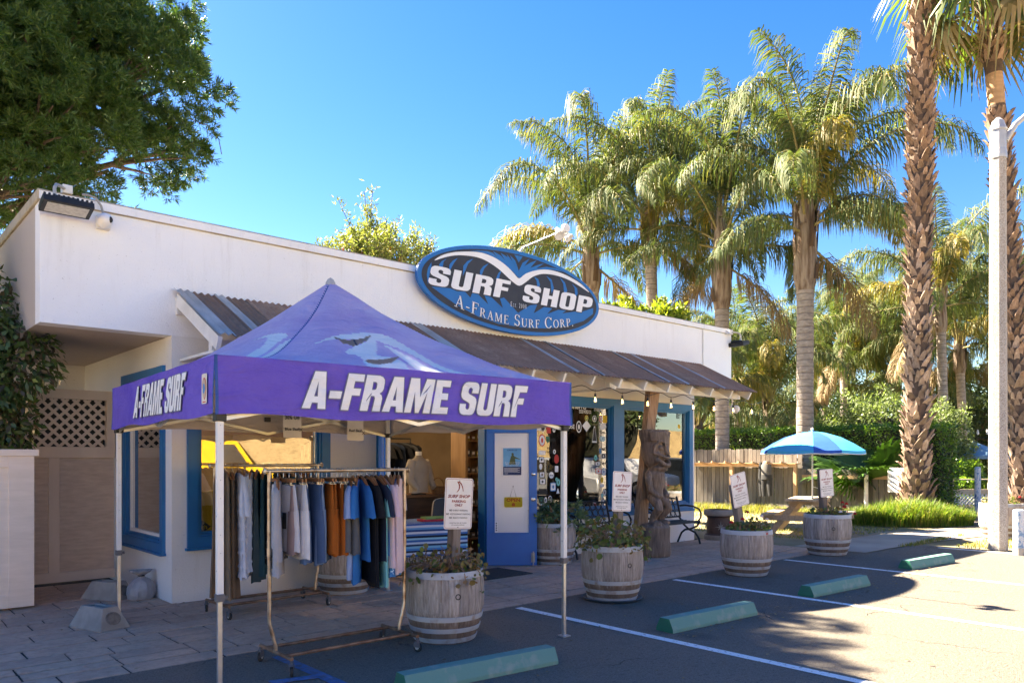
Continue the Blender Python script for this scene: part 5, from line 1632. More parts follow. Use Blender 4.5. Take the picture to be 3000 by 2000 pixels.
# ------------------------------------------------------------------ plants in the barrels
L_GER = leafmat("geranium leaf", [(.10, .15, .035), (.14, .20, .05), (.20, .18, .05), (.24, .15, .05), (.08, .12, .035)], .6, .25)
L_DRY = leafmat("dry geranium leaf", [(.24, .17, .08), (.14, .12, .05), (.30, .18, .09), (.17, .17, .06), (.22, .12, .07)], .7, .2)
L_SUC = leafmat("succulent leaf", [(.12, .19, .085), (.17, .25, .11), (.09, .15, .07)], .45, .15)
L_JADE = leafmat("jade leaf", [(.06, .11, .035), (.09, .15, .05), (.05, .09, .03)], .4, .1)
TWIG = M("brown twig", (.22, .14, .085), (.32, .22, .14), .8, 20)
PET_R = leafmat("red petal", [(.50, .012, .018), (.42, .008, .012)], .5, .25); PET_W = leafmat("white petal", [(.8, .72, .74), (.75, .55, .60)], .5, .25)
def round_leaves(pos, nrm, r, mat_i, V, Fc, Mi, n=7):
    """crinkled round leaves, each a fan of triangles"""
    pos = np.asarray(pos); k = len(pos)
    nrm = unit(nrm); a = unit(np.cross(nrm, rnd_unit(k))); b = np.cross(nrm, a)
    r = np.broadcast_to(np.asarray(r, float).reshape(-1, 1), (k, 1))
    o = sum(len(v) for v in V)
    vs = [pos - nrm * r * .22]
    for j in range(n):
        an = 2 * math.pi * j / n
        vs.append(pos + (a * math.cos(an) + b * math.sin(an)) * r * (1 + .22 * NR.uniform(-1, 1, (k, 1))) + nrm * r * .18 * NR.uniform(-1, 1, (k, 1)))
    V.append(np.stack(vs, 1).reshape(-1, 3))
    base = o + np.arange(k)[:, None] * (n + 1)
    for j in range(n):
        Fc.append(np.concatenate([base, base + 1 + j, base + 1 + (j + 1) % n], 1)); Mi.append(np.full(k, mat_i))
def plant(label, loc, seed, n_leaf, rx, rz, dry, droop=(), flowers=(), name='geranium', twigs=26):
    rr = random.Random(seed); g = np.random.default_rng(seed)
    t = thing(name, label, 'plant', loc)
    mb = MB()
    for i in range(twigs):
        a = rr.uniform(0, 6.28); R_ = rr.uniform(.3, 1.0) * rx; z = rr.uniform(.2, 1) * rz
        p0 = (rr.uniform(-.1, .1), rr.uniform(-.1, .1), -.04); p2 = (R_ * math.cos(a), R_ * math.sin(a), z * .8 - (R_ > rx * .85) * .08)
        p1 = (p2[0] * .5 + rr.uniform(-.04, .04), p2[1] * .5 + rr.uniform(-.04, .04), z * .6)
        mb.tube([p0, p1, p2], [.006, .005, .003], 5)
    for a, R_, dz in droop:
        mb.tube([(.1 * math.cos(a), .1 * math.sin(a), .02), (R_ * .75 * math.cos(a), R_ * .75 * math.sin(a), .1), (R_ * math.cos(a), R_ * math.sin(a), .0), (R_ * 1.05 * math.cos(a), R_ * 1.05 * math.sin(a), dz)], [.006, .005, .004, .003], 5)
    mb.build('stem', TWIG, t)
    th = g.uniform(0, 6.283, n_leaf); q = np.sqrt(g.uniform(0.02, 1, n_leaf)); zz = g.uniform(0, 1, n_leaf) ** .8
    clump = g.uniform(0, 1, n_leaf)
    pos = np.stack([rx * q * np.cos(th), rx * q * np.sin(th), rz * zz * (1 - .55 * q ** 2) + .03 * np.sin(th * 5) - .02], 1)
    edge = q > .93
    pos[edge, 2] -= g.uniform(0, .12, edge.sum())
    for a, R_, dz in droop:
        m_ = 14
        k = g.uniform(.6, 1.05, m_); pp = np.stack([R_ * k * np.cos(a) + g.normal(0, .025, m_), R_ * k * np.sin(a) + g.normal(0, .025, m_), np.where(k > 1, dz, .06) * (k > .97) + .04 + g.normal(0, .03, m_)], 1)
        pos = np.concatenate([pos, pp])
    V, Fc, Mi = [], [], []
    nr = unit(np.concatenate([pos[:, :2] * 1.2, np.full((len(pos), 1), .25)], 1) + g.normal(0, .45, (len(pos), 3)))
    dm = g.uniform(0, 1, len(pos)) < dry
    round_leaves(pos[~dm], nr[~dm], g.uniform(.014, .034, (~dm).sum()), 0, V, Fc, Mi)
    round_leaves(pos[dm], nr[dm], g.uniform(.010, .024, dm.sum()), 1, V, Fc, Mi)
    obj('foliage', np_mesh('foliage', np.concatenate(V), np.concatenate(Fc), [L_GER, L_DRY], np.concatenate(Mi)), t)
    for fx_, fy_, fz_, col in flowers:
        V, Fc, Mi = [], [], []
        u = unit(g.normal(size=(26, 3))); u[:, 2] = np.abs(u[:, 2])
        round_leaves(u * .026, u, .013, 0, V, Fc, Mi, 5)
        o = obj('flower', np_mesh('flower', np.concatenate(V), np.concatenate(Fc), PET_R if col == 'r' else PET_W), t, (fx_, fy_, fz_))
    return t
plant('dry trailing geranium with brown stems in the barrel by the garment racks', (*B[0], .6), 1, 230, .40, .24, .68, [(-2.3, .34, -.22), (-1.2, .36, -.18), (-1.7, .35, -.1), (-.2, .38, -.06), (.1, .40, .12)], twigs=46)
plant('dense green and rusty geranium spilling right in the barrel by the carved post', (*B[1], .6), 2, 520, .44, .36, .30, [(-.6, .40, -.2), (-.3, .42, -.25), (-.1, .42, -.2), (-2.9, .36, -.1)], twigs=30)
rg = random.Random(5)
plant('geranium with red and white blooms in the bright hooped barrel', (*B[2], .6), 3, 300, .32, .18, .35, [(.2, .36, -.1)], [(-.26, -.1, .17, 'r'), (-.05, -.32, -.02, 'r'), (.05, -.2, .2, 'w'), (.16, -.22, .15, 'w'), (.1, .05, .24, 'r'), (.25, -.15, .1, 'w'), (-.3, .05, .12, 'r')], twigs=20)
plant('geranium with clustered red blooms and one white in the barrel before the picnic table', (*B[3], .64), 4, 300, .34, .16, .40, [(-.3, .42, -.1)], [(.08, -.25, .14, 'r'), (.14, -.22, .15, 'r'), (.34, -.1, .2, 'r'), (.40, -.14, .18, 'r'), (.37, -.3, .02, 'r'), (-.16, -.3, .08, 'w')], twigs=20)
plant('yellowing geranium with red blooms in the barrel behind the lamp post', (*B[4], .68), 6, 260, .34, .2, .45, [], [(-.3, -.1, .2, 'r'), (.1, -.3, .14, 'r'), (.25, .1, .2, 'r')], twigs=16)
# succulents by the door: pale rosette sprays to the sides, dark jade in the middle
sv = thing('succulent', 'dark jade and grey green succulents overflowing the barrel beside the door', 'plant', (*B[6], .6))
g = np.random.default_rng(8)
mb = MB()
for i in range(16):
    a = g.uniform(0, 6.28); mb.tube([(0, 0, 0), (.15 * math.cos(a), .15 * math.sin(a), .18), (.32 * math.cos(a), .32 * math.sin(a), .28 + g.uniform(-.12, .1))], [.012, .01, .006], 5)
mb.build('stem', TWIG, sv)
V, Fc, Mi = [], [], []
n = 900
th = g.uniform(0, 6.283, n); q = np.sqrt(g.uniform(0, 1, n)); pos = np.stack([.27 * q * np.cos(th), .27 * q * np.sin(th), .40 * np.sqrt(1 - q ** 2) * g.uniform(.4, 1, n)], 1)
round_leaves(pos, unit(pos + g.normal(0, .12, (n, 3))), g.uniform(.012, .022, n), 0, V, Fc, Mi, 5)
obj('jade_foliage', np_mesh('jade_foliage', np.concatenate(V), np.concatenate(Fc), [L_JADE]), sv)
P_, D_, N_ = [], [], []
heads = [(.40 * math.cos(a), .40 * math.sin(a), z) for a, z in [(-2.9, .12), (3.0, .22), (2.6, .15), (-2.5, .05), (-1.9, .05), (-1.2, .12), (-.6, .16), (-.2, .22), (0.1, .15), (.3, .24), (-.9, -.06), (-2.1, -.08), (-.4, .3), (.5, .1), (-1.5, .02)]] + [(.5 * math.cos(a), .5 * math.sin(a), z) for a, z in [(-.35, .14), (-.1, .08), (.1, .22), (-.5, .04)]]
for h in heads:
    h = np.array(h); ax = unit(h * np.array([1, 1, .4]) + np.array([0, 0, .15]))
    u = unit(g.normal(size=(24, 3)) * .8 + ax * .9)
    P_.append(np.repeat(h[None], 24, 0) + u * .01); D_.append(u); N_.append(unit(g.normal(size=(24, 3))))
v, f = leaf_quads(np.concatenate(P_), np.concatenate(D_), np.concatenate(N_), .10, .024, belly=.55)
obj('rosette_foliage', np_mesh('rosette_foliage', v, f, [L_SUC]), sv)

# ------------------------------------------------------------------ wheel stops
WSG = M("green painted concrete", (.13, .29, .24), (.23, .325, .28), .8, 7, bmp=.5, bscale=40, lo=.54, hi=.68, detail=9)
WSD = M("dark green paint", (.012, .155, .095), (.02, .12, .08), .6, 6)
prof = [(-.10, 0), (.10, 0), (.10, .03), (.055, .125), (-.055, .125), (-.10, .03)]
wm = MB()
L = 1.32
n = len(prof)
vs = [(x, y_, z) for x in (-L / 2, -L / 2 + .001, L / 2) for y_, z in prof]
fs = [tuple(range(n))[::-1], tuple(2 * n + k for k in range(n))]
ms = [1, 0]
for s_ in range(2):
    for k in range(n):
        k2 = (k + 1) % n
        fs.append((s_ * n + k, s_ * n + k2, (s_ + 1) * n + k2, (s_ + 1) * n + k)); ms.append(0)
wm.add(vs, fs); wm.m = ms
ws_me = wm.mesh('wheel_stop', [WSG, WSD], bevel=.006)
def wstop(x, y_, a, label):
    tag(obj('wheel_stop', ws_me, None, (x, y_, .001), a), label, 'wheel stop', 'green wheel stops')
wstop(3.58, 4.33, -.1, 'green concrete wheel stop cut by the bottom edge, nearest the tent')
wstop(6.40, 4.25, -.06, 'green concrete wheel stop, second from the tent')
wstop(9.07, 4.25, -.06, 'green concrete wheel stop half in the sign shadow, third from the tent')
wstop(12.22, 4.33, -.1, 'green concrete wheel stop nearest the lamp post')

# ------------------------------------------------------------------ benches
def bench(loc, label):
    b = thing('bench', label, 'bench', loc, 0, 'black iron benches against the shop')
    L = 1.27
    s = MB()
    for i in range(6):
        y_ = -.42 + i * .075
        s.tube([(-L / 2, y_, .43 - .012 * math.sin(i / 5 * math.pi)), (L / 2, y_, .43 - .012 * math.sin(i / 5 * math.pi))], .02, 8)
    s.build('seat', DKMETAL, b, smooth=True)
    k = MB()
    c0 = Vector((0, .01, .50)); up = Vector((0, .10, .38)).normalized()
    P3 = lambda x, z: Vector((x, 0, 0)) + c0 + up * z
    k.tube([P3(-L / 2, 0), P3(-L / 2, .34), P3(-L / 4, .375), P3(0, .385), P3(L / 4, .375), P3(L / 2, .34), P3(L / 2, 0), P3(-L / 2, 0)], .016, 6)
    for j in range(9):
        for r_ in range(3):
            cx_ = -L / 2 + .07 + j * (L - .14) / 8 + (0.035 if r_ % 2 else 0); cz_ = .07 + r_ * .11
            if cx_ > L / 2 - .04: continue
            k.tube([P3(cx_ + .066 * math.cos(a), cz_ + .066 * math.sin(a)) for a in [q * math.pi / 4 for q in range(9)]], .0085, 5)
    k.build('backrest', DKMETAL, b, smooth=True)
    for sx in (-1, 1):
        x = sx * L / 2
        a = MB(); a.tube([(x, .02, .70), (x, -.1, .715), (x, -.28, .70), (x, -.40, .66), (x, -.45, .58), (x, -.44, .50), (x, -.38, .43), (x, -.30, .405)], .017, 8); a.build('armrest', DKMETAL, b, smooth=True)
        a = MB()
        a.tube([(x, -.42, .42), (x, -.36, .34), (x, -.22, .28), (x, -.10, .26), (x, -.02, .20), (x, .04, .08), (x, .07, .015)], .019, 8)
        a.tube([(x, .04, .50), (x, -.06, .36), (x, -.18, .27), (x, -.32, .22), (x, -.40, .12), (x, -.43, .015)], .019, 8)
        a.tube([(x, .01, .50), (x, .10, .88)], .018, 8)
        a.build('leg', DKMETAL, b, smooth=True)
    return b
bench((9.33, 8.58, 0), 'black iron bench beneath the sticker covered window')
bench((11.35, 8.58, 0), 'black iron bench right of the carved figure')

# ------------------------------------------------------------------ carved wooden figure against a slab
def m_carve():
    m, nt, b, out = nt_new("carved driftwood")
    co = coords(nt)
    n = noise(nt, coords(nt, (9, 9, 1.2)), 2.5, 6, .65)
    c = ramp(nt, n, [(.3, (.075, .05, .036)), (.55, (.20, .14, .10)), (.75, (.33, .245, .18))])
    nt.links.new(c, b.inputs['Base Color']); b.inputs['Roughness'].default_value = .7
    wv = nd(nt, "ShaderNodeTexWave", Scale=9.0, Distortion=5.0, Detail=3)
    nt.links.new(coords(nt, (1, 1, .25)), wv.inputs[0])
    h = mth(nt, 'ADD', mth(nt, 'MULTIPLY', wv.outputs['Fac'], .5), noise(nt, co, 40, 4))
    bump(nt, b, h, .5, .012)
    return m
CARVE = m_carve()
SLABW = woodmat("split slab wood", (.20, .12, .07), (.38, .245, .15), (.48, .36, .25), (22, 22, 1), 1.6, rnd=.05)
tk = thing('carved_figure', 'tall carved wooden grinning figure standing against a leaning timber slab', 'carving', (10.05, 7.72, 0), .22)
f = MB()
f.sph((0.03, .02, 1.74), (.225, .21, .33), 24, 16)                                    # head
f.lathe([(.20, 1.82), (.225, 1.9), (.245, 2.0), (.25, 2.06), (.16, 2.03), (.0, 1.97)], 20, (.03, .02, 0))   # headdress
for k in range(5):                                                                   # carved bands across the brow
    f.tube([(.03 + (.235 + .004 * k) * math.sin(a), -.02 - (.205 + .004 * k) * math.cos(a), 1.88 + k * .033 - .06 * math.exp(-(a / .25) ** 2)) for a in [q * .2 for q in range(-8, 9)]], .011, 6)
for s_ in (-1, 1):
    f.tube([(.03 + s_ * .03, -.215, 1.70), (.03 + s_ * .07, -.21, 1.84), (.03 + s_ * .15, -.175, 1.87), (.03 + s_ * .21, -.10, 1.80), (.03 + s_ * .215, -.08, 1.68), (.03 + s_ * .15, -.17, 1.62)], .022, 8)   # brow and cheek ring
    f.sph((.03 + s_ * .12, -.165, 1.755), (.05, .03, .042), 12, 8)                      # eye
    f.tube([(s_ * .17 + .02, .02, 1.36), (s_ * .25 + .02, -.01, 1.26), (s_ * .245 + .02, -.05, 1.08), (s_ * .17, -.14, .99)], [.055, .06, .05, .045], 12)   # arms
    f.sph((s_ * .15 + .01, -.15, .985), (.06, .05, .045), 10, 8)
    f.tube([(s_ * .10, .0, .98), (s_ * .17, -.14, .86), (s_ * .18, -.17, .78), (s_ * .15, -.06, .64), (s_ * .15, -.04, .56)], [.085, .085, .075, .062, .055], 12)    # legs
    f.sph((s_ * .15, -.10, .545), (.08, .12, .05), 10, 8)
f.tube([(.03, -.20, 1.80), (.03, -.215, 1.70), (.03, -.222, 1.66)], [.028, .04, .05], 10)              # nose
for dz, rr_, up_ in ((1.60, .026, .075), (1.475, .036, .11)):
    f.tube([(.03 + .195 * math.sin(a), -.05 - .18 * math.cos(a), dz + up_ * math.sin(a) ** 2) for a in [q * .16 for q in range(-8, 9)]], rr_, 8)  # lips
f.sph((.03, -.08, 1.43), (.15, .14, .07), 16, 10)                                     # chin
f.lathe([(.08, .93), (.135, .97), (.135, 1.08), (.165, 1.25), (.165, 1.34), (.11, 1.42)], 20, (.01, -.01, 0))   # torso
f.lathe([(.25, 0), (.262, .06), (.25, .3), (.255, .48), (.22, .53), (.0, .54)], 22, (-.03, -.02, 0))          # pedestal
me = f.mesh('tmp', CARVE)
to = obj('tmp', me); md = to.modifiers.new('r', 'REMESH'); md.mode = 'VOXEL'; md.voxel_size = .0115; md.use_smooth_shade = True
sm = to.modifiers.new('s', 'SMOOTH'); sm.iterations = 2
dg = bpy.context.evaluated_depsgraph_get()
fig = bpy.data.meshes.new_from_object(to.evaluated_get(dg)); fig.name = 'figure'
bpy.data.objects.remove(to)
if not fig.materials: fig.materials.append(CARVE)
fo = obj('figure', fig, tk)
m2 = MB()                                                                            # dark slits for mouth and pupils
s = MB()
lean = lambda z: -.26 + .185 * z / 1.0 * .98
pr = []
for k in range(12):
    z = .0 + 2.72 * k / 11
    xo = -.30 + .20 * z
    w_ = .30 + .03 * math.sin(k * 1.3)
    pr.append((xo, w_, z))
vs = []; fs = []
for xo, w_, z in pr:
    yb = .17 + .10 * z / 2.7 * 0
    vs += [(xo - .02, yb + .0, z), (xo + w_ * .5, yb - .055, z), (xo + w_, yb - .01, z), (xo + w_ * .95, yb + .10, z), (xo + .02, yb + .11, z)]
for k in range(11):
    for j in range(5):
        j2 = (j + 1) % 5
        fs.append((k * 5 + j, k * 5 + j2, (k + 1) * 5 + j2, (k + 1) * 5 + j))
fs += [(4, 3, 2, 1, 0), tuple(55 + j for j in range(5))]
s.add(vs, fs); s.build('slab', SLABW, tk, smooth=True, angle=30)

# carved stump planter right of the bench
PT = M("brown carved pot", (.075, .038, .028), (.12, .07, .05), .75, 5, bmp=.6, bscale=20); PT2 = M("pale carved star", (.34, .28, .23), (.24, .20, .17), .8, 8, bmp=.5, bscale=30)
pt = thing('carved_stump', 'brown carved stump planter with a pale star beside the bench', 'planter', (13.05, 8.45, 0))
m = MB(); m.lathe([(.25, 0), (.27, .02), (.27, .10), (.23, .13), (.235, .30), (.215, .40), (.22, .44), (.265, .47), (.275, .52), (.26, .58), (.22, .58), (.20, .50), (0, .5)], 26); m.build('body', [PT], pt, smooth=True)
m = MB(); m.lathe([(.276, .475), (.288, .50), (.285, .545), (.268, .585), (.225, .59)], 26, caps=False); m.lathe([(.272, .0), (.282, .03), (.28, .09), (.262, .105)], 26, caps=False); m.build('rim', [PT2], pt, smooth=True)
m = MB()
for k in range(4):
    a0 = -2.4 + k * 1.5
    for j in range(8):
        r_in, r_out = .03, .11 if j % 2 == 0 else .075
        an = j * math.pi / 4
        pts = [(r_out * math.cos(an), r_out * math.sin(an)), (r_in * math.cos(an + .4), r_in * math.sin(an + .4)), (0, 0), (r_in * math.cos(an - .4), r_in * math.sin(an - .4))]
        q = []
        for u, v in pts:
            rr_ = .245 - .0 + (.012 if (u, v) == (0, 0) else 0)
            aa = a0 + u / .235
            q.append((rr_ * math.cos(aa), rr_ * math.sin(aa), .26 + v * 1.15))
        m.add(q, [(0, 1, 2), (0, 2, 3)])
m.build('star', [PT2], pt)

# ------------------------------------------------------------------ concrete tent weights and a sand bag at the left
CB = M("grey cast concrete", (.33, .31, .28), (.24, .225, .205), .9, 6, bmp=.6, bscale=60)
def cblock(loc, rz, label, sc=1.0):
    t = thing('concrete_block', label, 'weight', loc, rz, 'concrete tent weights'); t.scale = (sc,) * 3
    m = MB()
    m.add([(-.26, -.15, 0), (.26, -.15, 0), (.26, .15, 0), (-.26, .15, 0), (-.17, -.075, .2), (.17, -.075, .2), (.17, .075, .2), (-.17, .075, .2), (-.13, -.035, .2), (.13, -.035, .2), (.13, .035, .2), (-.13, .035, .2), (-.13, -.035, .12), (.13, -.035, .12), (.13, .035, .12), (-.13, .035, .12)],
          [(3, 2, 1, 0), (0, 1, 5, 4), (1, 2, 6, 5), (2, 3, 7, 6), (3, 0, 4, 7), (4, 5, 9, 8), (5, 6, 10, 9), (6, 7, 11, 10), (7, 4, 8, 11), (8, 9, 13, 12), (9, 10, 14, 13), (10, 11, 15, 14), (11, 8, 12, 15), (12, 13, 14, 15)])
    m.build('body', CB, t, bevel=.006)
    m = MB()
    e = Vector((.215, 0, .1)); u = Vector((0, 1, 0)); v = Vector((-.09, 0, .2)).normalized()
    for r0, r1, h in ((.072, .060, .004), (.060, .058, -.003)): pass
    pts = lambda r_, h: [e + u * (r_ * math.cos(a)) + v * (r_ * .85 * math.sin(a)) + u.cross(v) * h for a in [k * math.pi / 9 for k in range(18)]]
    A, B_, C = pts(.075, .002), pts(.066, .006), pts(.060, .0025)
    m.add(A + B_ + C, [(k, (k + 1) % 18, 18 + (k + 1) % 18, 18 + k) for k in range(18)] + [(18 + k, 18 + (k + 1) % 18, 36 + (k + 1) % 18, 36 + k) for k in range(18)] + [tuple(range(36, 54))])
    m.build('socket_ring', M("worn dark concrete", (.20, .185, .165), (.12, .11, .10), .9, 25), t)
    return t
cblock((1.93, 8.0, .002), rad(-72), 'grey concrete tent weight at the foot of the left tent leg')
cblock((2.40, 9.55, .002), rad(-58), 'grey concrete weight against the sand bag by the tan fence')
BAG = M("grey plastic bag", (.36, .35, .36), (.28, .27, .29), .45, 8, bmp=.7, bscale=14, bdist=.02)
bg_ = thing('sand_bag', 'tied grey sand bag slumped against the side wall', 'bag', (2.66, 9.25, 0))
m = MB()
def bagf(u, v):
    a = 2 * math.pi * u
    z = v
    r_ = [.06, .135, .15, .145, .12, .085, .045, .032, .06, .10, .11]; k = v * 10; i = min(int(k), 9); rr_ = r_[i] + (r_[i + 1] - r_[i]) * (k - i)
    rr_ *= 1 + .10 * math.sin(5 * a + 7 * v) * (.4 + v) + .06 * math.sin(11 * a - 5 * v)
    zz = [0, .01, .06, .13, .19, .225, .25, .27, .29, .31, .33]; z = zz[i] + (zz[i + 1] - zz[i]) * (k - i)
    return (rr_ * math.cos(a), rr_ * math.sin(a) * .85, z)
m.grid(bagf, 40, 30); m.build('body', BAG, bg_, smooth=True)
m = MB(); m.lathe([(.036, .262), (.04, .27), (.036, .278)], 12, caps=False); m.build('tie', BLACK, bg_, smooth=True)
# ------------------------------------------------------------------ palms
QF = leafmat("queen palm leaflet", [(.075, .115, .045), (.095, .135, .055), (.135, .155, .065), (.055, .09, .035), (.19, .17, .07), (.09, .13, .06)], .6, .28, .15)
QY = leafmat("yellowing palm leaflet", [(.30, .22, .05), (.22, .18, .045), (.14, .14, .035), (.34, .26, .09), (.10, .12, .03)], .5, .35)
QD = leafmat("dead palm leaflet", [(.28, .20, .11), (.22, .15, .08), (.33, .25, .15)], .7, .2)
RACH = M("palm midrib", (.20, .19, .07), (.26, .20, .09), .5, 8)
PTRUNK = None
def m_ptrunk():
    m, nt, b, out = nt_new("ringed palm trunk")
    co = coords(nt)
    wv = nd(nt, "ShaderNodeTexWave", Scale=1.6, Distortion=1.6, Detail=3, bands_direction='Z')
    nt.links.new(co, wv.inputs[0])
    n = noise(nt, coords(nt, (3, 3, 8)), 2, 6, .65)
    c = ramp(nt, n, [(.3, (.20, .165, .14)), (.55, (.33, .285, .25)), (.75, (.42, .375, .335))])
    rg_ = ramp(nt, wv.outputs['Fac'], [(.0, 1.0), (.14, 0.0)])
    c = mixc(nt, mth(nt, 'MULTIPLY', rg_, .6), c, (.13, .10, .085))
    nt.links.new(c, b.inputs['Base Color']); b.inputs['Roughness'].default_value = .85
    bump(nt, b, mth(nt, 'SUBTRACT', n, mth(nt, 'MULTIPLY', rg_, .8)), .6, .03)
    return m
PTRUNK = m_ptrunk()
FIBRE = M("palm leaf base fibre", (.30, .24, .19), (.13, .085, .06), .85, 2.2, bmp=.7, bscale=12, bdist=.03, stretch=(5, 5, .6), lo=.4, hi=.62)
FIBRE2 = M("dark palm fibre", (.12, .075, .045), (.065, .042, .03), .9, 4, bmp=.7, bscale=16, bdist=.03, stretch=(4, 4, .7))
def frond_mesh(e0, drop, L, seed, mat, nl=136, lw=.034, ll=1.08, hang=.75):
    g = np.random.default_rng(seed)
    n = 26
    s = np.linspace(0, 1, n)
    th = np.radians(e0) - np.radians(e0 + drop) * s ** 1.7
    dx = np.cos(th) * L / (n - 1); dz = np.sin(th) * L / (n - 1)
    x = np.concatenate([[0], np.cumsum(dx[:-1])]); z = np.concatenate([[0], np.cumsum(dz[:-1])])
    mb = MB()
    yb = .15 * g.normal() * s ** 2
    mb.tube([(x[i], yb[i], z[i]) for i in range(0, n, 3)], [.045 * (1 - .85 * s[i]) + .004 for i in range(0, n, 3)], 5)
    rv = np.array(mb.v); nv = len(rv)
    fq = np.array([f for f in mb.f if len(f) == 4]); 
    sl = np.repeat(np.linspace(.17, .995, nl), 2) + g.uniform(-.004, .004, 2 * nl)
    side = np.tile([1.0, -1.0], nl)
    P = np.stack([np.interp(sl, s, x), np.interp(sl, s, yb), np.interp(sl, s, z)], 1)
    T = np.stack([np.interp(sl, s, np.cos(th)), np.zeros_like(sl), np.interp(sl, s, np.sin(th))], 1); T = unit(T)
    U = np.stack([-T[:, 2], 0 * sl, T[:, 0]], 1)
    S = np.stack([0 * sl, side, 0 * sl], 1)
    lv = g.uniform(-.9, 1.0, (2 * nl, 1))                         # leaflets leave the midrib in several planes
    d0 = unit(S + T * .55 + U * lv)
    prof = np.clip(np.sin(np.pi * (sl * .86 + .10)) ** .6, .25, 1)
    ln = (ll * prof * g.uniform(.8, 1.1, 2 * nl))[:, None]
    down = np.array([[0, 0, -1.0]])
    h = hang * g.uniform(.7, 1.3, (2 * nl, 1))
    d1 = unit(d0 * (1 - .45 * h) + down * h * .65 + T * .1)
    d2 = unit(d0 * (1 - h) * .8 + down * h * 1.3 + T * .1)
    p1 = P + d0 * ln * .25; p2 = p1 + d1 * ln * .35; p3 = p2 + d2 * ln * .45
    wv = unit(np.cross(d1, U + S * .3 + g.normal(0, .3, (2 * nl, 3)))) * lw * .5
    V = np.stack([P - wv * .5, P + wv * .5, p1 - wv, p1 + wv, p2 - wv * .85, p2 + wv * .85, p3 - wv * .15, p3 + wv * .15], 1).reshape(-1, 3)
    b = nv + np.arange(2 * nl)[:, None] * 8
    Fq = np.concatenate([b + np.array([[0, 1, 3, 2]]), b + np.array([[2, 3, 5, 4]]), b + np.array([[4, 5, 7, 6]])])
    F_ = np.concatenate([fq, Fq]); mi = np.concatenate([np.zeros(len(fq), int), np.ones(len(Fq), int)])
    return np_mesh('frond', np.concatenate([rv, V]), F_, [RACH, mat], mi)
FRONDS = [frond_mesh(88, -10, 4.8, 1, QF, hang=.7), frond_mesh(85, 34, 5.6, 2, QF, hang=.9), frond_mesh(80, 68, 6.0, 3, QF, hang=1.0), frond_mesh(71, 78, 5.9, 4, QF, hang=.95), frond_mesh(58, 80, 5.6, 5, QF, hang=1.0), frond_mesh(36, 78, 5.0, 6, QF, hang=1.0), frond_mesh(8, 70, 4.2, 7, QF, hang=1.0)]
FROND_Y = [frond_mesh(72, 86, 5.2, 8, QY, hang=1.05), frond_mesh(40, 84, 4.8, 9, QY, hang=1.05)]
FROND_D = frond_mesh(-35, 82, 3.6, 10, QD, hang=.9)
def queen_palm(label, x, y, zg, zt, r, lean=(0, 0), nf=22, sc=1.0, seed=1, boots=2.2, yellow=2, dead=0, group='queen palms', tilt0=0.0, spread=1.0):
    rr = random.Random(seed)
    t = thing('queen_palm', label, 'palm tree', (x, y, zg), 0, group)
    H = zt - zg
    c = lambda z: (lean[0] * (z / H) ** 1.4, lean[1] * (z / H) ** 1.4)
    hb = H - boots
    mb = MB(); prof = []
    k = 16
    pts = [(*c(hb * i / k), hb * i / k) for i in range(k + 1)]
    mb.tube(pts, [r * (1.25 - .3 * min(1, i / 4)) * (1 + .03 * math.sin(i * 2.1)) for i in range(k + 1)], 14)
    mb.build('trunk', PTRUNK, t, smooth=True)
    mb = MB(); k = 9
    pts = [(*c(hb + boots * i / k), hb + boots * i / k) for i in range(k + 1)]
    mb.tube(pts, [r * q for q in (1.0, 1.28, 1.35, 1.3, 1.24, 1.18, 1.1, 1.0, .85, .6)], 14)
    mb.build('crownshaft', FIBRE, t, smooth=True)
    for i in range(int(boots * 6)):                                  # split leaf bases round the shaft
        z = hb + boots * rr.uniform(0.02, .8); a = rr.uniform(0, 6.28); cx_, cy_ = c(z); h = rr.uniform(.5, 1.1)
        m = MB(); ca, sa = math.cos(a), math.sin(a); R0 = r * 1.26
        w_ = rr.uniform(.07, .13); o_ = rr.uniform(.02, .14)
        vs = []
        for q, (dz, ro, ww) in enumerate(((0, 0, 1.2), (h * .5, .03, 1), (h, o_, .35))):
            for s_ in (-1, 1):
                vs.append((cx_ + (R0 + ro) * ca - sa * w_ * ww * s_, cy_ + (R0 + ro) * sa + ca * w_ * ww * s_, z + dz))
        vs += [(cx_ + (R0 + .03) * ca, cy_ + (R0 + .03) * sa, z + .02), (cx_ + (R0 + .06) * ca, cy_ + (R0 + .06) * sa, z + h * .5), (cx_ + (R0 + o_ + .01) * ca, cy_ + (R0 + o_ + .01) * sa, z + h)]
        m.add(vs, [(0, 6, 7, 2), (6, 1, 3, 7), (2, 7, 8, 4), (7, 3, 5, 8)])
        m.build('leaf_base', FIBRE if rr.random() < .65 else FIBRE2, t)
    ga = rr.uniform(0, 6)
    for i in range(nf):
        f = i / (nf - 1)
        v = FRONDS[min(len(FRONDS) - 1, int(f ** 1.05 * len(FRONDS)))]
        z = H - .1 - f * boots * .42
        cx_, cy_ = c(z); a = ga + i * 2.39996
        o = obj('frond', v, t, (cx_ + .08 * math.cos(a), cy_ + .08 * math.sin(a), z), None, sc * rr.uniform(.88, 1.1))
        o.rotation_euler = Euler((rr.uniform(-.2, .2), rr.uniform(-.1, .1) + tilt0, a), 'XYZ')
    for i in range(yellow):
        a = rr.uniform(0, 6.28); z = H - boots * .4; cx_, cy_ = c(z)
        obj('frond', FROND_Y[i % 2], t, (cx_, cy_, z), (0, 0, a), sc * rr.uniform(.9, 1.05))
    for a in (dead if isinstance(dead, (list, tuple)) else []):
        z = H - boots * .55; cx_, cy_ = c(z)
        obj('frond', FROND_D, t, (cx_, cy_, z), (0, 0, a), sc)
    return t
VR = math.atan2(RY, RX)      # heading of image right
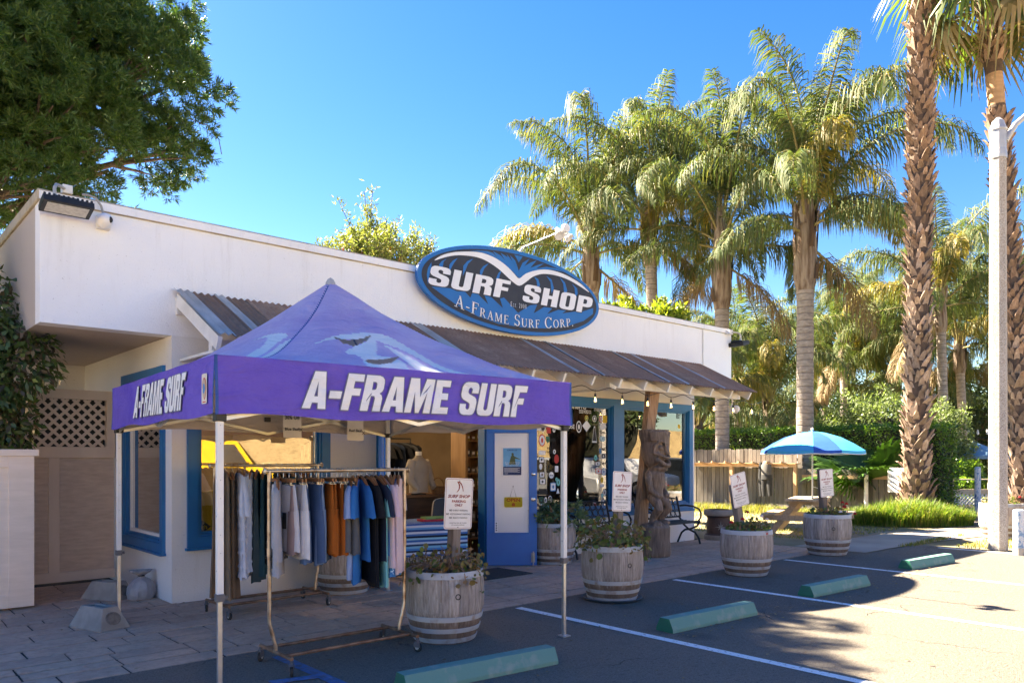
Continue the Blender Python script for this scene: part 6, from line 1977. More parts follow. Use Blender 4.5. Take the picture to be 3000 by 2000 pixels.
queen_palm('queen palm with a long arching frond, farthest left in the row behind the shop', 22.4, 19.9, 0, 10.6, .27, (-.3, .2), 20, 1.2, 21, 2.6, 2, [VR + .2])
queen_palm('queen palm with a slim trunk, second from the left in the row', 22.3, 17.0, 0, 10.9, .22, (-.1, .3), 19, .95, 22, 2.4, 1, [VR - .2])
queen_palm('queen palm with a pale shaggy shaft, third in the row behind the shop', 22.0, 14.1, 0, 9.9, .24, (.1, .1), 21, .95, 23, 3.4, 2, [VR + 2.6, VR - .3])
queen_palm('queen palm with yellow fronds and grey ringed trunk behind the beach umbrella', 21.9, 11.2, 0, 9.7, .255, (-.15, -.1), 23, .97, 24, 3.1, 3, [VR + .1])

# fan palms with criss-crossed leaf bases
BOOT = woodmat("fan palm leaf base", (.24, .165, .12), (.40, .30, .235), (.52, .44, .38), (9, 9, 2.5), 2.2, rnd=.5)
BOOT2 = woodmat("brown fan palm leaf base", (.16, .10, .07), (.32, .215, .155), (.44, .325, .245), (9, 9, 2.5), 2.2, rnd=.45)
FANP = leafmat("fan palm blade", [(.07, .11, .025), (.10, .14, .03), (.15, .15, .04), (.06, .085, .02)], .45, .35, .45)
FAND = leafmat("dry fan palm blade", [(.30, .22, .12), (.20, .16, .07), (.36, .28, .17)], .7, .25)
COREB = M("fan palm trunk", (.13, .085, .06), (.08, .055, .04), .9, 5, bmp=.6, bscale=14, bdist=.03)
SMOOTHT = M("shaved palm trunk", (.50, .31, .17), (.40, .24, .13), .8, 3, bmp=.4, bscale=25, stretch=(1, 1, 6))
def boot_mesh(seed):
    rr = random.Random(seed); m = MB()
    W_, H_ = .17 * rr.uniform(.8, 1.15), .27 * rr.uniform(.75, 1.2)
    # a broad base splitting into two arms, its outer edge lifted from the trunk
    m.add([(-.02, -W_ / 2, -.04), (-.02, W_ / 2, -.04), (.035, -W_ * .42, H_ * .3), (.035, W_ * .42, H_ * .3), (.05, 0, H_ * .42), (.075 + rr.uniform(0, .03), -W_ * .22, H_ * .75), (.075 + rr.uniform(0, .03), W_ * .30, H_ * .72), (.10 + rr.uniform(0, .03), -W_ * .02, H_ * rr.uniform(.8, 1)), (.01, -W_ * .42, H_ * .3), (.01, W_ * .42, H_ * .3), (.05, -W_ * .2, H_ * .73), (.05, W_ * .28, H_ * .7)],
          [(0, 1, 3, 4, 2), (2, 4, 7, 5), (4, 3, 6, 7), (8, 2, 5, 10), (3, 9, 11, 6), (0, 2, 8), (1, 9, 3), (5, 7, 10), (7, 6, 11)])
    return m
BOOTS = [boot_mesh(i).mesh('leaf_base', BOOT) for i in range(6)]; BOOTS2 = [boot_mesh(i).mesh('leaf_base', BOOT2) for i in range(6)]
def fan_mesh(seed, mat, L=1.0, pet=1.1, droop=.5, n=30):
    g = np.random.default_rng(seed); mb = MB()
    mb.tube([(0, 0, 0), (pet * .5, 0, .10), (pet, 0, .02)], [.03, .022, .016], 5, mi=0)
    for i in range(n):
        a = rad(-125 + 250 * i / (n - 1)); c, s_ = math.cos(a), math.sin(a)
        Ls = L * (.72 + .28 * math.cos(a * .6)) * g.uniform(.9, 1.08)
        w0 = .018; w1 = .042
        px, py = -s_, c
        z1 = .06 * math.cos(a * 3); dr = droop * g.uniform(.6, 1.4)
        pts = [(pet, 0, .02), (pet + c * Ls * .55, s_ * Ls * .55, .04 - .12 * dr), (pet + c * Ls * .82, s_ * Ls * .82, -.05 - .42 * dr * Ls), (pet + c * Ls * .92, s_ * Ls * .92, -.1 - .9 * dr * Ls)]
        vs = []
        for (x, y_, z), w_ in zip(pts, (w0 * .3, w1, w1 * .6, .004)):
            vs += [(x - px * w_, y_ - py * w_, z + w_ * .5), (x + px * w_, y_ + py * w_, z - w_ * .5)]
        mb.add(vs, [(0, 1, 3, 2), (2, 3, 5, 4), (4, 5, 7, 6)], 1)
    return mb.mesh('fan_frond', [RACH, mat])
FANS = [fan_mesh(1, FANP, 1.05, 1.3, .35), fan_mesh(2, FANP, 1.0, 1.25, .7), fan_mesh(3, FANP, .95, 1.2, 1.0), fan_mesh(4, FAND, .95, 1.15, 1.1)]
def fan_palm(label, x, y, H, r0, r1, lean, seed, smooth=None, nfan=30, brown=6.5):
    rr = random.Random(seed)
    t = thing('fan_palm', label, 'palm tree', (x, y, 0))
    c = lambda z: Vector((lean[0] * (z / H) ** 1.3, lean[1] * (z / H) ** 1.3, z))
    rad_ = lambda z: (r0 + (r1 - r0) * min(1, z / 3.0)) * (1 + .35 * math.exp(-z / .45))
    mb = MB(); k = 30
    mb.tube([c(H * i / k) for i in range(k + 1)], [rad_(H * i / k) * (.82 if smooth and smooth[0] < H * i / k < smooth[1] else .93) for i in range(k + 1)], 16)
    tr = mb.build('trunk', [COREB], t, smooth=True)
    if smooth:
        mb = MB(); zz = [smooth[0] + (smooth[1] - smooth[0]) * i / 6 for i in range(7)]
        mb.tube([c(z) for z in zz], [rad_(z) * .86 for z in zz], 16); mb.build('shaved_band', SMOOTHT, tr, smooth=True)
    L_ = []
    z = .12; ring = 0
    while z < H - .2:
        n = max(8, int(2 * math.pi * rad_(z) / .185))
        if not (smooth and smooth[0] - .1 < z < smooth[1]):
            for j in range(n):
                if rr.random() > .06: L_.append((z + rr.uniform(-.05, .05), 2 * math.pi * (j + .5 * (ring % 2)) / n + rr.uniform(-.13, .13)))
        z += .155; ring += 1
    view = math.atan2(-y, -x)
    L_.sort(key=lambda q: (0 if math.cos(q[1] - view) > -.1 and 0.6 < q[0] < 13 else 1, q[0] if q[0] > .9 else 20))
    rest = MB()
    for i, (z, a) in enumerate(L_):
        p = c(z); R_ = rad_(z) * .93
        M4 = Matrix.Translation(p + Vector((R_ * math.cos(a), R_ * math.sin(a), 0))) @ Matrix.Rotation(a, 4, 'Z') @ Matrix.Rotation(rr.uniform(-.3, .3), 4, 'X') @ Matrix.Rotation(rr.uniform(-.15, .32), 4, 'Y')
        s_ = rr.uniform(.72, 1.25) * (.8 + .4 * rad_(z))
        if i < 298:
            o = obj('leaf_base', (BOOTS if z + rr.uniform(-1.2, 1.2) < brown else BOOTS2)[i % 6], tr); o.matrix_local = M4 @ Matrix.Scale(s_, 4)
        else:
            b = boot_mesh(i % 7); rest.T = M4 @ Matrix.Scale(s_, 4); rest.add(b.v, b.f); rest.T = None
    rb = rest.build('leaf_base_mass', BOOT2, tr); rb['kind'] = 'stuff'
    for i in range(nfan):
        f = i / (nfan - 1); a = i * 2.39996 + seed
        el = rad(70 - 105 * f)
        v = FANS[0 if f < .3 else 1 if f < .6 else 2 if f < .88 else 3]
        p = c(H - .1 - .5 * f)
        o = obj('fan_frond', v, t, p, None, rr.uniform(.95, 1.2)); o.rotation_euler = Euler((rr.uniform(-.3, .3), -el, a), 'XYZ')
    # shredded fibre skirt at the foot
    return t
fan_palm('tall fan palm with criss-cross leaf bases and a shaggy foot, by the ornamental grass', 20.55, 7.55, 17.5, .34, .275, (-.35, -.35), 3)
fan_palm('fan palm with a shaved orange band behind the lamp post', 21.9, 5.55, 13.7, .29, .225, (-.35, .75), 5, smooth=(10.2, 11.3), nfan=34, brown=4.5)

# palms farther back
bpalms = [(1700, 740, 36, 5.6, 'distant queen palm just right of the shop parapet'), (1775, 800, 33, 4.6, 'low bright queen palm between the two nearest ringed trunks'), (1940, 690, 40, 8.2, 'distant queen palm left of the tall fan palm'),
          (2010, 640, 47, 10.0, 'tall distant queen palm whose crown clears the others'), (2170, 640, 33, 9.0, 'queen palm with orange sheaths right of the tall fan palm'), (2215, 720, 36, 7.6, 'queen palm behind the hanging patio lights'),
          (2330, 640, 38, 9.0, 'queen palm at the right edge behind the lamp post'), (1900, 790, 44, 6.6, 'distant queen palm over the pale rounded shrubs'), (1610, 930, 31, 3.2, 'low young palm beside the corner of the shop'), (2060, 760, 42, 7.0, 'distant queen palm hidden by the tall fan palm'), (2130, 800, 40, 6.0, 'low distant palm right of the tall fan palm trunk')]
for i, (px, py, d, zt, lab) in enumerate(bpalms):
    x, y = W(d, (px - 1176) * d / 1754.0)
    queen_palm(lab, x, y, 0, zt, .2, (RNG.uniform(-.4, .4), RNG.uniform(-.4, .4)), 17, RNG.uniform(.85, 1.05), 40 + i, min(2.0, zt * .35), 2, [RNG.uniform(0, 6)], group='palms beyond the hedge')

# ------------------------------------------------------------------ broad leaved things
def leaf_obj(name, parent, P, D, N, L, Wd, mat, belly=.45):
    v, f = leaf_quads(np.asarray(P), np.asarray(D), np.asarray(N), L, Wd, belly=belly)
    return obj(name, np_mesh(name, v, f, mat), parent)
BARK = M("grey brown bark", (.15, .11, .08), (.09, .065, .05), .9, 6, bmp=.6, bscale=18, bdist=.03, stretch=(4, 4, .8))
PODO = leafmat("fern pine leaf", [(.05, .11, .024), (.07, .14, .03), (.038, .085, .022), (.115, .18, .036), (.055, .115, .04)], .45, .3, .4)
def limb(mb, p, q, r0, r1, seed, n=5, wob=.12):
    rr = random.Random(seed); p = Vector(p); q = Vector(q); L = (q - p).length
    pts = [p + (q - p) * (i / n) + Vector((rr.uniform(-1, 1), rr.uniform(-1, 1), rr.uniform(-.4, 1))) * wob * L * .25 * math.sin(math.pi * i / n) for i in range(n + 1)]
    mb.tube(pts, [r0 + (r1 - r0) * i / n for i in range(n + 1)], 7)
    return pts
# big fern pine: clumps of narrow leaves carried on limbs, gaps between the clumps
tx, ty = 1.4, 15.2
ft = thing('fern_pine_tree', 'large dense fern pine with clumped needle leaves overhanging the left end of the shop', 'tree', (tx, ty, 0))
tr = MB(); tr.tube([(0, 0, 0), (.1, -.1, 2), (.0, .1, 4.2), (.15, 0, 6.0)], [.42, .34, .28, .22], 12)
g = np.random.default_rng(17)
lobes = [(-1.2, -.6, 8.3, 2.0), (.6, -1.2, 8.2, 1.8), (2.0, -1.6, 7.6, 1.4), (-.1, -2.2, 7.2, 1.6), (-2.4, -1.5, 7.2, 1.8), (2.2, -1.0, 8.8, 1.35), (.6, -.4, 9.6, 1.5), (-1.4, .4, 10.2, 2.0), (-3.6, .2, 8.8, 2.0),
         (-.6, -1.0, 10.6, 1.5), (-.2, 1.6, 8.8, 2.0), (1.4, 1.2, 9.0, 1.5), (-2.8, 1.4, 10.6, 2.0), (1.1, -2.1, 6.5, 1.0), (-1.2, -2.6, 6.3, 1.1), (2.2, -.9, 6.5, .95), (-3.2, -1.6, 6.2, 1.2), (2.75, -1.9, 7.7, .8), (2.9, -1.6, 6.8, .7), (.3, -1.2, 6.4, 1.0), (-1.0, -2.0, 5.6, 1.1), (.4, -2.2, 5.7, .8), (-2.4, -2.2, 5.4, 1.2), (-.2, -1.2, 5.5, .9), (1.3, -1.4, 5.9, .7), (-3.6, -1.0, 5.4, 1.2)]
cl_p, cl_n = [], []
for (lx, ly, lz, lr) in lobes:
    k = int(40 * lr ** 2)
    u = unit(g.normal(size=(k, 3))); u[:, 2] = np.where(u[:, 2] < -.6, -u[:, 2], u[:, 2])
    cl_p.append(np.array([[lx, ly, lz]]) + u * lr * g.uniform(.78, 1.08, (k, 1)) * np.array([[1, 1, .8]])); cl_n.append(u)
    limb(tr, (.1, 0, min(lz - 1.2, 6.0)), (lx, ly, lz), .10, .03, len(cl_p))
    for i in range(6):
        v = u[g.integers(k)]; limb(tr, (lx * .75, ly * .75, lz - .3), (lx + v[0] * lr * .9, ly + v[1] * lr * .9, lz + v[2] * lr * .7), .035, .01, i * 7 + len(cl_p))
tr.build('trunk', BARK, ft, smooth=True)
cl_p = np.concatenate(cl_p); cl_n = np.concatenate(cl_n)
P_, D_, N_ = [], [], []
nr_, nl_ = 20, 17
K = len(cl_p)
rad_c = g.uniform(.26, .46, (K, 1, 1))
u = unit(g.normal(size=(K, nr_, 3)) * .75 + cl_n[:, None] * .8 + np.array([0, 0, .35]))
tip = cl_p[:, None] + u * rad_c * g.uniform(.75, 1.05, (K, nr_, 1)) * np.array([1, 1, .8])
ldir = unit(g.normal(size=(K, nr_, nl_, 3)) * .62 + u[:, :, None] * .75)
pos = tip[:, :, None] - u[:, :, None] * g.uniform(0, .10, (K, nr_, nl_, 1)) + 0 * ldir
P_ = pos.reshape(-1, 3); D_ = ldir.reshape(-1, 3); N_ = unit(g.normal(size=D_.shape))
leaf_obj('crown', ft, P_, D_, N_, g.uniform(.09, .14, len(P_)), .0175, PODO)
vn = MB(); e = (3.2, -1.9, 7.35); vn.tube([e, (3.5, -1.95, 7.30), (3.65, -2.0, 7.1), (3.7, -2.0, 6.85)], .008, 5); vn.build('twig', BARK, ft)

# climbing shrub at the left edge, spilling over the tan enclosure
VINE = leafmat("glossy climber leaf", [(.055, .10, .035), (.08, .14, .04), (.045, .08, .03), (.12, .19, .05), (.08, .08, .04), (.12, .085, .055)], .38, .3, .5)
cs = thing('climbing_shrub', 'broad leaved climber hanging over the tan enclosure at the left edge', 'shrub', (.6, 10.0, 0))
n = 19000
cen = np.array([(-.9, .1, 2.6), (-.4, .35, 3.3), (.15, .1, 2.5), (.55, -.15, 2.35), (.35, -.1, 1.95), (-.2, 0, 2.1), (-.9, .5, 3.9), (.1, .5, 3.0), (-1.6, .3, 3.0), (.75, .0, 2.0), (-.6, .9, 4.6), (-1.2, .2, 2.2), (.9, -.2, 2.7), (.6, .2, 3.2), (.2, .6, 3.7)]); rc = np.array([.75, .6, .6, .5, .45, .55, .55, .5, .8, .42, .55, .7, .45, .5, .55])
i = g.integers(len(cen), size=n); u = unit(g.normal(size=(n, 3)))
P = cen[i] + u * rc[i][:, None] * g.uniform(.6, 1.1, (n, 1))
D = unit(u * .5 + np.array([0, 0, -.55]) + g.normal(0, .5, (n, 3)))
leaf_obj('foliage', cs, P, D, unit(u + g.normal(0, .4, (n, 3))), g.uniform(.07, .125, n), g.uniform(.035, .055, n), VINE)
st = MB()
for k in range(14): limb(st, (g.uniform(-1, .3), .5, .1), tuple(cen[k % len(cen)] + g.normal(0, .15, 3)), .03, .008, k, 6, .3)
st.build('stem', BARK, cs)

ys = thing('broadleaf_shrub', 'yellow green broad leaved bush behind the left end of the parapet', 'shrub', (1.75, 14.4, 0))
n = 2600; u = unit(g.normal(size=(n, 3))); cc = np.array([(0, 0, 4.3), (-.5, .2, 3.7), (.1, -.3, 3.6)])[g.integers(3, size=n)]
leaf_obj('foliage', ys, cc + u * .62 * g.uniform(.5, 1.05, (n, 1)), unit(u * .5 + np.array([0, 0, -.3]) + g.normal(0, .5, (n, 3))), unit(u + g.normal(0, .4, (n, 3))), g.uniform(.09, .15, n), .065, leafmat("yellow green broad leaf", [(.12, .17, .03), (.20, .22, .05), (.07, .12, .025)], .4, .45))
st = MB()
for k in range(6): limb(st, (0, 0, 0), (g.uniform(-.5, .4), g.uniform(-.3, .2), 4.0), .04, .01, k, 6, .2)
st.build('stem', BARK, ys)

# clipped hedge beyond the fence
HEDGE = leafmat("clipped hedge leaf", [(.07, .15, .02), (.10, .19, .028), (.13, .23, .03), (.18, .28, .04), (.055, .11, .02)], .35, .45, .5)
HCORE = M("dark foliage core", (.035, .03, .018), (.025, .03, .012), .95, 8)  # dark solid core added inside foliage so it is not seen through
def box_leaves(lo, hi, n, g, jit=.05):
    lo = np.array(lo); hi = np.array(hi); s = hi - lo
    ar = np.array([s[1] * s[2], s[1] * s[2], s[0] * s[2], s[0] * s[2], s[0] * s[1] * 1.3])
    f = g.choice(5, size=n, p=ar / ar.sum()); P = lo + g.uniform(0, 1, (n, 3)) * s
    N = np.zeros((n, 3))
    for k, (ax, v, sg) in enumerate(((0, lo[0], -1), (0, hi[0], 1), (1, lo[1], -1), (1, hi[1], 1), (2, hi[2], 1))):
        m_ = f == k; P[m_, ax] = v; N[m_, ax] = sg
    P += N * g.normal(0, jit, (n, 1)) + .03 * np.sin(P[:, [1, 2, 0]] * 4)
    return P, N
def hedge(label, lo, hi, n, mat, L, g):
    t = thing('hedge', label, 'hedge', ((lo[0] + hi[0]) / 2, (lo[1] + hi[1]) / 2, 0))
    c = np.array([(lo[0] + hi[0]) / 2, (lo[1] + hi[1]) / 2, 0])
    P, N = box_leaves(np.array(lo) - c, np.array(hi) - c, n, g)
    leaf_obj('foliage', t, P, unit(g.normal(size=P.shape) + N * .5), unit(N + g.normal(0, .5, P.shape)), g.uniform(L * .7, L * 1.2, n), g.uniform(L * .4, L * .6, n), mat)
    m = MB(); q = .10; m.box(tuple(np.array(lo) - c + (q, q, 0)), tuple(np.array(hi) - c - q)); m.build('dark_core', HCORE, t)  # added dark box filling the hedge, in place of twigs
    return t
hedge('long clipped green hedge behind the wooden fence', (22.75, 7.7, 0), (24.0, 24, 2.5), 60000, HEDGE, .085, g)
SHRUB = leafmat("pale shrub leaf", [(.12, .17, .07), (.17, .22, .09), (.09, .13, .05), (.22, .27, .12)], .5, .3)
def shrub(label, x, y, rx, rz, n, mat, L, seed, name='shrub', cat='shrub', zc=0.0, group=None):
    g = np.random.default_rng(seed)
    t = thing(name, label, cat, (x, y, 0), 0, group)
    u = unit(g.normal(size=(n, 3))); u[:, 2] = np.abs(u[:, 2])
    bumpy = 1 + .12 * np.sin(u[:, :1] * 7 + seed) * np.sin(u[:, 1:2] * 6 + 2) + .06 * np.sin(u[:, 2:] * 17)
    P = u * np.array([rx, rx, rz]) * bumpy * g.uniform(.85, 1.04, (n, 1)); P[:, 2] += zc
    leaf_obj('foliage', t, P, unit(g.normal(size=P.shape) * .8 + u * .6 + np.array([0, 0, .3])), unit(u + g.normal(0, .5, P.shape)), g.uniform(L * .7, L * 1.2, n), g.uniform(L * .35, L * .55, n), mat)
    m = MB(); m.sph((0, 0, zc), (rx * .8, rx * .8, rz * .8), 14, 10); m.build('dark_core', HCORE, t)  # added dark ball filling the shrub, in place of twigs
    return t
def at(px, d): return W(d, (px - 1176) * d / 1754.0)
shrub('pale rounded shrub behind the hedge, left of the tall fan palm', *at(2010, 29), 2.0, 4.1, 14000, SHRUB, .13, 1)
shrub('pale rounded shrub low behind the ringed palm trunk', *at(1900, 30), 1.4, 3.3, 9000, SHRUB, .13, 2)
shrub('pale rounded shrub right of the tall fan palm', *at(2165, 29), 1.25, 3.6, 9000, SHRUB, .13, 3)
shrub('dark shrub below the patio umbrella', *at(2190, 27), 1.2, 1.5, 8000, HEDGE, .12, 4)
YSH = leafmat("yellow green leaf", [(.22, .26, .035), (.28, .29, .04), (.14, .20, .03), (.10, .14, .025)], .45, .4)
for k, (px, d, rx, rz, lab) in enumerate(((1430, 20, .8, 5.65, 'yellow green bush behind the parapet, under the oval sign'), (1520, 20, .85, 5.6, 'yellow green bush rising behind the parapet between two palms'))):
    shrub(lab, *at(px, d), rx, rz - 3.5, 7000, YSH, .16, 20 + k, zc=3.5)
# bottlebrush behind the parapet
bb = thing('bottlebrush_tree', 'sparse bottlebrush with red blooms showing above the parapet', 'tree', (*at(875, 16.5), 0))
BBL = leafmat("bottlebrush leaf", [(.13, .17, .05), (.20, .22, .06), (.09, .12, .04), (.26, .25, .09)], .5, .35)
BBR = leafmat("bottlebrush bloom", [(.42, .05, .03), (.32, .08, .04)], .6, .2)
g = np.random.default_rng(31)
tr = MB(); tr.tube([(0, 0, 0), (.05, 0, 1.5), (0, .05, 3.2)], [.12, .1, .08], 8)
P, D = [], []
tips = []
for k in range(58):
    a = g.uniform(-3.14, 3.14); R_ = 1.35 * math.sqrt(g.uniform(0, 1)); top = 6.25 + .75 * g.uniform(0, 1) * (1 - R_ / 1.9) + (.75 if k % 9 == 0 else 0)
    q = (R_ * math.cos(a), R_ * math.sin(a), top - .3 * R_)
    pts = limb(tr, (0, 0, 3.0 + g.uniform(-.3, .3)), q, .03, .006, k, 7, .35)
    tips.append(q)
    for s_ in np.linspace(.5, 1, 22):
        j = min(6, int(s_ * 7)); f_ = s_ * 7 - j if j < 7 else 1
        c_ = np.array(pts[j]) * (1 - min(1, f_)) + np.array(pts[min(7, j + 1)]) * min(1, f_)
        m_ = 22 if top < 7.1 or s_ < .75 else 7
        P.append(c_ + g.normal(0, .07, (m_, 3))); D.append(unit(g.normal(0, .8, (m_, 3)) + np.array([0, 0, .6])))
tr.build('trunk', BARK, bb, smooth=True)
P = np.concatenate(P); D = np.concatenate(D)
leaf_obj('crown', bb, P, D, unit(g.normal(size=P.shape)), g.uniform(.08, .14, len(P)), .03, BBL)
for k in range(16):
    q = np.array(tips[(k * 7) % 58]) + g.normal(0, .1, 3) + np.array([0, 0, -.3])
    m_ = 50; u = unit(np.concatenate([g.normal(size=(m_, 2)), g.normal(0, .3, (m_, 1))], 1)); b_ = q + np.stack([0 * u[:, 0], 0 * u[:, 0], g.uniform(-.06, .06, m_)], 1)
    v, f = leaf_quads(b_, u, unit(g.normal(size=(m_, 3))), .04, .008)
    obj('bloom', np_mesh('bloom', v, f, BBR), bb)
# small low palm fan between fence and hedge
fl_ = thing('young_fan_palm', 'low bright green fan palm between fence and hedge beside the beach umbrella', 'palm', (22.0, 9.2, .1))
FANG = leafmat("young fan blade", [(.05, .12, .022), (.07, .15, .03), (.04, .09, .02)], .4, .3)
fg = fan_mesh(9, FANG, 1.15, .9, .12, 34)
for k in range(15):
    o = obj('fan_frond', fg, fl_, (0, 0, .35), None, RNG.uniform(.85, 1.1)); o.rotation_euler = Euler((RNG.uniform(-.4, .4), -rad(RNG.uniform(12, 66)), k * 2.4), 'XYZ')
m = MB(); m.lathe([(.2, -.1), (.2, .3), (.1, .42), (0, .45)], 10); m.build('trunk', FIBRE2, fl_)

# grasses
def blades(P, H, Wd, lean, g):
    n = len(P); a = g.uniform(0, 6.283, n); d = np.stack([np.cos(a), np.sin(a), 0 * a], 1); s = np.stack([-np.sin(a), np.cos(a), 0 * a], 1) * Wd / 2
    H = H.reshape(-1, 1); ln = lean.reshape(-1, 1)
    p1 = P + d * H * ln * .35 + np.array([0, 0, 1.0]) * H * .6; p2 = P + d * H * ln + np.array([0, 0, 1.0]) * H * (1 - .35 * ln)
    V = np.stack([P - s, P + s, p1 + s * .8, p1 - s * .8, p2 + s * .1, p2 - s * .1], 1).reshape(-1, 3)
    b = np.arange(n)[:, None] * 6
    return V, np.concatenate([b + np.array([[0, 1, 2, 3]]), b + np.array([[3, 2, 4, 5]])])
GRS = leafmat("ornamental grass blade", [(.09, .17, .025), (.13, .22, .03), (.07, .13, .02), (.20, .25, .05), (.26, .24, .08)], .5, .4)
og = thing('ornamental_grass', 'wide mound of long green grass around the foot of the shaggy fan palm', 'grass clump', (19.4, 7.3, 0))
n = 9000
th = g.uniform(0, 6.283, n); q = np.sqrt(g.uniform(0, 1, n))
ex, ey = RX * 1.5, RY * 1.5
P = np.stack([q * np.cos(th) * ex + q * np.sin(th) * FX * .75, q * np.cos(th) * ey + q * np.sin(th) * FY * .75, 0 * q], 1)
v, f = blades(P, (.78 - .38 * q) * g.uniform(.6, 1.15, n), .016, g.uniform(.15, 1.0, n), g)
obj('blades', np_mesh('blades', v, f, GRS), og)
LAWN = leafmat("patchy lawn blade", [(.16, .19, .035), (.24, .22, .06), (.10, .14, .025), (.32, .25, .10)], .6, .35)
def lawn(name, n, fx, H, mat, lean=(.2, .9)):
    P = fx(n); n = len(P)
    v, f = blades(P, g.uniform(.5, 1.2, n) * H, .012, g.uniform(lean[0], lean[1], n), g)
    o = obj(name, np_mesh(name, v, f, mat)); o['kind'] = 'stuff'; o['label'] = 'patchy dry grass along the fence and walk'; return o
def strip(x0, x1, y0, y1, dens=None):
    def fx(n):
        p = np.stack([g.uniform(x0, x1, n), g.uniform(y0, y1, n), np.zeros(n)], 1)
        nz = np.sin(p[:, 0] * 2.3) * np.sin(p[:, 1] * 1.9 + 1) + .6 * np.sin(p[:, 0] * 5.1 + p[:, 1] * 3.7)
        return p[nz > g.uniform(-1.4, 1.2, n)]
    return fx
lawn('fence_grass', 9000, strip(19.4, 21.1, 9.0, 14.6), .26, LAWN)
lawn('lawn', 16000, strip(14.2, 21.0, 6.9, 13.5), .055, LAWN)
lawn('verge_grass', 2600, strip(15.05, 18.3, 3.3, 4.9), .07, LAWN)
lawn('kerb_weeds', 900, strip(14.2, 17.5, 5.42, 5.6), .07, LAWN)
lawn('park_lawn', 14000, strip(24.6, 38, 2, 12), .09, leafmat("bright lawn blade", [(.14, .24, .03), (.20, .30, .05)], .6, .4))

FALL = leafmat("fallen leaf", [(.30, .20, .10), (.22, .13, .06), (.38, .28, .14), (.16, .11, .06)], .8, .1)
n = 420; P = np.stack([g.uniform(-1.5, 13.5, n), np.where(g.uniform(0, 1, n) < .45, g.uniform(8.0, 8.7, n), g.uniform(2.2, 6.4, n)), g.uniform(.010, .014, n)], 1)
P[n // 2:, :2] = np.stack([g.uniform(5.7, 13, n - n // 2), 4.05 + g.normal(0, .14, n - n // 2)], 1)
v, f = leaf_quads(P, unit(g.normal(size=(n, 3)) * np.array([1, 1, .06])), unit(np.array([[0, 0, 1.0]]) + g.normal(0, .2, (n, 3))), g.uniform(.02, .06, n), g.uniform(.012, .03, n))
o = obj('fallen_leaves', np_mesh('fallen_leaves', v, f, FALL)); o['kind'] = 'stuff'
# dark trees closing the view
DARKL = leafmat("dark tree leaf", [(.035, .06, .02), (.05, .08, .026), (.028, .045, .018), (.08, .11, .03)], .6, .2)
def back_tree(px, d, H, R_, zc, lab, seed, mat=DARKL, n=5200, L=.34):
    g = np.random.default_rng(seed); x, y = at(px, d)
    t = thing('background_tree', lab, 'tree', (x, y, 0), 0, 'trees closing the view')
    tr = MB(); tr.tube([(0, 0, 0), (.1, .1, zc * .6), (0, 0, zc)], [.3, .24, .16], 8)
    P = []
    for k in range(13):
        u = unit(g.normal(size=3)); c = np.array([0, 0, zc]) + u * np.array([R_, R_, (H - zc)]) * .62
        limb(tr, (0, 0, zc * .7), tuple(c), .09, .03, k)
        w = unit(g.normal(size=(n // 13, 3))); P.append(c + w * R_ * .46 * g.uniform(.5, 1.05, (n // 13, 1)))
    tr.build('trunk', BARK, t, smooth=True)
    P = np.concatenate(P)
    leaf_obj('crown', t, P, unit(g.normal(size=P.shape)), unit(g.normal(size=P.shape)), g.uniform(L * .6, L * 1.2, len(P)), L * .35, mat)
DT = ['dark tree behind the tallest distant palms', 'dark tree in the gap left of the patio lights', 'dark tree over the patio lights', 'dark tree behind the concrete lamp post', 'dark tree at the far right edge', 'dark tree behind the yellow fronds', 'dark tree seen between ringed trunks', 'dark tree beside the shop corner']
for k, (px, d, H, R_, zc) in enumerate(((1960, 60, 12.5, 4.5, 8), (2120, 46, 6.6, 3.6, 3.6), (2235, 44, 7.5, 3.8, 4.0), (2300, 48, 8.0, 4.2, 4.2), (2390, 45, 8.0, 4.5, 4.2), (1880, 56, 9.0, 4.2, 5), (1770, 58, 8.5, 4.5, 4.5), (1650, 55, 7.5, 4.5, 4.2))):
    back_tree(px, d, H, R_, zc, DT[k], 50 + k)
for k, (px, d) in enumerate(((1600, 60), (1720, 66), (1840, 62), (2030, 62), (2180, 58), (2270, 56), (2360, 58))):
    shrub(['low dark thicket ' + w for w in ('far behind the shop corner', 'far behind the pale shaft palm', 'far behind the ringed trunk', 'far behind the pale shrubs', 'far behind the patio umbrella', 'far behind the lamp post', 'far beyond the right edge')][k], *at(px, d), 5.0, 4.4, 4200, DARKL, .42, 70 + k, 'thicket', 'thicket')
# ------------------------------------------------------------------ left: tan fence with lattice, enclosure
lf = thing('tan_fence', 'tan panelled fence topped with diagonal lattice beside the shop', 'fence', (0, 10.9, 0))
TANPANEL = M('tan textured panel', (.66, .53, .43), (.54, .42, .33), .75, 5, bmp=.6, bscale=35, stretch=(1, 1, 5))
def pc(name, mat, a, b, parent, bevel=.003):
    m = MB(); m.box(a, b); return m.build(name, mat, parent, bevel=bevel)
pc('rail', TANWOOD, (-1.6, -.05, 1.60), (2.80, .03, 1.74), lf); pc('rail', TANWOOD, (-1.6, -.04, 2.34), (2.80, .03, 2.46), lf); pc('rail', TANWOOD, (-1.6, -.045, .05), (2.80, .0, .17), lf)
for x in (-1.0, -.2, .55, 1.30, 2.05): pc('stile', TANWOOD, (x, -.045, .17), (x + .12, .0, 1.60), lf)
for x0, x1 in ((-1.6, -1.0), (-.88, -.2), (-.08, .55), (.67, 1.30), (1.42, 2.05), (2.17, 2.80)): pc('panel', TANPANEL, (x0, -.008, .17), (x1, .012, 1.60), lf, 0)
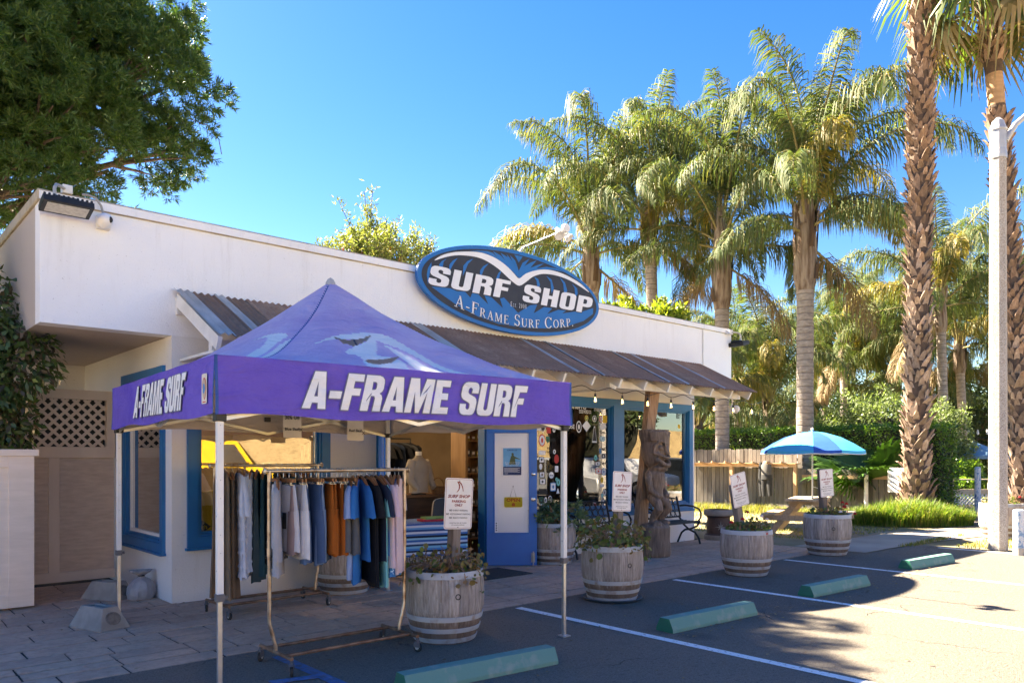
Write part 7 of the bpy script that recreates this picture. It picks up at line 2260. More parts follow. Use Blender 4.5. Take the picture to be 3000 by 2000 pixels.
pc('post', TANWOOD, (2.70, -.06, 1.74), (2.80, .04, 2.34), lf); pc('gap_shade_sheet', M('dark gap shade', (.035, .03, .026)), (-1.6, .10, 1.70), (2.79, .11, 2.40), lf, 0)  # dark sheet added behind the lattice, standing in for the shaded space there
for s_ in (-1, 1):
    for k in range(44):
        x = -2.2 + k * .125
        a = Vector((x, .006 * s_, 1.74)); b = Vector((x + s_ * .60 + (0 if s_ > 0 else 0), .006 * s_, 2.34))
        if a.x < -1.6 or b.x < -1.6 or a.x > 2.7 or b.x > 2.7:
            # clip to the bay
            def cl_(p, q):
                p = p.copy()
                for lim, sg in ((-1.6, 1), (2.7, -1)):
                    if (p.x - lim) * sg < 0 and (q.x - lim) * sg > 0:
                        p = q + (p - q) * ((lim - q.x) / (p.x - q.x))
                return p
            a2, b2 = cl_(a, b), cl_(b, a)
            if not (-1.601 <= a2.x <= 2.701 and -1.601 <= b2.x <= 2.701): continue
            a, b = a2, b2
        if (b - a).length < .05: continue
        m = MB(); m.bar(a, b, .036, .009, up=(0, 1, 0) if False else (0, 0, 1)) if False else m.bar(a, b, .009, .036)
        m.build('slat', TANWOOD, lf)
en = thing('tan_enclosure', 'pale tan boarded enclosure wall with a recessed panel at the left edge', 'enclosure', (0, 9.46, 0))
pc('cap', TANWOOD2, (-2.5, -.035, 1.62), (1.69, .9, 1.69), en)
m = MB(); m.box((-2.5, 0, .03), (1.65, .06, 1.62)); m.box((1.60, .06, .03), (1.649, .9, 1.62)); m.build('wall', TANWOOD2, en)
for x0, x1 in ((.80, .95), (1.42, 1.651), (-.4, -.1)):
    pc('stile', TANWOOD2, (x0, -.018, .03), (x1, -.0005, 1.62), en)
for z0, z1 in ((.03, .16), (1.50, 1.62)):
    for x0, x1 in ((.95, 1.42), (-.1, .80)): pc('rail', TANWOOD2, (x0, -.018, z0), (x1, -.0005, z1), en)

# ------------------------------------------------------------------ entrance: table with blanket, books, mat, board
def m_serape():
    m, nt, b, out = nt_new("striped woven blanket")
    tc = nt.nodes.new("ShaderNodeTexCoord"); sp = nt.nodes.new("ShaderNodeSeparateXYZ"); nt.links.new(tc.outputs['UV'], sp.inputs[0])
    r = nt.nodes.new("ShaderNodeValToRGB"); r.color_ramp.interpolation = 'CONSTANT'
    cols = [(.03, .10, .30), (.5, .58, .68), (.02, .03, .06), (.06, .22, .50), (.16, .42, .60), (.02, .04, .10), (.45, .55, .68), (.03, .12, .36), (.25, .50, .62), (.01, .015, .03), (.05, .16, .42), (.55, .60, .66), (.02, .06, .2), (.1, .3, .55), (.5, .55, .62), (.03, .10, .32), (.01, .02, .05), (.2, .45, .6), (.04, .14, .40), (.5, .57, .66), (.02, .05, .16), (.08, .28, .55)]
    while len(r.color_ramp.elements) < len(cols): r.color_ramp.elements.new(.5)
    for i, (e, c) in enumerate(zip(r.color_ramp.elements, cols)): e.position = i / len(cols); e.color = c4(c)
    nt.links.new(mth(nt, 'FRACT', mth(nt, 'MULTIPLY', sp.outputs[1], 1.9)), r.inputs[0]); nt.links.new(r.outputs[0], b.inputs['Base Color']); b.inputs['Roughness'].default_value = .95
    bump(nt, b, noise(nt, coords(nt), 60, 3), .4, .006)
    return m
tb = thing('display_table', 'low dark display table in the doorway', 'table', (5.98, 8.55, 0), -.25)
m = MB(); m.box((-.36, -.40, .70), (.50, .42, .735)); m.build('tabletop', INT_WOOD, tb)
for sx in (-.32, .46):
    for sy in (-.36, .38): m = MB(); m.box((sx - .025, sy - .025, 0), (sx + .025, sy + .025, .70)); m.build('leg', INT_WOOD, tb)
bm = bmesh.new(); uvl = bm.loops.layers.uv.new('UVMap')
NX, NV = 24, 40
grid = []
for j in range(NV + 1):
    t = j / NV * 1.12
    row = []
    for i in range(NX + 1):
        x = -.39 + .93 * i / NX
        if t < .42: p = (x, -.42 + .0 - .02 * math.sin(9 * x) * (1 - t / .42) + -.012 * (1 - t / .42), .735 - .42 + t + .004)
        else: p = (x, -.42 + (t - .42) * 1.15, .743 + .003 * math.sin(14 * x + 5 * t))
        row.append(bm.verts.new(p))
    grid.append(row)
for j in range(NV):
    for i in range(NX):
        f = bm.faces.new((grid[j][i], grid[j][i + 1], grid[j + 1][i + 1], grid[j + 1][i])); f.smooth = True
        for lp, (a, b) in zip(f.loops, ((i, j), (i + 1, j), (i + 1, j + 1), (i, j + 1))): lp[uvl].uv = (a / NX, b / NV)
me = bpy.data.meshes.new('blanket'); bm.to_mesh(me); bm.free(); me.materials.append(m_serape())
bl_ = obj('blanket', me, None, (5.98, 8.55, 0), -.25); tag(bl_, 'blue striped fringed blanket draped over the display table in the doorway', 'blanket')
m = MB()
for i in range(46):
    x = -.385 + .92 * i / 45; m.tube([(x, -.435, .325), (x + RNG.uniform(-.006, .006), -.44, .29), (x + RNG.uniform(-.012, .012), -.437, .245)], .0035, 4)
m.build('fringe', M("cream fringe", (.62, .60, .55)), bl_)
for k, (c, z, lab, dx, tx) in enumerate((((.45, .02, .045), .748, 'crimson book lying flat on the striped blanket', 0, ''), ((.16, .32, .09), .776, 'green topped book stacked on the crimson book', .06, 'LESSONS'))):
    m = MB(); m.box((-.19, -.10, 0), (.19, .10, .027), 0); m.box((-.185, -.095, .004), (.191, .101, .023), 1)
    if tx: m.write(tx, (-.05, -.1005, .006), (1, 0, 0), (0, 0, 1), .015, bold=.02, mi=2)
    o = m.build('book', [M("book cover %d" % k, c), PAPER, INK], None, (6.12 + dx, 8.42, z), -.25); tag(o, lab, 'book')
mt = MB(); mt.prism([(-.62, -.36), (.62, -.36), (.62, .36), (-.62, .36)], (0, 0, 0), (1, 0, 0), (0, 1, 0), .010); o = mt.build('door_mat', M("dark door mat", (.045, .042, .04), (.065, .06, .055), .95, 30, bmp=.5, bscale=120), None, (6.62, 7.98, .009), .02, bevel=.004); tag(o, 'dark grey door mat on the paving before the doorway', 'mat')
bo_ = thing('body_board', 'black body board leaning inside the right door jamb, mostly behind the near sign', 'board', (6.78, 8.93, .02), 0.15)
bo_.rotation_euler = Euler((rad(-9), 0, .15))
m = MB(); sh = [(-.24, 0), (.24, 0), (.28, .3), (.275, .6), (.22, .86), (.14, .98), (-.14, .98), (-.22, .86), (-.275, .6), (-.28, .3)]
m.prism(smooth_loop(sh), (0, 0, 0), (1, 0, 0), (0, 0, 1), .05); m.build('deck', M("black foam", (.015, .016, .02), (.02, .022, .028), .5, 4), bo_)
m = MB(); m.tube([(x * 1.01, -.025, z) for x, z in smooth_loop(sh)] + [(sh[0][0], -.025, 0)], .008, 5); m.build('edge', M("tan rail tape", (.55, .45, .32)), bo_)
m = MB(); m.write('Soft', (-.1, -.0525, .5), (1, 0, 0), (0, 0, 1), .06, bold=.02); m.add([(.05 + .05 * math.cos(a), -.0525, .28 + .05 * math.sin(a)) for a in [k * .7 for k in range(9)]], [tuple(range(9))]); m.build('print', S_WHT, bo_)
tm_ = thing('gas_cap', 'flat black disc on the paving left of the near barrel', 'cap', (3.98, 6.3, .008)) if False else None

# ------------------------------------------------------------------ inside the shop
lamps = []
for k, (x, y_) in enumerate(((4.2, 10.6), (6.4, 11.4), (8.9, 9.9), (11.2, 10.4))):
    L_ = thing('pendant_lamp', ['warm pendant lamp behind the left window', 'warm pendant lamp over the counter', 'warm pendant lamp above the shirt display', 'warm pendant lamp behind the right window'][k], 'lamp', (x, y_, 2.86))
    m = MB(); m.tube([(0, 0, 0), (0, 0, -.3)], .006, 6); m.build('cord', BLACK, L_)
    m = MB(); m.lathe([(.03, -.3), (.06, -.33), (.16, -.42), (.155, -.42), (.05, -.335)], 16, caps=False); m.build('lamp_shade', BLACK, L_, smooth=True)
    m = MB(); m.sph((0, 0, -.40), .035, 10, 8); m.build('bulb', emit("pendant bulb", (1, .72, .42), 8), L_)
    ld = bpy.data.lights.new('pendant', 'POINT'); ld.energy = 5; ld.color = (1, .72, .45); ld.shadow_soft_size = .05
    lo_ = bpy.data.objects.new('lamp_light', ld); COL.objects.link(lo_); lo_.parent = L_; lo_.location = (0, 0, -.46)
ct = thing('shop_counter', 'dark wooden counter facing the doorway', 'counter', (6.9, 10.15, 0))
m = MB(); m.box((-1.0, -.25, .01), (1.0, .3, .98)); m.build('body', INT_WOOD, ct)
m = MB(); m.box((-1.05, -.30, .98), (1.05, .35, 1.02)); m.build('countertop', M("counter board", (.16, .085, .045), (.12, .06, .03), .45, 3, stretch=(1, 6, 6)), ct, bevel=.005)
for i in range(3):
    m = MB(); m.box((-.96 + i * .65, -.268, .45), (-.35 + i * .65, -.2505, .70)); m.build('drawer', M("drawer front", (.11, .055, .03), (.085, .04, .02), .5, 3), ct, bevel=.004)
m = MB(); m.box((-1.0, -.42, .62 - .25), (1.0, -.2505, .40)); m.build('ledge', INT_WOOD, ct)
SWEAT = fabric("oatmeal sweater knit", (.38, .34, .29))
mn = thing('mannequin', 'headless mannequin torso in an oatmeal sweater seen from behind on the counter', 'mannequin', (6.98, 9.98, 1.02), .35)
m = MB()
loft(m, [(.62, .055, .05, 0, 0), (.585, .075, .06, 0, 0), (.56, .13, .08, 0, 0), (.52, .20, .10, 0, 0), (.42, .225, .115, 0, 0), (.25, .20, .11, 0, 0), (.10, .195, .11, 0, 0), (.03, .20, .112, 0, 0)], n=24, fold=.06, seed=2)
m.v = [(y_, -x, z) for x, y_, z in m.v]
for s_ in (-1, 1): m.tube([(s_ * .17, 0, .52), (s_ * .25, .0, .40), (s_ * .28, -.04, .22), (s_ * .22, -.14, .10)], [.075, .07, .058, .045], 10)
m.build('sweater', SWEAT, mn, smooth=True)
m = MB(); m.lathe([(.05, .6), (.05, .68), (.0, .68)], 14); m.build('neck_cap', WHITE, mn, smooth=True)
m = MB(); m.lathe([(.12, 0), (.12, .015), (.02, .03), (.02, .1)], 14); m.build('stand', BLACK, mn)
bk = thing('wicker_basket', 'small wicker basket with a hoop handle on the counter', 'basket', (7.36, 9.98, 1.02))
WICK = M("wicker", (.22, .12, .05), (.14, .07, .03), .8, 30, bmp=.6, bscale=60)
m = MB(); m.lathe([(.09, 0), (.12, .1), (.125, .12), (.11, .12), (.08, .02), (0, .02)], 16); m.build('body', WICK, bk)
m = MB(); m.tube([(.12 * math.cos(a), 0, .11 + .15 * math.sin(a)) for a in [k * math.pi / 10 for k in range(11)]], .008, 6); m.build('handle', WICK, bk)
cdp = MB(); cdp.box((-.045, -.004, 0), (.045, .004, .13), 0); cdp.add([(.02 * math.cos(a), -.0045, .08 + .02 * math.sin(a)) for a in [k * .9 for k in range(7)]], [tuple(range(7))], 1)
o = cdp.build('leaflet', [S_WHT, S_GRN], None, (6.62, 9.80, .40)); tag(o, 'small white leaflet with a green emblem on the counter ledge', 'leaflet')
for k in range(9):
    m = MB(); m.sph((0, 0, .025), (RNG.uniform(.03, .05), .03, .025), 8, 6); o = m.build('sea_shell', M("pale shell", (.6, .48, .36), (.42, .3, .22), .5, 20), None, (6.3 + k * .11, 9.80 - .02 * (k % 2), .40), RNG.uniform(0, 3), smooth=True); tag(o, 'pale shell in the row along the counter ledge', 'shell', 'shells on the counter ledge')
# racks of clothes along the back wall
def inner_rack(x0, x1, y_, z, cols, lab, glabs):
    t = thing('wall_rail', lab, 'clothes rail', ((x0 + x1) / 2, y_, z))
    m = MB(); m.tube([(x0 - (x0 + x1) / 2, 0, 0), (x1 - (x0 + x1) / 2, 0, 0)], .015, 8); m.build('rail', BLACK, t)
    for s_ in (x0, x1): m = MB(); m.tube([(s_ - (x0 + x1) / 2, 0, -z + .02), (s_ - (x0 + x1) / 2, 0, 0)], .014, 8); m.build('upright', BLACK, t)
    n = len(cols)
    for i, (c, gl) in enumerate(zip(cols, glabs)):
        x = x0 + (x1 - x0) * (i + .5) / n
        mb = garment_mb('tee' if i % 3 else 'long', RNG.uniform(.7, .85), i + 200)
        o = mb.build('shirt', c, None, (x, y_, z - .0), RNG.uniform(-.15, .15) + .5, smooth=True); tag(o, gl, 'shirt', 'shirts on the inside rails')
c_mu = F("mustard cloth", (.38, .22, .03)); c_tb = F("tan striped cloth", (.30, .22, .15)); c_ol = F("olive cloth", (.10, .10, .05))
inner_rack(6.0, 8.0, 11.7, 1.95, [c_tb, c_br, c_tb, c_tb, c_br2, c_ol, c_mu, c_mu, c_mu, c_ol, c_bk, c_bk, c_nv, c_bk, c_cg, c_bk], 'black clothes rail behind the counter',
           ['tan shirt behind the counter, first on the left', 'brown shirt behind the counter among tan ones', 'tan shirt behind the mannequin', 'tan shirt beside the taupe one inside', 'taupe shirt behind the mannequin neck', 'olive shirt left of the mustard ones inside', 'mustard shirt nearest the mannequin', 'mustard shirt in the middle of three inside', 'mustard shirt beside the second olive one', 'olive shirt right of the mustard ones inside'] + ['black shirt touching the second olive one inside', 'black shirt left of the navy one on the inside rail', 'navy shirt between two black ones on the inside rail', 'black shirt right of the navy one on the inside rail', 'charcoal shirt near the right end of the inside rail', 'black shirt at the right end of the inside rail'])
# tall pine display shelf beside the door
sh_ = thing('display_shelf', 'tall pine display shelf with small boxed goods right of the doorway', 'shelf', (7.78, 9.55, 0))
m = MB(); m.box((-.22, -.03, .01), (-.17, .35, 2.3)); m.build('side_board', PINE, sh_)
m = MB(); m.box((.17, -.03, .01), (.22, .35, 2.3)); m.build('side_board', PINE, sh_)
m = MB(); m.box((-.17, .32, .01), (.17, .35, 2.3)); m.build('back_board', PINE, sh_)
for i in range(8):
    m = MB(); m.box((-.17, -.02, .3 + i * .26), (.17, .32, .318 + i * .26)); m.build('shelf_board', PINE, sh_)
for i in range(7):
    for k in range(3):
        cn, c = RNG.choice([('mustard', (.45, .30, .06)), ('brown', (.30, .22, .12)), ('black', (.10, .09, .08)), ('cream', (.5, .42, .3)), ('rust', (.25, .1, .05))])
        m = MB(); h = RNG.uniform(.08, .17); m.cbox((0, 0, h / 2), (.075, .06, h)); m.cbox((0, -.032, h * .55), (.05, .004, h * .4), None, 1)
        o = m.build('goods_box', [M("goods %.2f %.2f" % c[:2], c), PAPER], None, (7.67 + k * .11, 9.62, .319 + i * .26)); tag(o, '%s box, %s on the %s shelf up of the pine display shelf' % (cn, ('first', 'middle', 'last')[k], ('first', 'second', 'third', 'fourth', 'fifth', 'sixth', 'seventh')[i]), 'box', 'boxed goods on the pine shelf')
# displays behind the sticker window
wb = thing('white_banner', 'tall white banner hung behind the stickers nearest the door', 'banner', (8.62, 8.86, 0)); pc('cloth', WHITE, (-.34, 0, .55), (.47, .01, 2.3), wb); pc('pole', PINE, (-.36, -.005, 2.301), (.49, .015, 2.33), wb)
pn = thing('display_stand', 'cream panel with pine frame behind the sticker window', 'panel', (10.33, 9.55, .1))
m = MB(); m.box((-.30, 0, .3), (.45, .03, 1.70)); m.build('board', M("cream board", (.60, .52, .38), (.55, .47, .33)), pn)
for a, b in (((-.36, -.02, .3), (-.301, .04, 1.76)), ((.451, -.02, .3), (.51, .04, 1.76)), ((-.5, -.12, 1.761), (.6, .10, 1.80))): pc('trim', PINE, a, b, pn)
wd2 = thing('wooden_disc', 'round wooden disc sign on a string in front of the cream panel', 'sign', (10.41, 9.46, 1.40))
m = MB(); m.T = Matrix.Rotation(rad(90), 4, 'X'); m.lathe([(.0, -.012), (.16, -.012), (.165, 0), (.16, .012), (0, .012)], 28); m.build('disc', M("light wood", (.50, .27, .10), (.42, .22, .08), .55, 4, stretch=(1, 6, 6)), wd2)
m = MB(); m.tube([(-.08, 0, .14), (0, .01, .50), (.08, 0, .14)], .004, 5); m.build('cord', BLACK, wd2)
m = MB(); m.write('SURF', (0, -.0135, .02), (1, 0, 0), (0, 0, 1), .06, cx=0, bold=.02, width=.2); m.write('SUPPLY', (0, -.0135, -.06), (1, 0, 0), (0, 0, 1), .04, cx=0, width=.18); m.build('lettering', M("burnt letter", (.20, .10, .03)), wd2)
ds = thing('display_shirt', 'pale blue long sleeved shirt with dark print shown in the sticker window', 'shirt', (9.90, 9.25, 1.80), 1.45)
m = garment_mb('long', .92, 77, 1.12); m.build('cloth', F("pale blue jersey", (.55, .63, .76)), ds, smooth=True)
m = MB(); g = np.random.default_rng(5)
m.write('CASUALTEM', (-.12, -.082, -.36), (1, 0, 0), (0, 0, 1), .05, bold=.01, width=.26)
for k in range(60):
    x = g.uniform(-.1, .12); z = g.uniform(-.80, -.42); w_ = g.uniform(.01, .03)
    m.add([(x - w_, -.083, z - w_), (x + w_ * .6, -.083, z - w_ * .8), (x + w_, -.083, z + w_), (x - w_ * .5, -.083, z + w_ * .7)], [(0, 1, 2, 3)])
m.T = None
m.v = [(-y_, x, z) for x, y_, z in m.v]; m.v = [(-(.058) if True else x, -y_, z) for x, y_, z in m.v]
pr_ = m.build('print', M("navy ink", (.05, .09, .2)), ds); pr_['kind'] = 'stuff'
cpx = thing('trucker_cap', 'grey mesh cap perched above the pale blue display shirt', 'cap', (9.93, 9.25, 1.76), .4)
m = MB(); m.lathe([(.095, 0), (.10, .04), (.085, .09), (.04, .12), (0, .125)], 16); m.build('crown', M("mesh cap grey", (.16, .16, .17), (.30, .29, .28), .9, 20), cpx, smooth=True)
m = MB(); m.prism([(-.08, 0), (.08, 0), (.075, -.08), (.04, -.13), (-.04, -.13), (-.075, -.08)], (0, -.05, .005), (1, 0, 0), (0, 1, -.15), .006); m.build('brim', M("cap brim", (.09, .11, .17)), cpx)
pf_ = thing('framed_picture', 'small pine framed picture with a teal print behind the sticker window', 'picture', (10.0, 9.72, 1.80))
m = MB(); m.box((-.24, 0, -.02), (.24, .03, .42), 0); m.box((-.2, -.004, .02), (.2, .0, .38), 1); m.box((-.14, -.006, .08), (.14, -.0042, .2), 2); m.build('frame', [PINE, S_TEA, P_SKY], pf_)
# right window: sun hat and white board, yellow foam boards at the left window
hb = thing('white_board', 'large white board standing behind the right window', 'board', (10.95, 9.5, 0)); pc('panel', WHITE, (-.35, 0, 1.30), (.45, .03, 2.30), hb); pc('leg', PINE, (-.30, .0, .01), (-.26, .03, 1.30), hb); pc('leg', PINE, (.36, .0, .01), (.40, .03, 1.30), hb)
ht = thing('straw_hat', 'brown straw sun hat behind the right window', 'hat', (11.05, 9.25, 1.86)); STR = M("straw", (.36, .19, .06), (.28, .14, .04), .8, 30, bmp=.5, bscale=60)
m = MB(); m.lathe([(.22, .0), (.2, .015), (.10, .02), (.095, .08), (.07, .12), (0, .125)], 20); m.build('straw_body', STR, ht, smooth=True)
m = MB(); m.tube([(0, 0, -1.85), (0, 0, .05)], .02, 8); m.build('stand', BLACK, ht)
YB = M("yellow foam board", (.62, .43, .015), (.55, .38, .01), .5, 3)
for k, (x, y_, lab) in enumerate(((3.18, 9.05, 'yellow foam surfboard with a black diamond behind the left window'), (3.55, 9.35, 'second yellow foam surfboard in the left window, half hidden'))):
    sb = thing('foam_board', lab, 'surfboard', (x, y_, .02), .1)
    m = MB(); o_ = smooth_loop([(-.14, 0), (.14, 0), (.25, .4), (.27, 1.0), (.2, 1.1), (.12, 1.18), (-.12, 1.18), (-.2, 1.1), (-.27, 1.0), (-.25, .4)]); m.prism(o_, (0, 0, 0), (1, 0, 0), (0, 0, 1), .06); m.build('deck', YB, sb, bevel=.01)
    m = MB(); m.add([(x2, -.0625, z) for x2, z in ((-.17, .78), (0, .66), (.17, .78), (0, .90))], [(0, 1, 2, 3)], 0); m.write('Softech', (0, -.0635, .755), (1, 0, 0), (0, 0, 1), .05, cx=0, bold=.02, mi=1, width=.24); m.build('emblem', [S_BLK, YB], sb)
bs = MB(); bs.box((-.45, -.015, -.09), (.45, .015, .09), 0); bs.write('M.SPECIAL', (-.25, -.0155, -.045), (1, 0, 0), (0, 0, 1), .09, bold=.02, mi=1); bs.add([(-.35 + .07 * math.cos(a), -.0155, .07 * math.sin(a)) for a in [k * .45 for k in range(14)]], [tuple(range(14))], 2)
o = bs.build('brewery_sign', [M("dark board", (.03, .022, .018)), M("grey letters", (.30, .28, .25)), S_OR], None, (3.95, 9.2, 2.12)); tag(o, 'dark board sign lettered M.SPECIAL hanging inside the left window', 'sign')
m = MB(); m.tube([(-.3, 0, 0), (-.3, 0, .65)], .004, 4); m.tube([(.3, 0, 0), (.3, 0, .65)], .004, 4); m.build('cord', BLACK, o).location = (0, 0, .09)

# ------------------------------------------------------------------ fence and rack at the right
XF = 21.2
wf = thing('board_fence', 'weathered vertical board fence stepping down to the right behind the picnic table', 'fence', (XF, 8.3, 0))
def board_me(h, seed):
    rr = random.Random(seed); m = MB(); w_ = .0665
    m.add([(-.011, -w_, .02), (.011, -w_, .02), (.011, w_, .02), (-.011, w_, .02), (-.011, -w_, h - .02), (.011, -w_, h - .02), (.011, w_, h - .02), (-.011, w_, h - .02), (-.011, -w_ + .02, h), (.011, -w_ + .02, h), (.011, w_ - .02, h), (-.011, w_ - .02, h)],
          [(3, 2, 1, 0), (0, 1, 5, 4), (1, 2, 6, 5), (2, 3, 7, 6), (3, 0, 4, 7), (4, 5, 9, 8), (5, 6, 10, 9), (6, 7, 11, 10), (7, 4, 8, 11), (8, 9, 10, 11)])
    return m.mesh('plank', FENCEW)
tall, lowb = board_me(1.87, 1), board_me(1.27, 2)
y = 8.38
while y < 15.2:
    o = obj('plank', tall if y > 10.93 else lowb, wf, (RNG.uniform(-.006, .006), y - 8.3, RNG.uniform(-.02, .015)), (RNG.uniform(-.008, .008), 0, 0)); y += .1455
for z, a, b in ((.35, 8.4, 15.2), (1.05, 8.4, 10.9), (1.5, 10.9, 15.2)):
    m = MB(); m.box((.012, a - 8.3, z), (.06, b - 8.3, z + .09)); m.build('rail', FENCEW, wf)
m = MB(); m.box((-.06, 8.4 - 8.3, 1.02), (-.014, 10.9 - 8.3, 1.11)); m.build('rail', RAILW, wf)
m = MB(); m.box((-.05, .1, .03), (-.014, 6.8, .15)); m.build('rail', FENCEW, wf)
rk = thing('wetsuit_rack', 'timber rinse rack with slanted pegs along the board fence', 'rack', (20.95, 12.9, 0))
m = MB(); m.box((-.05, -1.95, 1.33), (.04, 1.75, 1.42)); m.build('rail', RAILW, rk); m = MB(); m.box((-.10, -1.95, 1.421), (.2, 1.75, 1.445)); m.build('shelf_board', RAILW, rk)
for y_ in (-1.9, .2, 1.7): m = MB(); m.box((-.045, y_ - .05, 0), (.045, y_ + .05, 1.33)); m.build('post', RAILW, rk)
for k in range(8):
    y_ = -1.7 + k * .46
    m = MB(); m.bar((-.05, y_, 1.40), (-.46, y_ + .02, 1.475), .05, .045); m.build('peg', RAILW, rk)
NEO = M("black neoprene", (.018, .018, .02), (.03, .03, .033), .65, 6); NEO2 = M("grey neoprene", (.12, .115, .105), (.09, .085, .08), .65, 6)
wt = thing('wetsuit', 'black and grey wetsuit folded over the rinse rack', 'wetsuit', (20.72, 11.78, 1.46))
def tube_part(name, paths, mat):
    m = MB()
    for p, r in paths: m.tube(p, r, 10)
    m.v = [(x * .55, y_, z) for x, y_, z in m.v]
    return m.build(name, mat, wt, smooth=True)
tube_part('torso', [([(0, 0, .03), (-.03, 0, -.1), (-.03, 0, -.35), (-.03, 0, -.50)], [.10, .17, .165, .16])], NEO2)
tube_part('leg', [([(-.03, -.09, -.45), (-.04, -.10, -.70), (-.03, -.12, -.98)], [.10, .085, .06])], NEO)
tube_part('leg', [([(-.03, .09, -.45), (-.04, .09, -.70), (-.03, .08, -1.0)], [.10, .085, .06])], NEO)
tube_part('arm', [([(-.02, .17, .0), (-.05, .20, -.4), (-.04, .19, -.75), (-.04, .17, -1.0)], [.07, .06, .055, .045])], NEO)
tube_part('waist', [([(-.03, 0, -.36), (-.03, 0, -.5)], [.175, .18])], NEO)
gp = thing('gate_post', 'white steel post at the right end of the picnic fence', 'post', (20.9, 8.95, 0)); m = MB(); m.tube([(0, 0, 0), (0, 0, 1.22)], .055, 12); m.sph((0, 0, 1.22), (.055, .055, .03), 12, 6); m.build('pipe', WHITE, gp, smooth=True)
nb = MB(); nb.box((-.012, -.25, -.32), (.012, .25, .32), 0)
for k, (tx, w_) in enumerate((('PRIVATE', .40), ('PARKING', .40), ('RESIDENTS', .38), ('ONLY', .26))): nb.write(tx, (-.013, 0, .2 - k * .14), (0, -1, 0), (0, 0, 1), .06, cx=0, bold=.02, mi=1, width=w_)
o = nb.build('notice', [S_WHT, M("notice blue", (.10, .16, .32))], None, (20.75, 8.12, 1.02), -.35); tag(o, 'white notice board mostly hidden behind the shaggy palm foot', 'sign')
m = MB(); m.box((.013, -.03, -1.02), (.06, .03, .2)); m.build('post', FENCEW, o)

# picnic table and beach umbrella
pt_ = thing('picnic_table', 'weathered wooden picnic table with attached benches', 'picnic table', (15.55, 7.85, 0), rad(20))
for k in range(5): pc('plank', TABLEW, (-.92, -.36 + k * .146, .715), (.92, -.36 + k * .146 + .138, .755), pt_)
for s_ in (-1, 1):
    for k in range(2): pc('seat_plank', TABLEW, (-.92, s_ * .70 - .14 + k * .142, .41), (.92, s_ * .70 - .14 + k * .142 + .135, .45), pt_)
for x in (-.62, .62):
    for s_ in (-1, 1): m = MB(); m.bar((x + .022 * s_, s_ * .70, 0), (x + .022 * s_, s_ * .17, .714), .04, .12); m.build('leg', TABLEW, pt_)
    m = MB(); m.box((x - .075, -.83, .30), (x - .045, .83, .409)); m.build('seat_beam', TABLEW, pt_); m = MB(); m.box((x + .05, -.34, .64), (x + .085, .34, .714)); m.build('top_beam', TABLEW, pt_)
CY = fabric("cyan umbrella cloth", (.06, .42, .68), (.05, .37, .62)); UB = fabric("blue umbrella cloth", (.025, .10, .42), (.02, .085, .36)); UW = fabric("white piping", (.75, .78, .8))
um = thing('beach_umbrella', 'open cyan and blue striped beach umbrella standing in the picnic table', 'umbrella', (15.42, 7.72, 0), 0)
m = MB(); m.tube([(0, 0, .05), (0, 0, 2.18)], .017, 8); m.build('pole', WHITE, um, smooth=True)
m = MB(); m.sph((0, 0, 2.20), (.03, .03, .035), 10, 6); m.build('finial', WHITE, um, smooth=True)
NP = 8
UR = [(0, 2.16), (.25, 2.125), (.55, 2.03), (.80, 1.90), (1.02, 1.755), (1.03, 1.69)]
for k in range(NP):
    a0 = 2 * math.pi * k / NP - .55; wide = 1.35 if k % 2 == 0 else .65
    a0 = -.55 + (k // 2) * math.pi / 2 + (0 if k % 2 == 0 else math.pi / 2 * .66); aw_ = math.pi / 2 * (.66 if k % 2 == 0 else .34)
    m = MB(); ns = 8; vs = []
    for (r_, z) in UR:
        for j in range(ns + 1):
            t_ = j / ns; a = a0 + aw_ * t_; sag = .06 * math.sin(math.pi * t_) * (r_ / 1.03) * (aw_ / 1.0)
            vs.append((r_ * (1 - sag * .6) * math.cos(a), r_ * (1 - sag * .6) * math.sin(a), z - sag * .35))
    m.add(vs, [(q * (ns + 1) + j, (q + 1) * (ns + 1) + j, (q + 1) * (ns + 1) + j + 1, q * (ns + 1) + j + 1) for q in range(len(UR) - 1) for j in range(ns)])
    p_ = m.build('canopy_panel', CY if k % 2 == 0 else UB, um, smooth=True)
    m = MB(); m.tube([(r_ * math.cos(a0), r_ * math.sin(a0), z - .012) for r_, z in UR[:5]], .005, 5); m.build('rib', WHITE, um)
    m = MB(); m.tube([vs[(len(UR) - 1) * (ns + 1) + j] for j in range(ns + 1)], .007, 5); m.build('piping', UW, p_)
m = MB(); m.tube([(0, 0, 1.0), (.12, -.10, .95), (.15, -.12, 1.02)], .006, 6); m.build('hook', WHITE, um)

# lamp post and painted bollards
def m_agg():
    m, nt, b, out = nt_new("exposed aggregate concrete")
    co = coords(nt); vo = nd(nt, "ShaderNodeTexVoronoi", Scale=95.0); nt.links.new(co, vo.inputs[0])
    c = ramp(nt, vo.outputs['Color'], [(.2, (.27, .24, .21)), (.5, (.42, .38, .34)), (.8, (.55, .51, .47))])
    n = ramp(nt, noise(nt, co, .9, 4), [(.4, 0.0), (.7, 1.0)]); c = mixc(nt, mth(nt, 'MULTIPLY', n, .35), c, (.24, .21, .18))
    nt.links.new(c, b.inputs['Base Color']); b.inputs['Roughness'].default_value = .9; bump(nt, b, vo.outputs['Distance'], .5, .004); return m
lp = thing('lamp_post', 'octagonal aggregate concrete lamp post at the right', 'lamp post', (15.2, 4.24, 0))
m = MB(); m.lathe([(.150, 0), (.125, 6.95)], 8, a0=rad(22.5)); m.build('shaft', m_agg(), lp)
CASTA = M("grey cast aluminium", (.50, .50, .50), (.42, .42, .43), .45, 5, metal=.3)
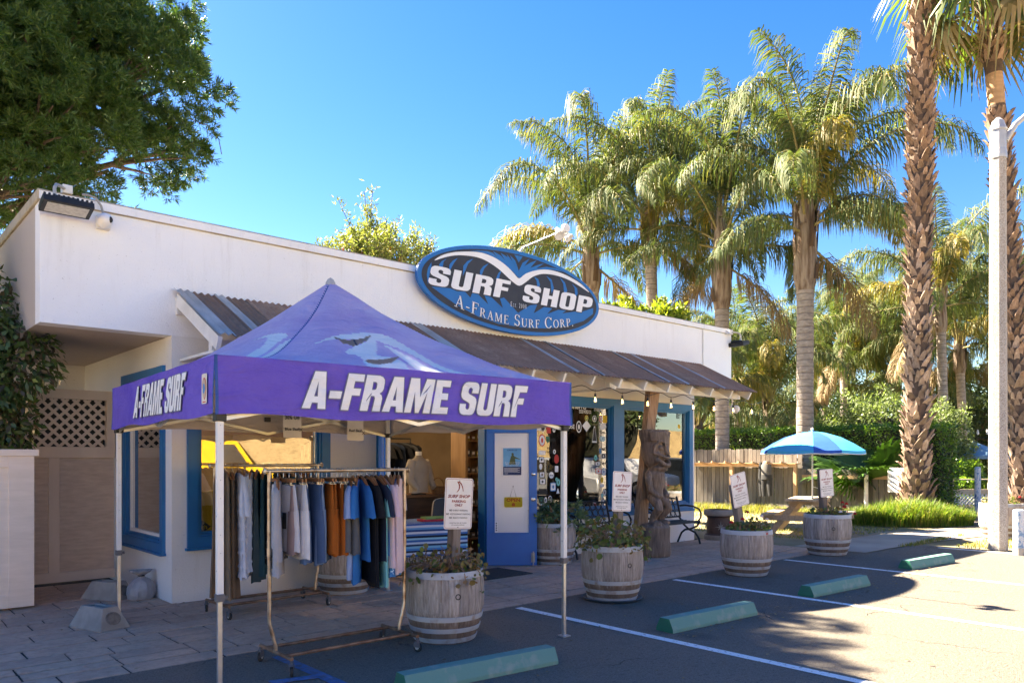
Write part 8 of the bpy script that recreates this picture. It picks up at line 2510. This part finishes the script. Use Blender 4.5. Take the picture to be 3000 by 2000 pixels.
m = MB(); m.lathe([(.137, 6.80), (.14, 6.85), (.135, 6.95), (.128, 6.96), (.128, 7.28), (.142, 7.29), (.142, 7.32), (.12, 7.36), (.09, 7.46), (.03, 7.52), (0, 7.525)], 8, a0=rad(22.5)); m.build('cap', CASTA, lp)
m = MB()
ax, ay = RX, RY
m.tube([(.12 * ax, .12 * ay, 7.12), (.3 * ax, .3 * ay, 7.40), (.7 * ax, .7 * ay, 7.75), (1.3 * ax, 1.3 * ay, 8.0), (2.2 * ax, 2.2 * ay, 8.1)], [.055, .05, .042, .036, .03], 10); m.build('arm', CASTA, lp, smooth=True)
m = MB(); m.sph((2.55 * ax, 2.55 * ay, 8.1), (.38, .20, .10), 14, 8, rot=Matrix.Rotation(math.atan2(ay, ax), 3, 'Z')); m.build('lamp_head', CASTA, lp, smooth=True)
def m_mural(seed):
    m, nt, b, out = nt_new("painted pipe %d" % seed)
    co = coords(nt, (1, 1, .8)); n = noise(nt, co, 9, 5, .6, 1.5)
    c = ramp(nt, n, [(.30, (.06, .14, .34)), (.42, (.22, .38, .58)), (.5, (.62, .68, .74)), (.58, (.70, .72, .72)), (.68, (.30, .46, .62)), (.74, (.25, .25, .27))])
    nt.links.new(c, b.inputs['Base Color']); b.inputs['Roughness'].default_value = .6; return m
for (x, y_, h, r_, lab) in ((23.35, 7.0, 1.33, .075, 'tall bollard painted with blue and white marks before the lattice railing'), (14.62, 3.78, .73, .085, 'short painted bollard with blue and white marks at the right edge')):
    o = thing('painted_bollard', lab, 'bollard', (x, y_, 0)); m = MB(); m.tube([(0, 0, .12), (0, 0, h)], r_, 14); m.sph((0, 0, h), (r_, r_, .03), 14, 5); m.build('pipe', m_mural(int(h * 10)), o, smooth=True)
    m = MB(); m.tube([(0, 0, 0), (0, 0, .119)], r_ * .98, 14); m.build('foot', GALV, o)
# cream railing with white lattice
rl = thing('cream_railing', 'cream railing with white lattice skirt beyond the garden path', 'railing', (*W(25.5, 15.2), 0), VR)
CREAM = M("peeling cream paint", (.60, .52, .36), (.50, .40, .26), .7, 6)
pc('top_rail', CREAM, (-1.5, -.09, .86), (1.9, .09, .90), rl); pc('lower_board', CREAM, (-1.5, -.02, .38), (1.9, .02, .56), rl)
for x in (-.55, .7, 1.8): pc('post', CREAM, (x, -.045, 0), (x + .09, .045, .86), rl)
for s_ in (-1, 1):
    for k in range(26):
        x = -1.45 + k * .125
        if -1.5 < x + s_ * .34 < 1.9: m = MB(); m.bar((x, .008 * s_ - .03, .03), (x + s_ * .34, .008 * s_ - .03, .379), .010, .036); m.build('slat', WHITE, rl)
# patio beyond: umbrella, table, hanging lights
pu = thing('patio_umbrella', 'faded blue patio umbrella beyond the railing', 'umbrella', (*at(2236, 29), 0))
FB = fabric("faded blue canvas", (.16, .30, .42), (.22, .36, .47))
m = MB(); m.tube([(0, 0, 0), (0, 0, 2.25)], .022, 8); m.build('pole', CREAM, pu); m = MB(); m.sph((0, 0, 2.27), .035, 8, 6); m.build('finial', CREAM, pu)
for k in range(8):
    a0, a1 = k * math.pi / 4, (k + 1) * math.pi / 4
    m = MB(); m.add([(0, 0, 2.22), (.6 * math.cos(a0), .6 * math.sin(a0), 1.97), (.6 * math.cos(a1), .6 * math.sin(a1), 1.97), (1.2 * math.cos(a0), 1.2 * math.sin(a0), 1.66), (1.2 * math.cos(a1), 1.2 * math.sin(a1), 1.66), (1.2 * math.cos(a0), 1.2 * math.sin(a0), 1.56), (1.2 * math.cos(a1), 1.2 * math.sin(a1), 1.56)], [(0, 1, 2), (1, 3, 4, 2), (3, 5, 6, 4)]); m.build('canopy_panel', FB, pu)
pb = thing('patio_table', 'wooden patio table under the faded blue umbrella', 'table', (*at(2243, 28.8), 0), .4)
pc('tabletop', TABLEW, (-.7, -.4, .70), (.7, .4, .75), pb)
for x in (-.6, .6):
    for y_ in (-.3, .3): pc('leg', TABLEW, (x - .04, y_ - .04, 0), (x + .04, y_ + .04, .70), pb)
for q, (za, zb, lab) in enumerate(((2.95, 2.72, 'upper string of bare bulbs over the patio'), (2.52, 2.48, 'lower cable slung over the patio'))):
    A = Vector((*at(2172, 29), za)); B_ = Vector((*at(2300, 28), zb))
    t = thing('patio_string_light', lab, 'string light', A)
    P = [(B_ - A) * (i / 12) + Vector((0, 0, -.18 * math.sin(math.pi * i / 12))) for i in range(13)]
    m = MB(); m.tube(P, .012, 5); m.build('cord', BLACK, t)
    if q == 0:
        for i in range(1, 12, 2): m = MB(); m.lathe([(.02, 0), (.03, -.05), (.05, -.12), (.03, -.18), (0, -.19)], 8); m.build('bulb', S_WHT, t, P[i], smooth=True)

# ------------------------------------------------------------------ across the lot: what the shop windows mirror
def m_dry():
    m, nt, b, out = nt_new("dry grass bank")
    co = coords(nt); n = noise(nt, co, 5.0, 8, .8)
    c = ramp(nt, n, [(.34, (.09, .06, .025)), (.46, (.30, .20, .085)), (.56, (.44, .32, .15)), (.66, (.13, .11, .04))])
    nt.links.new(c, b.inputs['Base Color']); b.inputs['Roughness'].default_value = .95; bump(nt, b, n, 1, .15); return m
hl = MB()
N = 60
for j, (y_, z) in enumerate(((-12.4, .0), (-14, .5), (-17, 2.2), (-20, 3.6), (-22, 3.9), (-60, 4.0))):
    hl.v += [(-60 + 140 * i / N, y_ + .5 * math.sin(i * 1.7 + j), z + (.2 * math.sin(i * .9 + j) if 0 < j < 4 else 0)) for i in range(N + 1)]
for j in range(5):
    for i in range(N): a = j * (N + 1) + i; hl.f.append((a, a + N + 1, a + N + 2, a + 1)); hl.m.append(0)
structure(hl.build('hill', m_dry(), None, smooth=True))
CARG = M("car window", (.02, .025, .03), None, .08, 3, spec=.8); TYRE = M("tyre", (.02, .02, .02), None, .8, 9)
def vehicle(name, lab, cat, loc, rz, prof, wins, width, paint, wheels, wr=.33):
    t = thing(name, lab, cat, loc, rz)
    m = MB(); m.prism(prof, (0, -width / 2, 0), (1, 0, 0), (0, 0, 1), -width) if False else m.prism(prof, (0, width / 2, 0), (1, 0, 0), (0, 0, 1), width)
    m.build('body', paint, t, bevel=.05, smooth=True, angle=35)
    for q in wins:
        for s_ in (-1, 1):
            m = MB(); pts = [(x, s_ * (width / 2 + .004), z) for x, z in q]; m.add(pts, [tuple(range(len(pts)))]); m.build('side_window', CARG, t)
    for x in wheels:
        for s_ in (-1, 1):
            m = MB(); m.T = Matrix.Translation((x, s_ * (width / 2 - .08), wr)) @ Matrix.Rotation(rad(90), 4, 'X'); m.lathe([(0, -.11), (wr * .6, -.11), (wr, -.09), (wr, .09), (wr * .6, .11), (0, .11)], 20); w_ = m.build('wheel', TYRE, t, smooth=True)
            m = MB(); m.T = Matrix.Translation((x, s_ * (width / 2 + .034), wr)) @ Matrix.Rotation(rad(90), 4, 'X'); m.lathe([(0, -.012), (wr * .55, -.01), (wr * .58, 0), (wr * .55, .01), (0, .012)], 16); m.build('rim', GALV, w_)
    return t
YV = M("yellow van paint", (.66, .40, .012), None, .3, 3, spec=.6)
v = vehicle('yellow_van', 'bright yellow high roofed van parked across the lot facing the shop windows', 'van', (9.3, -9.0, 0), 0,
        [(-2.7, .35), (2.6, .35), (2.72, .55), (2.7, .95), (2.45, 1.15), (1.75, 1.30), (1.15, 2.15), (.9, 2.40), (.5, 2.48), (-2.6, 2.48), (-2.72, 2.3), (-2.75, .6)], [[(.45, 1.30), (1.55, 1.30), (1.02, 2.05), (.45, 2.05)]], 1.95, YV, (-1.75, 1.75), .36)
m = MB(); m.add([(1.85, -.85, 1.33), (1.85, .85, 1.33), (1.22, .80, 2.12), (1.22, -.80, 2.12)], [(0, 1, 2, 3)]); m.v = [(x + .03, y_, z + .02) for x, y_, z in m.v]; m.build('windscreen', CARG, v)
SIL = M("silver car paint", (.40, .41, .42), None, .3, 3, spec=.6); WHC = M("white car paint", (.75, .75, .75), None, .3, 3); DKC = M("dark car paint", (.03, .035, .04), None, .25, 3)
cp_ = [(-2.2, .3), (2.15, .3), (2.25, .5), (2.2, .85), (1.2, 1.02), (.6, 1.55), (-1.5, 1.62), (-2.1, 1.05), (-2.25, .9), (-2.28, .5)]
cw_ = [[(.9, 1.03), (.5, 1.48), (-.25, 1.52), (-.25, 1.03)], [(-.35, 1.03), (-.35, 1.52), (-1.4, 1.52), (-1.85, 1.05)]]
for x, y_, rz, pm_, lab in ((21.5, -3.2, 1.5, SIL, 'silver car parked beyond the right side of the lot'), (25.2, -3.4, 1.55, WHC, 'white car parked beside the silver one'), (29.0, -3.0, 1.5, DKC, 'dark car farthest along the lot')):
    vehicle('parked_car', lab, 'car', (x, y_, 0), rz, cp_, cw_, 1.8, pm_, (-1.4, 1.4), .33)
SR = shrub('leafy street tree mirrored in the right window', 30, -9.5, 3.0, 3.2, 6000, DARKL, .3, 91, 'street_tree', 'tree', 3.2)
m = MB(); m.tube([(0, 0, 0), (0, 0, 3.2)], .2, 8); m.build('trunk', BARK, SR)
